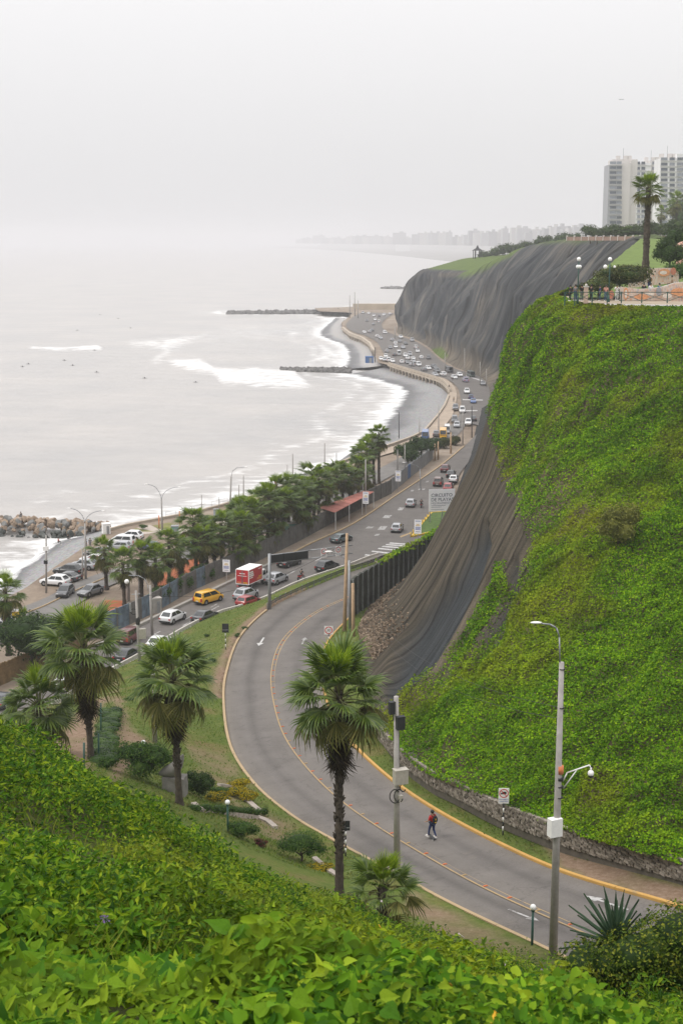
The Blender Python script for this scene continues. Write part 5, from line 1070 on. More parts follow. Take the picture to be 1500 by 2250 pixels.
# rockfall wall at the foot of the cliff
rw = along([(1.2, 171.5, 7.5), (2.2, 176, 7.2), (4.4, 184, 6.4), (7.2, 194, 5.5), (10.2, 204, 4.6), (13.2, 214, 3.8), (16.5, 226, 3.6)], 2.9)
t = empty('rockfall_wall', tuple(rw[0]), 0, 'tall dark mossy retaining wall with vertical steel ribs at the cliff foot', 'wall')
for k in range(len(rw) - 1):
    a, b_ = rw[k] - rw[0], rw[k + 1] - rw[0]; ln = np.linalg.norm((b_ - a)[:2]); rz = math.atan2(b_[1] - a[1], b_[0] - a[0]); htop = lambda q: np.interp(q, [0, len(rw) - 1], [12.9, 8.6]); hh = float(htop(k + 0.5) - rw[k][2]); mb = MB(); mb.box((0, 0, hh / 2 - 1), (ln - 0.02, 0.3, hh + 2)); mb.build('panel', MOSS, t, loc=tuple((a + b_) / 2), rot=(0, 0, rz))
    mb = MB(); mb.box((0, -0.24, hh / 2 - 1), (0.13, 0.2, hh + 2.2)); mb.build('rib', RIB, t, loc=tuple(a), rot=(0, 0, rz))
P_ = []; 
for k in range(900):
    s_ = random.random() ** 0.7; i = s_ * (len(rw) - 1.001); j = int(i); p = rw[j] + (rw[j + 1] - rw[j]) * (i - j); hz_ = np.interp(i, [0, len(rw) - 1], [12.9, 8.6]); P_.append((p[0] + random.uniform(-0.5, 0.4), p[1] + random.uniform(-0.6, 0.2), hz_ + 0.1 - max(0, random.gauss(0, 0.5)) * s_ * 1.2))
P_ = np.array([p for p in P_ if p[1] > 186]); N_ = np.tile([[-0.3, -0.6, 0.8]], (len(P_), 1)); o = leaf_obj('wall_creeper', P_, N_, RNG.uniform(0.25, 0.5, len(P_)), ROUND, M_VINE, 0.5); tag(o, 'green creeper trailing over the top of the dark rockfall wall', 'creeper', kind='stuff')

# dry-stone retaining wall along the inner verge
WB = resample([at(u, v, z) for u, v, z in [(1620, 1975, 24.0), (1500, 1935, 22.9), (1400, 1907, 22.2), (1250, 1862, 21.2), (1100, 1803, 19.8), (1000, 1752, 18.6), (950, 1728, 17.9), (890, 1685, 16.8), (850, 1645, 15.7), (815, 1600, 14.6)]], 300)
wd = np.gradient(WB, axis=0); wd[:, 2] = 0; wd /= np.linalg.norm(wd, axis=1)[:, None]; wn_ = np.stack([-wd[:, 1], wd[:, 0], 0 * wd[:, 0]], -1); wn_ = np.where((wn_[:, 0:1] > 0), -wn_, wn_)
t = empty('dry_stone_wall', tuple(WB[150]), 0, 'low grey dry stone wall along the foot of the vine slope', 'wall'); off_ = WB[150]
mb = MB()
for k in range(len(WB) - 1):
    a, b_ = WB[k] - off_, WB[k + 1] - off_; na, nb_ = wn_[k], wn_[k + 1]
    for (d0, z0), (d1, z1) in (((0, -0.5), (-0.05, 1.12)), ((-0.05, 1.12), (-1.4, 1.2))): mb.quad(tuple(a + na * d0 + [0, 0, z0]), tuple(b_ + nb_ * d0 + [0, 0, z0]), tuple(b_ + nb_ * d1 + [0, 0, z1]), tuple(a + na * d1 + [0, 0, z1]))
mb.build('core', plain('mortar_dark', (0.09, 0.078, 0.062), 0.95, var=0.3, scale=2), t)
STONE = leafmat('field_stone', [(0, (0.1, 0.088, 0.07)), (0.5, (0.19, 0.165, 0.135)), (1, (0.3, 0.265, 0.225))], 0.0, 0.95)
SV, SF = [], []; arc = np.r_[0, np.cumsum(np.linalg.norm(np.diff(WB, axis=0), axis=1))]; cube = np.array([(x, y, z) for x in (-1, 1) for y in (-1, 1) for z in (-1, 1)], float) / 2; cf = [(0, 1, 3, 2), (4, 6, 7, 5), (0, 4, 5, 1), (2, 3, 7, 6), (0, 2, 6, 4), (1, 5, 7, 3)]
for row in range(9):
    s_ = random.uniform(0, 0.3); z = 0.02 + row * 0.125
    while s_ < arc[-1] - 0.5:
        w_ = random.uniform(0.18, 0.42); i = np.interp(s_ + w_ / 2, arc, np.arange(len(WB))); j = int(i); p = WB[j] - off_; d = wd[j]; nn = wn_[j]; sc_ = np.array([w_ * 0.94, random.uniform(0.16, 0.24), 0.115])
        q = cube * sc_ * (1 + RNG.normal(0, 0.07, (8, 3))); q[:, :] = q; V_s = p + np.array([0, 0, z + 0.06]) + nn * random.uniform(-0.02, 0.05) + q[:, 0:1] * d + q[:, 1:2] * nn + q[:, 2:3] * np.array([0, 0, 1.0]); SF += [tuple(len(SV) + e for e in f_) for f_ in cf]; SV += [tuple(v_) for v_ in V_s]; s_ += w_
o = link('stones', np_mesh('stones', np.array(SV), np.array(SF), [STONE]), t); o['kind'] = 'stuff'

# rubble caught behind the rockfall wall
RV, RF = [], []
for k in range(4200):
    u_ = random.uniform(0, 1); s_ = u_ * 60; base = np.array([np.interp(u_, [0, .45, .7, 1], [3.2, 1.9, 3.4, 8.5]), np.interp(u_, [0, .45, .7, 1], [140, 163, 178, 196]), 0]); d = abs(random.gauss(0, 1.5)); x, y = base[0] + d, base[1] + random.uniform(-1, 1); 
    dd = (CG[::3, :60:2, 0] - x) ** 2 + (CG[::3, :60:2, 1] - y) ** 2; ii = np.unravel_index(dd.argmin(), dd.shape); z = CG[::3, :60:2, 2][ii]; r = random.uniform(0.04, 0.1) * (1.5 if d < 0.6 else 1)
    q = cube * r * 2 * (0.7 + RNG.uniform(0, 0.6, (8, 3))); a = random.uniform(0, 6.28); q = q @ np.array([[math.cos(a), math.sin(a), 0], [-math.sin(a), math.cos(a), 0], [0, 0, 1]]); RF += [tuple(len(RV) + e for e in f_) for f_ in cf]; RV += [tuple(v_) for v_ in q + np.array([x, y, z + 0.05])]
RUBM = leafmat('rubble_stone', [(0, (0.09, 0.068, 0.048)), (0.6, (0.19, 0.14, 0.1)), (1, (0.33, 0.26, 0.19))], 0, 0.95)
o = link('rubble', np_mesh('rubble', np.array(RV), np.array(RF), [RUBM])); tag(o, 'loose tan rubble at the foot of the netted cliff', 'rubble', kind='stuff')

# ---- poles
def pole_thing(name, base, top, r0, r1, mat, label, cat='pole', group=None):
    t = empty(name, base, 0, label, cat, group); mb = MB(); d = Vector(top) - Vector(base); mb.cyl((0, 0, -0.4), tuple(d), r0, r1, 12); mb.build('shaft', mat, t, True); return t, d
def top_of(B, u, v): return atY(u, v, B.y)
# tall pole with street lamp and camera at the near kerb
B = on_ground(1214, 2098, 40); T_ = top_of(B, 1233, 1455); t, d = pole_thing('lamp_pole', B, T_, 0.2, 0.11, POLE_C, 'tall tapering concrete pole with lamp and dome camera at the near kerb', 'pole')
def rel(u, v): return tuple(atY(u, v, B.y) - B)
mb = MB(); mb.tube([rel(1229, 1500), rel(1229, 1455), rel(1228, 1400), rel(1222, 1380), rel(1208, 1372), rel(1188, 1370)], 0.035, 6); mb.build('lamp_arm', STEEL, t, True)
mb = MB(); p = Vector(rel(1177, 1368)); mb.ball(p, 0.26, 10, 6, 0, (1.0, 0.35, 0.2)); mb.build('lamp_head', WHITE, t, True)
mb = MB(); mb.tube([rel(1236, 1716), rel(1245, 1698), rel(1294, 1681), rel(1298, 1690)], 0.03, 6); mb.tube([rel(1237, 1732), rel(1266, 1692)], 0.025, 6); cr_ = mb.build('camera_arm', WHITE, t, True)
mb = MB(); p = Vector(rel(1297, 1699)); mb.ball(p, 0.14, 12, 8, 0, (1, 1, 1.05)); mb.cyl(p + Vector((0, 0, 0.1)), p + Vector((0, 0, 0.25)), 0.04); mb.build('camera_housing', WHITE, t, True)
mb = MB(); mb.ball(p - Vector((0, 0, 0.1)), 0.115, 12, 6); mb.build('camera_dome', BLACK, t, True)
mb = MB(); p = Vector(rel(1217, 1814)); mb.box(p + Vector((0, -0.16, 0)), (0.58, 0.36, 0.82), R(24)); mb.build('cabinet', WHITE, t)
for v, h, m_ in ((1691, 0.36, ORANGE), (1711, 0.14, BLACK), (1728, 0.05, RUB), (1752, 0.04, RUB), (1555, 0.04, RUB), (1470, 0.04, RUB)):
    mb = MB(); c = Vector(rel(1229 + (1700 - v) * 0.022, v)); mb.cyl(c - Vector((0, 0, h / 2)), c + Vector((0, 0, h / 2)), 0.165 + (v - 1700) * 0.00011, n=12); mb.build('band', m_, t, True)
# pole with cabinets
B = on_ground(872, 1928, 60); T_ = top_of(B, 870, 1530); t, d = pole_thing('equipment_pole', B, T_, 0.19, 0.13, POLE_C, 'grey concrete pole with two black boxes and a beige cabinet', 'pole')
for (u, v, w, h, dx, m_, nm, dp) in [(862, 1553, 13, 28, -0.05, BLACK, 'black_box', 0.3), (879, 1586, 19, 30, 0.0, BLACK, 'black_box', 0.3), (879, 1703, 32, 34, 0, GREYBOX, 'cabinet', 0.45), (879, 1752, 9, 14, 0, GREYBOX, 'junction_box', 0.2)]:
    mb = MB(); p = Vector(rel(u, v)) + Vector((dx, -0.2, 0)); k = B.y / FPX; mb.box(p, (w * k, dp, h * k), R(20)); mb.box(p + Vector((0, 0, h * k / 2 + 0.015)), (w * k * 1.08, dp * 1.08, 0.03), R(20)); mb.build(nm, m_, t)
for (cu, cv, rr) in ((866, 1746, 14), (884, 1727, 8), (875, 1745, 13)):
    mb = MB(); k = B.y / FPX; c = Vector(rel(cu, cv)) + Vector((0, -0.24, 0)); mb.tube([c + Vector((rr * k * 0.8 * math.cos(a), 0.05 * math.sin(2 * a), rr * k * 1.2 * math.sin(a))) for a in np.linspace(0.6, 5.9, 16)], 0.03, 5); mb.build('cable_loop', RUB, t, True)
mb = MB(); mb.tube([rel(862, 1568), rel(866, 1590), rel(864, 1620), rel(867, 1660), rel(868, 1690)], 0.025, 5); mb.tube([rel(876, 1604), rel(877, 1690)], 0.02, 5); mb.tube([rel(874, 1770), rel(873, 1900)], 0.03, 5); mb.build('cable', RUB, t, True)
# buff poles by the rockfall wall
B = at(756, 1398, 8.3); t, d = pole_thing('buff_pole', B, top_of(B, 762, 1172), 0.24, 0.15, POLE_W, 'tall buff pole with a street lamp arm where the ramp passes the wall', 'pole')
mb = MB(); mb.tube([rel(760, 1228), rel(752, 1222), rel(740, 1217), rel(728, 1214)], 0.05, 6); mb.build('lamp_arm', STEEL, t, True); mb = MB(); mb.ball(rel(722, 1212), 0.5, 10, 6, 0, (1, .4, .22)); mb.build('lamp_head', WHITE, t, True)
B = at(769, 1392, 8.2); pole_thing('steel_pole', B, top_of(B, 767, 1232), 0.16, 0.15, STEEL, 'grey steel post between the two buff poles', 'pole')
B = at(776, 1412, 8.4); t, d = pole_thing('short_buff_pole', B, top_of(B, 775, 1282), 0.22, 0.18, POLE_W, 'shorter buff pole standing right against the dark rockfall wall', 'pole')
# gantry
B = at(592, 1338, 7.4); t = empty('sign_gantry', B, 0, 'grey gantry carrying dark message panels and two speed signs over the coast road', 'gantry'); mb = MB(); mb.cyl((0, 0, -0.3), rel(592, 1217), 0.22, 0.2, 10); mb.build('post', STEEL, t, True)
D2 = at(770, 1300, 6.2); e = Vector((atY(770, 1240, B.y + 6) - B)); zt = rel(592, 1220)[2]
def ga(f, dz): p = Vector((0, 0, zt + dz)); q = Vector((e.x, 6.0, zt + dz)); return p + (q - p) * f
for dz in (0.0, -1.1):
    mb = MB(); mb.tube([ga(0, dz), ga(0.5, dz), ga(1.02, dz)], 0.07, 6); mb.build('beam', STEEL, t, True)
rzg = math.atan2(6.0, e.x)
for k in range(3):
    mb = MB(); c = ga(0.1 + 0.147 * k, -0.52); mb.box(c, (1.74, 0.25, 1.05), rzg); o = mb.build('message_panel', BLACK, t); mb = MB()
    for zz_ in (-0.53, 0.53): mb.box(c + Vector((0, -0.14, zz_)), (1.52, 0.05, 0.06), rzg)
    mb.build('frame', STEEL, o)
for f_, num in ((0.665, '60'), (0.845, '40')):
    c = ga(f_, -0.55) + Vector((0, -0.12, 0)); mb = MB(); mb.box(c, (0.85, 0.04, 1.25), rzg); o = mb.build('speed_sign', WHITE, t); mb = MB()
    q = Matrix.Rotation(rzg, 3, 'Z')
    for a0 in np.linspace(0, 2 * math.pi, 25)[:-1]:
        a1 = a0 + 2 * math.pi / 24; pts = [c + q @ Vector((r_ * math.cos(a), -0.03, 0.22 + r_ * math.sin(a))) for r_, a in ((0.38, a0), (0.38, a1), (0.29, a1), (0.29, a0))]; mb.quad(*[tuple(p) for p in pts])
    mb.build('red_ring', REDP, o); l = link('lettering', text_mesh(num, 0.36, INK), o, c + q @ Vector((0, -0.032, 0.2)), (math.pi / 2, 0, rzg)); mb = MB()
    for zz_ in (-0.3, -0.42): mb.box(c + q @ Vector((0, -0.025, zz_)), (0.55, 0.012, 0.05), rzg)
    mb.build('lettering', INK_G, o)
# striped sign posts
def striped(name, B, H, label, board):
    t = empty(name, B, 0, label, 'sign'); n = 7
    for k in range(n): mb = MB(); mb.cyl((0, 0, H * k / n), (0, 0, H * (k + 1) / n), 0.045, n=8); mb.build('post_band', BLACK if k % 2 == 0 else WHITE, t, True)
    board(t, H); return t
def back(w, h):
    def f_(t, H): mb = MB(); mb.box((0, 0.06, H + h / 2 - 0.25), (w, 0.03, h)); mb.build('board', BLACK, t); mb = MB(); mb.box((0, 0.02, H + h * 0.3 - 0.25), (w * 0.9, 0.03, 0.05)); mb.build('bracket', STEEL, t)
    return f_
B = on_ground(496, 1428, 100); k_ = B.y / FPX; striped('road_sign', B, 45 * k_, 'black back of a sign on a striped post on the verge by the barrier', back(15 * k_, 21 * k_))
B = on_ground(759, 1883, 60); k_ = B.y / FPX; striped('road_sign', B, 73 * k_, 'black back of a sign on a striped post beside the central palm', back(20 * k_, 24 * k_))
def ring(mb, c, r1, r2, y, n=28):
    for a0 in np.linspace(0, 2 * math.pi, n + 1)[:-1]:
        a1 = a0 + 2 * math.pi / n; mb.quad(*[(c[0] + r_ * math.cos(a), y, c[1] + r_ * math.sin(a)) for r_, a in ((r1, a0), (r1, a1), (r2, a1), (r2, a0))])
def s30(t, H):
    mb = MB(); mb.box((0, 0, H + 0.35), (0.95, 0.03, 0.95)); o = mb.build('board', WHITE, t); mb = MB(); ring(mb, (0, H + 0.35), 0.43, 0.33, -0.022); mb.build('red_ring', REDP, o); link('lettering', text_mesh('30', 0.46, INK), o, (0, -0.024, H + 0.35), (math.pi / 2, 0, 0))
B = at(722, 1440, 9.0); k_ = B.y / FPX; striped('speed_limit_sign', B, 52 * k_, 'white speed limit sign reading 30 on a striped post at the bend', s30)
def strk(t, H):
    mb = MB(); mb.box((0, 0, H + 0.46), (0.62, 0.03, 0.95)); o = mb.build('board', WHITE, t); mb = MB(); ring(mb, (0, H + 0.62), 0.275, 0.225, -0.022); mb.add([(-0.2, -0.028, H + 0.8), (-0.165, -0.028, H + 0.82), (0.2, -0.028, H + 0.44), (0.165, -0.028, H + 0.42)], [(0, 1, 2, 3)]); mb.build('red_ring', REDP, o)
    mb = MB(); mb.box((0.03, -0.02, H + 0.65), (0.24, 0.01, 0.15)); mb.box((-0.14, -0.02, H + 0.61), (0.09, 0.01, 0.09)); mb.build('lorry_symbol', BLACK, o)
    for s_, z in (('PROHIBIDO', H + 0.24), ('CAMIONES', H + 0.11)): link('lettering', text_mesh(s_, 0.105, INK_B), o, (0, -0.022, z), (math.pi / 2, 0, 0))
B = on_ground(1104, 1836, 60); k_ = B.y / FPX; striped('no_lorries_sign', B, 79 * k_, 'white sign with a crossed-out lorry on a striped post by the stone wall', strk)
# advertising banners on posts
def banner(name, u, vb, z, w, v0, v1, label):
    B = at(u, vb, z); k = B.y / FPX; t = empty(name, B, R(-12), label, 'banner'); H = (vb - v0) * k; h = (v1 - v0) * k; mb = MB(); mb.cyl((0, 0.06, -0.2), (0, 0.06, H + 0.1), 0.07); mb.build('post', POLE_C, t); mb = MB(); mb.box((0, 0, H - h / 2), (w * k, 0.04, h)); o = mb.build('cloth', PAPER, t)
    for f_, m_, ww in ((0.1, INK_B, 0.7), (0.33, YELP, 0.42), (0.42, YELP, 0.6), (0.54, INK_B, 0.75), (0.62, INK_B, 0.7), (0.7, INK_B, 0.72), (0.86, INK_G, 0.6)):
        mb = MB(); mb.box((0, -0.025, H - f_ * h), (w * k * ww, 0.01, h * 0.045)); mb.build('lettering', m_, o)
    return t
banner('street_banner', 917, 1210, 4.0, 16, 1139, 1171, 'white banner on a post at the road junction above the dark wall'); banner('street_banner', 498, 1285, 3.8, 17, 1227, 1255, 'white banner on a post in front of the wall by the red lorry')
banner('street_banner', 803, 1133, 3.8, 13, 1079, 1106, 'white banner on a post beside the red awning'); banner('street_banner', 874, 1080, 3.8, 12, 1033, 1057, 'white banner on a post by the sheet fence')
# project board
B = at(943, 1150, 4.0); k = B.y / FPX; t = empty('project_board', B, R(12), 'large white notice board lettered CIRCUITO DE PLAYAS partly behind the cliff', 'notice board')
mb = MB(); mb.box((28 * k, 0, (1150 - 1098) * k), (60 * k, 0.08, 50 * k)); o = mb.build('board', PAPER, t)
for x in (2, 30, 56): mb = MB(); mb.cyl((x * k, 0.1, -0.2), (x * k, 0.1, 75 * k), 0.07); mb.build('leg', STEEL, t); mb = MB(); mb.cyl((x * k, 0.1, 26 * k), (x * k, 1.3, 0), 0.05); mb.build('stay', STEEL, t)
for s_, v_, sz_, m_ in (('CIRCUITO', 1087, 0.86, INK), ('DE PLAYAS', 1097, 0.86, INK), ('MEJORAMIENTO', 1105, 0.55, INK_G)): link('lettering', text_mesh(s_, sz_, m_, 'LEFT', 0.01), o, (2.6 * k, -0.055, (1150 - v_) * k), (math.pi / 2, 0, 0))
for v_, ww in ((1110, 34), (1113.5, 24), (1119, 30)): mb = MB(); mb.box(((3 + ww / 2) * k, -0.05, (1150 - v_) * k), (ww * k, 0.01, 1.0 * k)); mb.build('lettering', INK_G, o)
# yellow bollards / kerb at the junction island
t = empty('traffic_island', at(935, 1160, 4.0), 0, 'grassy traffic island with a yellow kerb under the notice board', 'traffic island'); isl = [at(u, v, 4.0) - t.location for u, v in [(905, 1180), (930, 1148), (948, 1128), (985, 1125), (965, 1165), (940, 1172)]]
mb = MB(); mb.add([tuple(p + Vector((0, 0, 0.18))) for p in isl], [tuple(range(6))]); mb.build('turf', plain('island_grass', (0.07, 0.12, 0.025), 0.95, var=0.3, scale=1.5), t)
for k in range(6): mb = MB(); a, b_ = isl[k], isl[(k + 1) % 6]; m_ = (a + b_) / 2; dd = b_ - a; mb.box((m_.x, m_.y, 0.1), (dd.length, 0.3, 0.3), math.atan2(dd.y, dd.x)); mb.build('kerb_stone', YELP, t)
for k in range(9):
    p = at(902 + 5.2 * k, 1180 - 5.6 * k, 4.0); o = MB().cyl((0, 0, 0), (0, 0, 0.9), 0.1, 0.09, 8).build('bollard', YELP, None, True, p); tag(o, 'yellow bollard edging the traffic island, %s from the white banner post' % ['first', 'second', 'third', 'fourth', 'fifth', 'sixth', 'seventh', 'eighth', 'ninth'][k], 'bollard', 'yellow bollards at the junction')

# other poles: (name, u, v_base, z, u_top, v_top, r, material, label)
def simple(u, vb, z, ut, vt, r, m_, label, cat='pole', name='pole', group=None): B = at(u, vb, z); return pole_thing(name, B, top_of(B, ut, vt), r, r * 0.7, m_, label, cat, group) + (B,)
t, d, B = simple(308, 1466, 4.2, 299, 1298, 0.2, POLE_C, 'leaning utility pole with a transformer coil beside the dark red van', name='utility_pole')
mb = MB(); mb.box(rel(313, 1392), (0.8, 0.5, 1.2), 0.3); mb.build('cabinet', GREYBOX, t); mb = MB(); c = Vector(rel(294, 1344)); mb.tube([c + Vector((0.35 * math.cos(a), 0, 0.35 * math.sin(a))) for a in np.linspace(0, 6.28, 14)], 0.05, 5); mb.build('cable_coil', RUB, t); mb = MB(); mb.cyl(rel(286, 1326), rel(288, 1344), 0.12); mb.build('transformer', STEEL, t); mb = MB(); mb.tube([rel(290, 1306), rel(308, 1305)], 0.05); mb.build('crossarm', STEEL, t)
mb = MB(); mb.ball(rel(303, 1365), 0.4, 8, 6, 0, (0.7, 0.6, 1.6)); mb.build('cable_bundle', RUB, t, True)
t, d, B = simple(335, 1392, 4.2, 330, 1286, 0.2, POLE_C, 'concrete pole with a curved lamp arm beside the white estate car', name='street_lamp', cat='street lamp')
mb = MB(); mb.tube([rel(326, 1300), rel(325, 1285), rel(318, 1272), rel(305, 1265), rel(283, 1264)], 0.05, 6); mb.build('lamp_arm', STEEL, t, True); mb = MB(); mb.ball(rel(279, 1278), 0.32, 8, 6); mb.build('lamp_head', WHITE, t, True)
B = on_ground(341, 1632, 80); t, d = pole_thing('concrete_pole', B, top_of(B, 337, 1470), 0.2, 0.15, POLE_C, 'pale concrete pole on the lawn behind the second garden palm', 'pole')
for u, vb, vt, r, lab in [(282, 1318, 1238, 0.26, 'thick concrete post among the palms by the red court'), (307, 1312, 1234, 0.24, 'second thick concrete post among the palms by the red court'), (443, 1132, 1087, 0.1, 'thin post at the seaside rail beside the grey kiosk'), (481, 1128, 1092, 0.07, 'very thin post just right of the grey kiosk'),
                          (525, 1118, 1065, 0.12, 'thin pole near the promenade among palm tops'), (535, 1115, 1045, 0.13, 'taller thin pole near the promenade among palm tops'), (631, 1085, 1021, 0.1, 'thin pole behind the palms left of the flags'), (643, 1085, 997, 0.14, 'tall thin pole on the promenade topped by birds'), (713, 1060, 974, 0.14, 'tall thin pole on the promenade above the red awning'), (739, 1040, 995, 0.1, 'thin lamp post at the edge of the dark beach'),
                          (803, 1110, 1010, 0.17, 'concrete pole right of the red awning'), (873, 1060, 988, 0.17, 'concrete pole by the sheet fence'), (889, 1046, 978, 0.15, 'second concrete pole by the sheet fence'), (955, 1010, 975, 0.22, 'buff pole at the end of the sheet fence'), (962, 1008, 970, 0.22, 'second buff pole at the end of the sheet fence'), (990, 995, 950, 0.24, 'buff pole on the grass by the far kerb'), (876, 960, 905, 0.12, 'thin pole standing on the promenade by the dark beach'), (921, 955, 915, 0.12, 'short thin pole at the far promenade edge'),
                          (963, 955, 890, 0.14, 'thin tall pole on the promenade near the yellow bus'), (1016, 975, 905, 0.14, 'thin pole beside the far verge'), (1036, 960, 892, 0.14, 'dark thin pole close to the cliff edge'), (1020, 832, 765, 0.16, 'white lamp mast right of the viaduct curve'), (977, 820, 775, 0.16, 'white lamp mast at the far road bend'), (1054, 846, 795, 0.16, 'white lamp mast nearest the green cliff'), (1068, 850, 810, 0.16, 'shorter white mast nearest the green cliff'), (102, 1300, 1176, 0.17, 'pole with a small white box above the parked white car'),
                          (867, 745, 718, 0.25, 'white post at the foot of the headland'), (823, 795, 763, 0.2, 'thin dark mast near the blue beach kiosk'), (818, 796, 768, 0.2, 'second thin dark mast near the blue beach kiosk'), (905, 806, 773, 0.15, 'thin sign mast over the distant traffic'), (779, 695, 642, 0.35, 'tall flag mast at the distant jetty'), (768, 698, 648, 0.3, 'second tall flag mast at the distant jetty'), (786, 700, 660, 0.3, 'third flag mast at the distant jetty')]:
    simple(u, vb, 3.9, u, vt, r, POLE_W if 'buff' in lab else BLACK if 'dark' in lab else POLE_C, lab)
t = bpy.data.objects[[o.name for o in bpy.data.objects if o.get('label', '').startswith('pole with a small white box')][0]]; B = t.location.copy(); mb = MB(); mb.box(rel(101, 1205), (0.75, 0.5, 0.65)); mb.build('cabinet', WHITE, t); mb = MB(); mb.box(rel(101, 1235), (0.5, 0.4, 0.5)); mb.build('black_box', BLACK, t)
def twin(u, vb, vt, l, r_, label):
    t, d, B = simple(u, vb, 3.9, u - 2, vt, 0.18, POLE_C, label, 'street lamp', 'twin_street_lamp')
    for (ue, ve) in (l, r_):
        a, b_ = Vector(rel2(B, u - 2, vt)), Vector(rel2(B, ue, ve)); pts = [a + Vector(((b_.x - a.x) * (f_ ** 1.6), 0, (b_.z - a.z) * (1 - (1 - f_) ** 2))) for f_ in np.linspace(0, 1, 8)]; mb = MB(); mb.tube(pts, 0.05, 6); mb.build('lamp_arm', STEEL, t, True); mb = MB(); mb.ball(b_, 0.35, 8, 5, 0, (1, .4, .25)); mb.build('lamp_head', WHITE, t, True)
def rel2(B, u, v): return atY(u, v, B.y) - B
twin(189, 1272, 1150, (152, 1117), (228, 1122), 'curved twin-armed street lamp beside the parked cars'); twin(357, 1168, 1098, (322, 1064), (395, 1070), 'curved twin-armed street lamp at the seaside lawn')
simple(181, 1272, 3.9, 182, 1205, 0.14, POLE_C, 'thinner grey pole standing next to the twin-armed lamp by the cars')
t, d, B = simple(504, 1148, 3.9, 508, 1048, 0.2, POLE_C, 'single curved street lamp by the promenade palms', 'street lamp', 'street_lamp'); mb = MB(); mb.tube([rel(508, 1048), rel(511, 1035), rel(520, 1028), rel(541, 1026)], 0.05, 6); mb.build('lamp_arm', STEEL, t, True); mb = MB(); mb.ball(rel(541, 1026), 0.35, 8, 5, 0, (1, .4, .25)); mb.build('lamp_head', WHITE, t, True)
t, d, B = simple(924, 1078, 3.9, 922, 1030, 0.1, STEEL, 'curved street lamp reaching over the coast road by the sheet fence', 'street lamp', 'street_lamp'); mb = MB(); mb.tube([rel(922, 1030), rel(914, 1022), rel(898, 1018), rel(890, 1017)], 0.05, 6); mb.build('lamp_arm', STEEL, t, True); mb = MB(); mb.ball(rel(887, 1016), 0.4, 8, 5, 0, (1, .4, .25)); mb.build('lamp_head', WHITE, t, True)
# wires between poles
def wire(a, b_, sag, label, r=0.012):
    a, b_ = Vector(a), Vector(b_); mb = MB(); mb.tube([a + (b_ - a) * f_ + Vector((0, 0, -4 * sag * f_ * (1 - f_))) for f_ in np.linspace(0, 1, 14)], r, 4); o = mb.build('overhead_wire', RUB); tag(o, label, 'wire', 'overhead wires')
A1 = top_of(at(776, 1412, 8.4), 775, 1300); A2 = top_of(on_ground(1214, 2098, 40), 1229, 1555); wire(A1, A2, 2.2, 'overhead wire from the short buff pole to the tall lamp pole'); wire(A1 + Vector((0, 0, -0.9)), A2 + Vector((0, 0, -0.5)), 2.6, 'lower overhead wire from the short buff pole to the tall lamp pole')
wire(top_of(at(308, 1466, 4.2), 301, 1305), top_of(at(756, 1398, 8.3), 761, 1190), 2.5, 'overhead wire from the leaning utility pole to the tall buff pole', 0.02); wire(top_of(at(308, 1466, 4.2), 301, 1315), at(498, 1285, 3.8) + Vector((0, 0, 7)), 1.5, 'overhead wire from the leaning utility pole along the concrete wall', 0.02)
wire(at(498, 1285, 3.8) + Vector((0, 0, 7)), top_of(at(803, 1110, 3.9), 803, 1020), 1.8, 'overhead wire passing the red awning', 0.025)

# ---- garden: globe lamps, sculpture, beds
def globe_lamp(u, vb, vt, label, y0=40, gr=0.145):
    B = on_ground(u, vb, y0); t = empty('globe_lamp', B, 0, label, 'lamp', 'globe lamps'); z = atY(u, vt, B.y).z - B.z; mb = MB(); mb.cyl((0, 0, -0.3), (0, 0, z), 0.06, 0.055, 8); mb.cyl((0, 0, z), (0, 0, z + 0.06), 0.09, 0.09, 10); mb.build('post', DGREEN, t, True); mb = MB(); mb.ball((0, 0, z + 0.05 + gr), gr, 14, 9); mb.build('globe', GLOBE, t, True)
globe_lamp(317, 1692, 1637, 'white globe lamp on a green post in front of the big domed bush', 60); globe_lamp(501, 1830, 1770, 'white globe lamp on a green post between the flower beds', 60); globe_lamp(1168, 2078, 2002, 'white globe lamp on a black post at the near kerb', 40)
ROCK = plain('sculpture_stone', (0.19, 0.18, 0.165), 0.85, var=0.18, scale=2.5)
B = atY(386, 1782, 80.5); B.z = float(gz(B.x, B.y)) - 0.1; k = B.y / FPX; t = empty('stone_sculpture', B, R(-10), 'grey abstract stone sculpture on a block pedestal behind a palm trunk', 'sculpture')
bm = bmesh.new(); bmesh.ops.create_cube(bm, size=1)
bmesh.ops.subdivide_edges(bm, edges=bm.edges, cuts=3, use_grid_fill=True)
for v in bm.verts: v.co = Vector((v.co.x * 52 * k, v.co.y * 0.9, (v.co.z + 0.5) * 48 * k)); v.co += Vector((random.uniform(-.02, .02), random.uniform(-.02, .02), random.uniform(-.02, .02)))
me = bpy.data.meshes.new('pedestal'); bm.to_mesh(me); bm.free(); me.materials.append(ROCK); link('pedestal', me, t)
prof_ = [(-37, 54, 5), (-33, 58, 12), (-24, 62, 18), (-12, 68, 26), (0, 74, 32), (10, 82, 34), (17, 92, 22), (20, 102, 6)]; mb = MB(); ringn = 8; vs = []
for (x, z, h) in prof_:
    for i in range(ringn): a = 6.2832 * i / ringn; vs.append((x * k + 0.12 * h * k * math.cos(a), (0.15 + 0.013 * h) * math.cos(a), z * k + h * k * (0.7 * math.sin(a) - 0.3)))
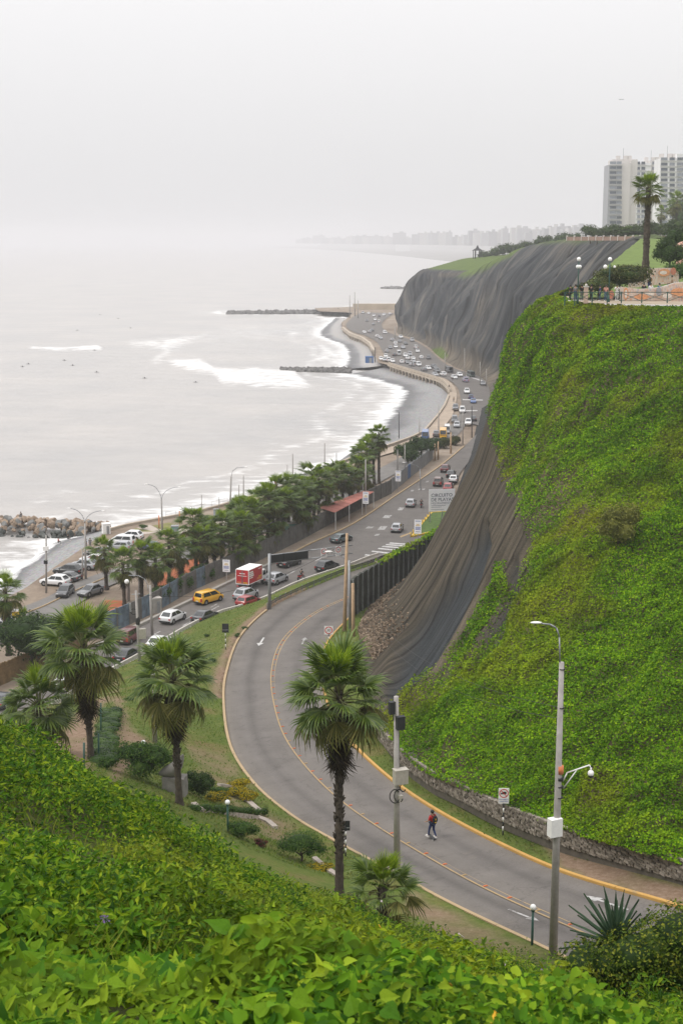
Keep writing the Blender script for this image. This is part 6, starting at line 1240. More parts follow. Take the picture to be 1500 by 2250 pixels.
mb.add(vs, [(j * ringn + i, j * ringn + (i + 1) % ringn, (j + 1) * ringn + (i + 1) % ringn, (j + 1) * ringn + i) for j in range(len(prof_) - 1) for i in range(ringn)] + [tuple(range(ringn))[::-1], tuple((len(prof_) - 1) * ringn + i for i in range(ringn))]); o = mb.build('carved_form', ROCK, t, True); md = o.modifiers.new('subdivision', 'SUBSURF'); md.levels = 1; md.render_levels = 1
PATHK = plain('bed_edging', (0.36, 0.31, 0.27), 0.9, var=0.2, scale=2)
def edging(pts, label, w=0.35, step=1.0):
    L_ = along([tuple(on_ground(u, v, 60)) for u, v in pts], step); t = empty('bed_edging', tuple(L_[0]), 0, label, 'edging')
    for k in range(len(L_) - 1): a, b_ = L_[k] - L_[0], L_[k + 1] - L_[0]; m_ = (a + b_) / 2; mb = MB(); mb.box((0, 0, 0.03), (np.linalg.norm((b_ - a)[:2]) * 0.99, w, 0.3)); o = mb.build('edging_stone', PATHK, t, loc=tuple(m_), rot=(0, -math.atan2(b_[2] - a[2], np.linalg.norm((b_ - a)[:2])), math.atan2(b_[1] - a[1], b_[0] - a[0])))
edging([(425, 1770), (440, 1785), (500, 1790), (560, 1797), (585, 1805), (605, 1822)], 'stone edging in front of the clipped dark hedge'); edging([(480, 1727), (515, 1732), (540, 1760), (570, 1785)], 'pale stone edging up the right side of the yellow beds'); edging([(690, 1890), (720, 1915), (745, 1930)], 'broken stone edging below the small umbrella tree', 0.3)
def bushes(u, v, rx, ry, rz, n, size, mat, label, cat='bush', k=6, seed=1, y0=60, tm=OVAL, name='bush', group=None, z0=-0.1):
    B = on_ground(u, v, y0); rng = np.random.default_rng(seed); return plant(name, B, lumps(rx, ry, rz, z0, k, rng), n, size, mat, label, cat, tm, seed=seed, group=group)
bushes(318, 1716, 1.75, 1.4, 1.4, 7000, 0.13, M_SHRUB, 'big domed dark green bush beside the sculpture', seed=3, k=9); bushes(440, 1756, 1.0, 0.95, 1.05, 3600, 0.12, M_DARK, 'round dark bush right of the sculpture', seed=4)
bushes(235, 1690, 0.6, 0.6, 0.4, 1000, 0.1, M_SHRUB, 'small bush at the foot of the hedge by the path', seed=5)
for q, (u, v, lab) in enumerate([(480, 1768, 'first yellow shrub of the bed behind the clipped hedge'), (520, 1752, 'second yellow shrub of the bed behind the clipped hedge'), (545, 1764, 'third yellow shrub of the bed behind the clipped hedge'), (525, 1736, 'small yellow shrub at the back of the bed')]): bushes(u, v, 0.85, 0.7, 0.42, 1700, 0.1, M_YEL, lab, 'shrub', 5, 10 + q, z0=0.05, name='yellow_shrub', group='yellow shrubs in the flower bed')
def hedge(pts, w, h, n, size, mat, label, name='hedge', rx=1.0):
    L_ = along([tuple(on_ground(u, v, 60)) for u, v in pts], 0.55); rgh = random.Random(len(pts)); ell = [(p[0] - L_[0][0] + rgh.uniform(-.2, .2) * rx, p[1] - L_[0][1], p[2] - L_[0][2] + h * 0.45 * rgh.uniform(.7, 1.2), 0.42 * rx, w, h * 0.62 * rgh.uniform(.8, 1.15)) for p in L_]; return plant(name, tuple(L_[0]), ell, n, size, mat, label, 'hedge', seed=len(L_), crown='foliage')
hedge([(430, 1783), (470, 1786), (520, 1788), (578, 1792)], 0.32, 0.5, 4200, 0.09, M_SHRUB, 'clipped dark green hedge in front of the yellow bed'); hedge([(470, 1742), (500, 1745), (528, 1748)], 0.3, 0.45, 1800, 0.09, M_SHRUB, 'short clipped hedge at the back of the yellow bed')
hedge([(228, 1680), (232, 1640), (238, 1600), (245, 1565)], 0.8, 0.55, 6500, 0.12, M_SHRUB, 'long informal hedge beside the dirt path', rx=2.3)
bushes(528, 1842, 0.95, 0.8, 0.62, 2600, 0.1, M_SHRUB, 'dark bush behind the lower globe lamp', seed=21); bushes(575, 1862, 0.42, 0.4, 0.3, 700, 0.08, M_RED, 'dark red shrub beside the umbrella tree', 'shrub', 3, 22); bushes(705, 1912, 0.8, 0.7, 0.25, 1400, 0.09, M_YEL, 'yellow-green shrubs below the umbrella tree', 'shrub', 5, 23)
B = on_ground(660, 1893, 60); rng = np.random.default_rng(5)
ell = [(0, 0, 1.2, 1.2, 0.9, 0.55), (-0.75, 0, 0.95, 0.65, 0.6, 0.34), (0.8, 0.1, 0.85, 0.62, 0.6, 0.3), (0.2, -0.2, 1.3, 0.6, 0.5, 0.28), (1.15, 0, 0.68, 0.35, 0.4, 0.2), (0.5, -0.3, 0.62, 0.3, 0.3, 0.18), (-0.3, -0.4, 1.1, 0.6, 0.5, 0.3)]
plant('umbrella_tree', B, ell, 4200, 0.1, M_SHRUB, 'small spreading dark green tree at the road edge near the palm', 'tree', stems=[([(0.05, 0, -0.2), (0.1, 0, 0.3), (0.0, 0, 0.6)], [0.09, 0.07, 0.06]), ([(0.05, 0, 0.35), (-0.4, 0, 0.7)], [0.05, 0.03]), ([(0.05, 0, 0.4), (0.5, 0.1, 0.7)], [0.05, 0.03])], seed=31)
for q, (u, v) in enumerate([(455, 1400), (430, 1440), (520, 1400), (540, 1385), (410, 1455), (470, 1455), (340, 1520), (285, 1540)]): bushes(u, v, 0.5, 0.45, 0.3, 380, 0.12, M_SHRUB, 'low straggly shrub on the grass verge beside the barrier', 'shrub', 3, 40 + q, 100, LANCE, 'verge_shrub', 'low shrubs on the verge beside the barrier')
for u, v0, v1, lab in [(222, 1620, 1545, 'green post beside the hedge behind the second palm'), (217, 1672, 1612, 'lower green post beside the hedge'), (185, 1695, 1632, 'green post left of the tall palm trunk')]: B = on_ground(u, v0, 60); pole_thing('green_post', B, top_of(B, u, v1), 0.06, 0.06, DGREEN, lab, 'post')
# dark round trees beside the coast
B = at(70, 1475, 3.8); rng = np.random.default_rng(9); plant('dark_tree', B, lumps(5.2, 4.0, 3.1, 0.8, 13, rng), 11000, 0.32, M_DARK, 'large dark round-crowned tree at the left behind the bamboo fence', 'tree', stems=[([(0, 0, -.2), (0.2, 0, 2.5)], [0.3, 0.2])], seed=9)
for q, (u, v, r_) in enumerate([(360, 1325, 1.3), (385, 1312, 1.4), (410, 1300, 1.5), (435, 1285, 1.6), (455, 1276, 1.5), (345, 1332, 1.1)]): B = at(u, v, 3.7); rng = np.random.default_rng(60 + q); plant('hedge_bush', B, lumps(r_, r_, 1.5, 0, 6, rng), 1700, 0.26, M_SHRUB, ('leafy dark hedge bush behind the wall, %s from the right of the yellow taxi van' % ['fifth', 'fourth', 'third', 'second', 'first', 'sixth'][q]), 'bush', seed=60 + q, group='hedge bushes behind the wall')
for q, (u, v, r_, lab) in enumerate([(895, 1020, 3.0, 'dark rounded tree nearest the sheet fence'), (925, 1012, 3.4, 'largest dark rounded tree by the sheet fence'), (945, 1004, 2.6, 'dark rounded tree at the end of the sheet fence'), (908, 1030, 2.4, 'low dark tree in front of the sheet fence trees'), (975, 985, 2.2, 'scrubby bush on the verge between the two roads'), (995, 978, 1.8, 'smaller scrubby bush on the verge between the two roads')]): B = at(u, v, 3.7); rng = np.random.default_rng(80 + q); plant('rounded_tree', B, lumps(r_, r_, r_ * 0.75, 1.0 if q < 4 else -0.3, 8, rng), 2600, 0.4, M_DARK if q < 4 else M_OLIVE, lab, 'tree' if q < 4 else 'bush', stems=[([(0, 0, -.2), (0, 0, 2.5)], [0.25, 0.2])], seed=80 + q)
sb = Vector(CG[np.unravel_index(((Uc - 1365) ** 2 + (Vc - 1205) ** 2).argmin(), Uc.shape)]); rng = np.random.default_rng(333); plant('slope_shrub', sb, lumps(1.6, 1.4, 2.1, -0.6, 9, rng), 4200, 0.2, M_PALE, 'pale olive round shrub standing alone halfway up the vine slope', 'shrub', stems=[([(0, 0, -.5), (0, 0, 1.5)], [0.1, 0.06])], seed=333, inner=M_PALE)
# big bush and agave at the right of the foreground
B = Vector(atY(1350, 2100, 22)); B.z = float(gz(B.x, 22)); a_m = leafmat('agave_leaf', [(0, (0.02, 0.05, 0.03)), (1, (0.06, 0.1, 0.055))], 0.12, 0.45); t = empty('agave', B, 0, 'spiky dark agave rosette rising from the bush at lower right', 'agave'); zc = atY(1340, 2075, 22).z - B.z
for i in range(46):
    az = i * 2.39996; el = R(86 - 92 * (i / 46) ** 0.9); ln = random.uniform(0.75, 1.0); mb = MB(); pts = []
    for f_ in (0, 0.35, 0.7, 1.0): w_ = 0.05 * (1 - f_ ** 1.5) * (0.8 + f_); pts += [(-w_, ln * f_, -0.06 * f_ * f_), (0, ln * f_, -0.025 - 0.06 * f_ * f_), (w_, ln * f_, -0.06 * f_ * f_)]
    for q in range(3): mb.quad(pts[q * 3], pts[q * 3 + 1], pts[q * 3 + 4], pts[q * 3 + 3]); mb.quad(pts[q * 3 + 1], pts[q * 3 + 2], pts[q * 3 + 5], pts[q * 3 + 4])
    o = mb.build('leaf', a_m, t); o.rotation_mode = 'QUATERNION'; o.rotation_quaternion = Quaternion((0, 0, 1), az) @ Quaternion((1, 0, 0), el); o.location = (0, 0, zc)
ell = []; rng = np.random.default_rng(77)
for (u, v, r_) in [(1290, 2110, .5), (1350, 2105, .55), (1400, 2090, .6), (1450, 2075, .62), (1500, 2050, .7), (1420, 2130, .6), (1330, 2140, .5), (1560, 2060, .8), (1480, 2120, .7), (1380, 2150, .5), (1290, 2145, .35)]: p = atY(u, v, 21.5 + rng.uniform(-.4, .4)) - B; ell.append((p.x, p.y, p.z - r_ * 0.1, r_ * 1.1, r_ * 1.1, r_ * 0.75))
plant('bramble_bush', B, ell, 15000, 0.066, leafmat('bramble_leaf', [(0.0, (0.025, 0.05, 0.006)), (0.6, (0.09, 0.14, 0.012)), (1.0, (0.24, 0.25, 0.03))], 0.25, 0.55), 'tangled olive bush around the agave at lower right', 'bush', stems=[([(0, 0, -.3), (0, 0, zc * 0.6)], [0.1, 0.05])], seed=77, tmpl=OVAL)
# ================================================================== VEHICLES
GLASS = plain('car_glass', (0.015, 0.018, 0.02), 0.08, var=0.05, spec=0.8); TYRE = plain('tyre', (0.018, 0.018, 0.018), 0.85); RIM = plain('alloy_rim', (0.3, 0.3, 0.31), 0.35, 0.7); TAIL = plain('tail_lamp', (0.4, 0.02, 0.02), 0.3); HEAD = plain('head_lamp', (0.6, 0.6, 0.6), 0.15); TRIM = plain('black_trim', (0.022, 0.022, 0.023), 0.7); PLATE = plain('number_plate', (0.6, 0.6, 0.58), 0.5)
def paint(name, col):
    if name in MATS: return MATS[name]
    m = plain(name, col, 0.32, 0.0, 0.05, 1.0, 0.6); b = m.node_tree.nodes['Principled BSDF']; b.inputs['Coat Weight'].default_value = 0.6; b.inputs['Coat Roughness'].default_value = 0.12; return m
PC = {'white': (0.7, 0.7, 0.7), 'silver': (0.36, 0.37, 0.39), 'grey': (0.15, 0.155, 0.165), 'charcoal': (0.06, 0.062, 0.068), 'black': (0.014, 0.016, 0.018), 'red': (0.3, 0.03, 0.03), 'dark red': (0.11, 0.02, 0.022), 'yellow': (0.72, 0.38, 0.01), 'blue': (0.06, 0.13, 0.33), 'dark blue': (0.03, 0.05, 0.12), 'teal grey': (0.09, 0.12, 0.125), 'brown': (0.13, 0.07, 0.055), 'green': (0.035, 0.06, 0.05), 'lilac': (0.3, 0.28, 0.38)}
def P_(c): return paint('car_paint_' + c.replace(' ', '_'), PC[c])
# kind: length, width, height, belt, clearance, hood height, hood end, tail height; cabin y: rear foot, rear roof, front roof, front foot (fractions of length from the tail)
KIND = {'suv': (4.45, 1.86, 1.7, 1.02, 0.30, 0.98, 1.04, (0.02, 0.17, 0.55, 0.79)), 'sedan': (4.55, 1.78, 1.47, 0.9, 0.22, 0.86, 0.97, (0.08, 0.27, 0.54, 0.77)), 'hatch': (3.95, 1.74, 1.52, 0.92, 0.22, 0.88, 0.95, (0.02, 0.13, 0.54, 0.81)), 'van': (4.7, 1.82, 1.82, 1.05, 0.24, 0.98, 1.05, (0.02, 0.07, 0.66, 0.88)), 'bus': (7.0, 2.2, 2.7, 1.3, 0.35, 1.25, 1.3, (0.005, 0.02, 0.94, 0.985))}
def car_shapes(kind):
    L, W, H, belt, cl, hood, tail, cab = KIND[kind]; w = W / 2; y0 = -L / 2; S = {}
    st = [(0.0, 0.86, cl + 0.12, tail * 0.86), (0.012, 0.95, cl + 0.02, tail * 0.97), (0.10, 0.99, cl, tail), (cab[0] + 0.08, 1.0, cl, belt), (0.5, 1.0, cl, belt), (cab[3] - 0.02, 1.0, cl, belt * 0.99), (0.88, 0.98, cl, hood * 0.97), (0.965, 0.92, cl + 0.03, hood * 0.86), (1.0, 0.78, cl + 0.1, hood * 0.72)]
    mb = MB(); n = 10; vs = []
    for f, wf, zb, zt in st:
        x = w * wf; y = y0 + L * f; h = zt - zb; vs += [(-x * 0.86, y, zb), (-x * 0.98, y, zb + 0.14 * h), (-x, y, zb + 0.5 * h), (-x * 0.97, y, zb + 0.85 * h), (-x * 0.86, y, zt), (x * 0.86, y, zt), (x * 0.97, y, zb + 0.85 * h), (x, y, zb + 0.5 * h), (x * 0.98, y, zb + 0.14 * h), (x * 0.86, y, zb)]
    mb.add(vs, [(j * n + i, j * n + (i + 1) % n, (j + 1) * n + (i + 1) % n, (j + 1) * n + i) for j in range(len(st) - 1) for i in range(n)] + [tuple(range(n))[::-1], tuple((len(st) - 1) * n + i for i in range(n))])
    # cabin shell
    a, b_, c, d = [y0 + L * f for f in cab]; zb = belt - 0.03; wb, wt = w * 0.92, w * 0.74 if kind != 'bus' else w * 0.86; e = 0.06
    C = [(-wb, a, zb), (wb, a, zb), (wb, d, zb), (-wb, d, zb), (-wt, b_, H - e), (wt, b_, H - e), (wt, c, H - e), (-wt, c, H - e), (-wt * 0.86, b_ + 0.12, H), (wt * 0.86, b_ + 0.12, H), (wt * 0.86, c - 0.15, H), (-wt * 0.86, c - 0.15, H)]
    mb.add(C, [(0, 1, 5, 4), (1, 2, 6, 5), (2, 3, 7, 6), (3, 0, 4, 7), (4, 5, 9, 8), (5, 6, 10, 9), (6, 7, 11, 10), (7, 4, 8, 11), (8, 9, 10, 11)]); S['body'] = mb
    Cv = [Vector(p) for p in C]
    def pane(q, m0, m1, m2, m3, out):
        """panel inset within quad q (bottom-left, bottom-right, top-right, top-left)"""
        A, B, Cc, D = q; f = lambda s_, t_: (A.lerp(B, s_)).lerp(D.lerp(Cc, s_), t_); nr = (B - A).cross(D - A).normalized() * out
        pts = [f(m0, m1) + nr, f(m2, m1) + nr, f(m2, m3) + nr, f(m0, m3) + nr]; bk = [p - nr * 1.5 for p in pts]; m = MB(); m.add([tuple(p) for p in pts + bk], [(0, 1, 2, 3), (0, 4, 5, 1), (1, 5, 6, 2), (2, 6, 7, 3), (3, 7, 4, 0)]); return m
    S['rear_window'] = pane((Cv[0], Cv[1], Cv[5], Cv[4]), 0.1, 0.2, 0.9, 0.9, 0.015); S['windscreen'] = pane((Cv[2], Cv[3], Cv[7], Cv[6]), 0.07, 0.1, 0.93, 0.94, 0.015)
    q = (Cv[1], Cv[2], Cv[6], Cv[5]); q2 = (Cv[3], Cv[0], Cv[4], Cv[7]); S['side_window'] = [pane(q, .1, .16, .5, .88, .015), pane(q, .53, .16, .9, .88, .015), pane(q2, .1, .16, .47, .88, .015), pane(q2, .5, .16, .9, .88, .015)]
    wr = 0.35 if kind != 'bus' else 0.45; ax = (0.19, 0.81); S['wheel'] = []; S['arch'] = []
    for f in ax:
        for sg in (-1, 1):
            y = y0 + L * f; m = MB(); m.cyl((sg * (w - 0.2), y, wr), (sg * (w + 0.012), y, wr), wr, wr, 16); r = MB(); r.cyl((sg * (w - 0.02), y, wr), (sg * (w + 0.03), y, wr), wr * 0.62, wr * 0.55, 10); S['wheel'].append((m, r)); g = MB(); g.cyl((sg * (w - 0.3), y, wr + 0.03), (sg * (w + 0.004), y, wr + 0.03), wr + 0.075, wr + 0.075, 16); S['arch'].append(g)
    tz = tail * 0.78; S['tail_lamp'] = [MB().box((sg * w * 0.8, y0 + 0.03, tz), (w * 0.3, 0.12, 0.16 if kind != 'van' else 0.45)) for sg in (-1, 1)]; S['headlight'] = [MB().box((sg * w * 0.66, y0 + L * 0.982, hood * 0.72), (w * 0.34, 0.1, 0.15)) for sg in (-1, 1)]
    S['number_plate'] = MB().box((0, y0 - 0.004, tz - 0.22), (0.42, 0.03, 0.14)); S['bumper'] = [MB().box((0, y0 + 0.05, cl + 0.16), (W * 0.9, 0.16, 0.2)), MB().box((0, y0 + L - 0.09, cl + 0.18), (W * 0.76, 0.2, 0.2))]; S['mirror'] = [MB().box((sg * (w + 0.06), d - 0.25, belt + 0.06), (0.2, 0.1, 0.13)) for sg in (-1, 1)]
    S['underbody'] = MB().box((0, 0, cl - 0.03), (W * 0.82, L * 0.9, 0.12)); return S
CAR_P = {}
def build_car(kind):
    S = car_shapes(kind); t = empty('car', (0, 0, 0)); base = P_('white')
    o = S['body'].build('body', base, t, True); md = o.modifiers.new('bevel', 'BEVEL'); md.width = 0.05; md.segments = 2; md.limit_method = 'ANGLE'; md.angle_limit = R(28)
    for nm in ('rear_window', 'windscreen'): S[nm].build(nm, GLASS, t)
    for m in S['side_window']: m.build('side_window', GLASS, t)
    for m, r in S['wheel']: w_ = m.build('wheel', TYRE, t, True); r.build('rim', RIM, w_)
    for g in S['arch']: g.build('wheel_arch', TRIM, t)
    for m in S['tail_lamp']: m.build('tail_lamp', TAIL, t)
    for m in S['headlight']: m.build('headlight', HEAD, t)
    S['number_plate'].build('number_plate', PLATE, t); S['underbody'].build('underbody', TRIM, t)
    for m in S['bumper']: m.build('bumper', TRIM, t)
    for m in S['mirror']: m.build('mirror', TRIM, t)
    return t
USED = set()
def set_paint(o, mat):
    o.material_slots[0].link = 'OBJECT'; o.material_slots[0].material = mat
def place_car(kind, colour, loc, rz, label, cat='car', group=None, name='car', sc=1.0):
    if kind not in CAR_P: CAR_P[kind] = build_car(kind); t = CAR_P[kind]
    else: t = copy_tree(CAR_P[kind])
    t.name = name; t.location = loc; t.rotation_euler = (0, 0, rz); t.scale = (sc, sc, sc)
    for c in t.children:
        if c.name.startswith('body'): set_paint(c, P_(colour))
    for k in ('label', 'category', 'group'):
        if k in t: del t[k]
    return tag(t, label, cat, group)
def road_heading(p, line):
    L_ = np.array([tuple(q) for q in line]); k = int(np.linalg.norm(L_[:, :2] - np.array([p[0], p[1]]), axis=1).argmin()); d = L_[min(k + 1, len(L_) - 1)] - L_[max(k - 1, 0)]; return math.atan2(d[1], d[0]) - math.pi / 2
RG = 'cars driving on the coast road'
for kind, col, u, v, lab in [('van', 'yellow', 459, 1323, 'bright yellow minivan driving beside the concrete wall'), ('suv', 'silver', 541, 1315, 'silver off-roader behind the red lorry'), ('hatch', 'red', 546, 1330, 'red hatchback half hidden by the barrier behind the gantry post'), ('suv', 'silver', 608, 1280, 'silver crossover to the right of the red lorry'), ('sedan', 'black', 636, 1243, 'black saloon partly behind the dark message panels'), ('suv', 'black', 719, 1253, 'black off-roader beyond the motorcyclist under the speed signs'), ('sedan', 'teal grey', 750, 1190, 'greenish grey saloon beyond the buff pole top'),
                             ('suv', 'white', 381, 1365, 'white estate car behind the yellow minivan'), ('sedan', 'charcoal', 451, 1362, 'dark grey saloon beside the barrier'), ('van', 'dark red', 287, 1408, 'dark red van beside the leaning utility pole'), ('sedan', 'black', 281, 1448, 'black saloon at the barrier below the dark red van'), ('sedan', 'white', 350, 1420, 'white car mostly hidden behind a palm crown'), ('hatch', 'silver', 872, 1167, 'silver hatchback approaching the junction'), ('hatch', 'silver', 902, 1112, 'silver estate beside the far motorcyclist'),
                             ('van', 'brown', 962, 1066, 'brown van in the queue above the notice board'), ('suv', 'dark red', 978, 1036, 'farthest maroon car of the queue by the cliff'), ('sedan', 'black', 990, 1047, 'black car in the queue by the cliff'), ('sedan', 'white', 996, 1058, 'white car in the queue against the cliff'), ('suv', 'red', 984, 1078, 'red car disappearing behind the cliff'), ('sedan', 'charcoal', 12, 1548, 'dark car on the coast road at the far left edge'), ('hatch', 'white', 148, 1512, 'white car on the coast road behind the low palm')]:
    p = at(u, v, CZ); place_car(kind, col, p, road_heading(p, CRp if v > 1200 else B_), lab, group=RG)
# box lorry
p = at(552, 1289, CZ); rz = road_heading(p, CRp); t = empty('box_lorry', p, rz, 'red box lorry with white roof and cab on the coast road', 'lorry'); RED = plain('lorry_red', (0.46, 0.025, 0.03), 0.5, var=0.08)
mb = MB(); mb.box((0, -0.6, 2.02), (2.1, 4.2, 2.1)); o = mb.build('cargo_box', RED, t); mb = MB(); mb.box((0, -0.6, 3.1), (2.14, 4.24, 0.07)); mb.build('roof', WHITE, o)
for x in (-1.05, 1.05):
    for y in (-2.7, 1.5): mb = MB(); mb.box((x, y, 2.02), (0.1, 0.1, 2.14)); mb.build('corner_post', WHITE, o)
for z in (0.98,): mb = MB(); mb.box((0, -0.6, z), (2.14, 4.24, 0.1)); mb.build('sill', WHITE, o)
for x in (-0.5, 0.5): mb = MB(); mb.box((x, -2.715, 2.0), (0.96, 0.03, 1.9)); d_o = mb.build('rear_door', RED, t); mb = MB(); mb.cyl((x * 0.16, -2.75, 1.1), (x * 0.16, -2.75, 2.95), 0.03, n=6); mb.build('lock_rod', STEEL, d_o)
for y, z, w_, h_, m_ in ((-1.9, 2.7, 1.1, .2, WHITE), (-1.85, 2.42, 1.25, .2, WHITE), (-1.8, 2.14, 1.3, .2, WHITE), (-1.9, 1.85, 1.0, .14, WHITE), (0.7, 2.75, 0.8, .1, WHITE), (0.5, 1.35, 1.3, .35, ORANGE), (0.9, 1.6, 0.9, .2, YELP)): mb = MB(); mb.box((1.056, y, z), (0.012, w_, h_)); mb.build('lettering', m_, o)
for x, z, w_, h_, m_ in ((0, 2.55, .9, .12, WHITE), (0, 2.2, 1.5, .07, WHITE), (-.5, 1.2, .7, .22, ORANGE), (.5, 1.2, .7, .16, YELP)): mb = MB(); mb.box((x, -2.735, z), (w_, 0.012, h_)); mb.build('lettering', m_, o)
mb = MB(); mb.prism([(1.6, 0.75), (3.05, 0.75), (3.1, 1.3), (2.85, 2.15), (2.6, 2.25), (1.6, 2.25)], -0.95, 0.95, axis='x'); mb.build('cab', WHITE, t); mb = MB(); mb.quad((-0.85, 3.1, 1.35), (0.85, 3.1, 1.35), (0.8, 2.88, 2.1), (-0.8, 2.88, 2.1)); mb.build('windscreen', GLASS, t)
for sg in (-1, 1): mb = MB(); mb.prism([(1.95, 1.4), (2.9, 1.4), (2.68, 2.08), (1.95, 2.08)], sg * 0.94, sg * 0.965, axis='x'); mb.build('side_window', GLASS, t); mb = MB(); mb.box((sg * 1.15, 2.85, 1.75), (0.2, 0.08, 0.4)); mb.build('mirror', BLACK, t)
mb = MB(); mb.box((0, -0.2, 0.8), (1.2, 5.4, 0.25)); mb.build('chassis', TRIM, t); mb = MB(); mb.box((0, -2.72, 0.62), (1.9, 0.06, 0.14)); mb.build('bumper', REDP, t)
for y in (-1.7, 2.25):
    for sg in (-1, 1): mb = MB(); mb.cyl((sg * 0.62, y, 0.42), (sg * 0.98, y, 0.42), 0.42, n=14); w_ = mb.build('wheel', TYRE, t, True); mb = MB(); mb.cyl((sg * 0.9, y, 0.42), (sg * 1.0, y, 0.42), 0.24, n=10); mb.build('rim', RIM, w_)
# parked cars at the beach
PGp = 'cars parked at the beach'
for kind, col, u, v, hd, lab in [('suv', 'white', 122, 1286, 72, 'white off-roader parked nose to the beach'), ('sedan', 'charcoal', 146, 1276, 72, 'dark saloon parked just behind the white off-roader'), ('suv', 'black', 150, 1262, 76, 'large black off-roader parked by the beach'), ('suv', 'silver', 184, 1250, 74, 'silver estate parked beside the twin-armed lamp'), ('hatch', 'red', 201, 1243, 74, 'red hatchback parked between silver and white cars'), ('sedan', 'white', 207, 1236, 74, 'white saloon parked behind the red hatchback'), ('hatch', 'charcoal', 212, 1223, 74, 'dark car parked farthest along the beach row'),
                                 ('hatch', 'charcoal', 144, 1308, 172, 'dark grey hatchback driving towards the viewer in the beach car park'), ('sedan', 'grey', 200, 1306, 152, 'grey saloon on the access road half behind a palm crown'), ('van', 'white', 268, 1198, 78, 'white minibus at the end of the car park'), ('suv', 'white', 287, 1186, 78, 'white off-roader behind the white minibus'), ('hatch', 'silver', 263, 1208, 78, 'silver car in front of the white minibus'), ('van', 'white', -8, 1385, 20, 'white van cut off by the left edge'), ('sedan', 'dark blue', 330, 1208, 60, 'dark blue car glimpsed between the car park palms'), ('hatch', 'white', 522, 1180, 60, 'white car glimpsed behind the palm clump')]:
    place_car(kind, col, at(u, v, 3.72 if v < 1300 else 3.92), R(hd), lab, group=PGp)
# distant traffic: one simple mesh per kind, painted per car
def far_mesh(kind):
    S = car_shapes(kind); mb = MB()
    def put(m, mi): b = len(mb.v); mb.v += m.v; mb.f += [tuple(b + i for i in f) for f in m.f]; mb.m += [mi] * len(m.f)
    put(S['body'], 0)
    for m in [S['rear_window'], S['windscreen']] + S['side_window']: put(m, 1)
    for m, r in S['wheel']: put(m, 2)
    for m in S['tail_lamp']: put(m, 3)
    return mb.mesh('car', [P_('white'), GLASS, TYRE, TAIL], False)
FM = {k: far_mesh(k) for k in KIND}
hc = [(np.array(a) + np.array(b_)) / 2 for a, b_ in zip(resample([at(u, v, CZ) for u, v in HL], 160), resample([at(u, v, CZ) for u, v in HR], 160))]
fars = [(925, 788, 'white'), (941, 789, 'charcoal'), (907, 797, 'silver'), (904, 804, 'silver'), (919, 804, 'white'), (953, 809, 'charcoal'), (940, 812, 'white'), (931, 815, 'grey'), (959, 818, 'grey'), (973, 826, 'white'), (955, 826, 'silver'), (1009, 827, 'white'), (997, 832, 'white'), (1022, 839, 'lilac'), (1060, 846, 'grey'), (1025, 864, 'white'), (1034, 876, 'dark blue'), (1039, 885, 'blue'), (1015, 906, 'white'), (1003, 938, 'silver'), (1028, 933, 'white'), (1039, 924, 'charcoal'), (958, 957, 'grey'),
        (880, 743, 'white'), (861, 749, 'silver'), (891, 757, 'charcoal'), (905, 750, 'silver'), (868, 757, 'white'), (869, 764, 'white'), (885, 766, 'silver'), (857, 766, 'grey'), (913, 766, 'white'), (917, 774, 'white'), (850, 774, 'silver'), (866, 782, 'charcoal'), (890, 784, 'white'), (895, 790, 'white'), (847, 785, 'white'), (837, 791, 'white'), (845, 793, 'silver'), (853, 794, 'white'), (862, 796, 'white'), (882, 798, 'white'), (895, 799, 'grey'), (907, 790, 'white'), (828, 741, 'white'), (820, 714, 'grey'), (817, 728, 'charcoal'), (800, 732, 'white'), (832, 709, 'white'), (797, 689, 'silver'), (821, 695, 'white'), (856, 691, 'white'), (836, 745, 'silver'), (812, 731, 'silver'), (833, 697, 'charcoal'), (845, 733, 'white'), (806, 706, 'charcoal'), (824, 704, 'white'), (878, 752, 'grey'), (843, 694, 'white'), (810, 690, 'white'), (900, 781, 'silver')]
ORD = ['nearest', 'second', 'third', 'fourth', 'fifth', 'sixth', 'seventh', 'eighth', 'ninth', 'tenth', 'eleventh', 'twelfth', 'thirteenth', 'fourteenth', 'fifteenth', 'sixteenth', 'seventeenth', 'eighteenth']
cnt = {}
for q, (u, v, c) in enumerate(sorted(fars, key=lambda f: -f[1])):
    p = at(u, v, 4.03); o = link('car', FM[('sedan', 'hatch', 'suv', 'sedan', 'van')[q % 5]]); set_paint(o, P_(c)); o.location = p; o.rotation_euler = (0, 0, road_heading(p, hc) + (math.pi if q % 3 else 0))
    z = 'near the yellow bus' if v > 895 else 'at the bend by the viaduct' if v > 812 else 'in the jam beside the first groyne' if v > 778 else 'under the headland cliff' if v > 740 else 'by the distant jetty'; key = (c, z); cnt[key] = cnt.get(key, 0) + 1
    n_same = cnt[key]; tag(o, '%s %s car on the highway %s' % (ORD[n_same - 1], c, z) if n_same > 1 or sum(1 for f in fars if f[2] == c) > 1 else '%s car on the highway %s' % (c, z), 'car', 'distant cars on the highway')
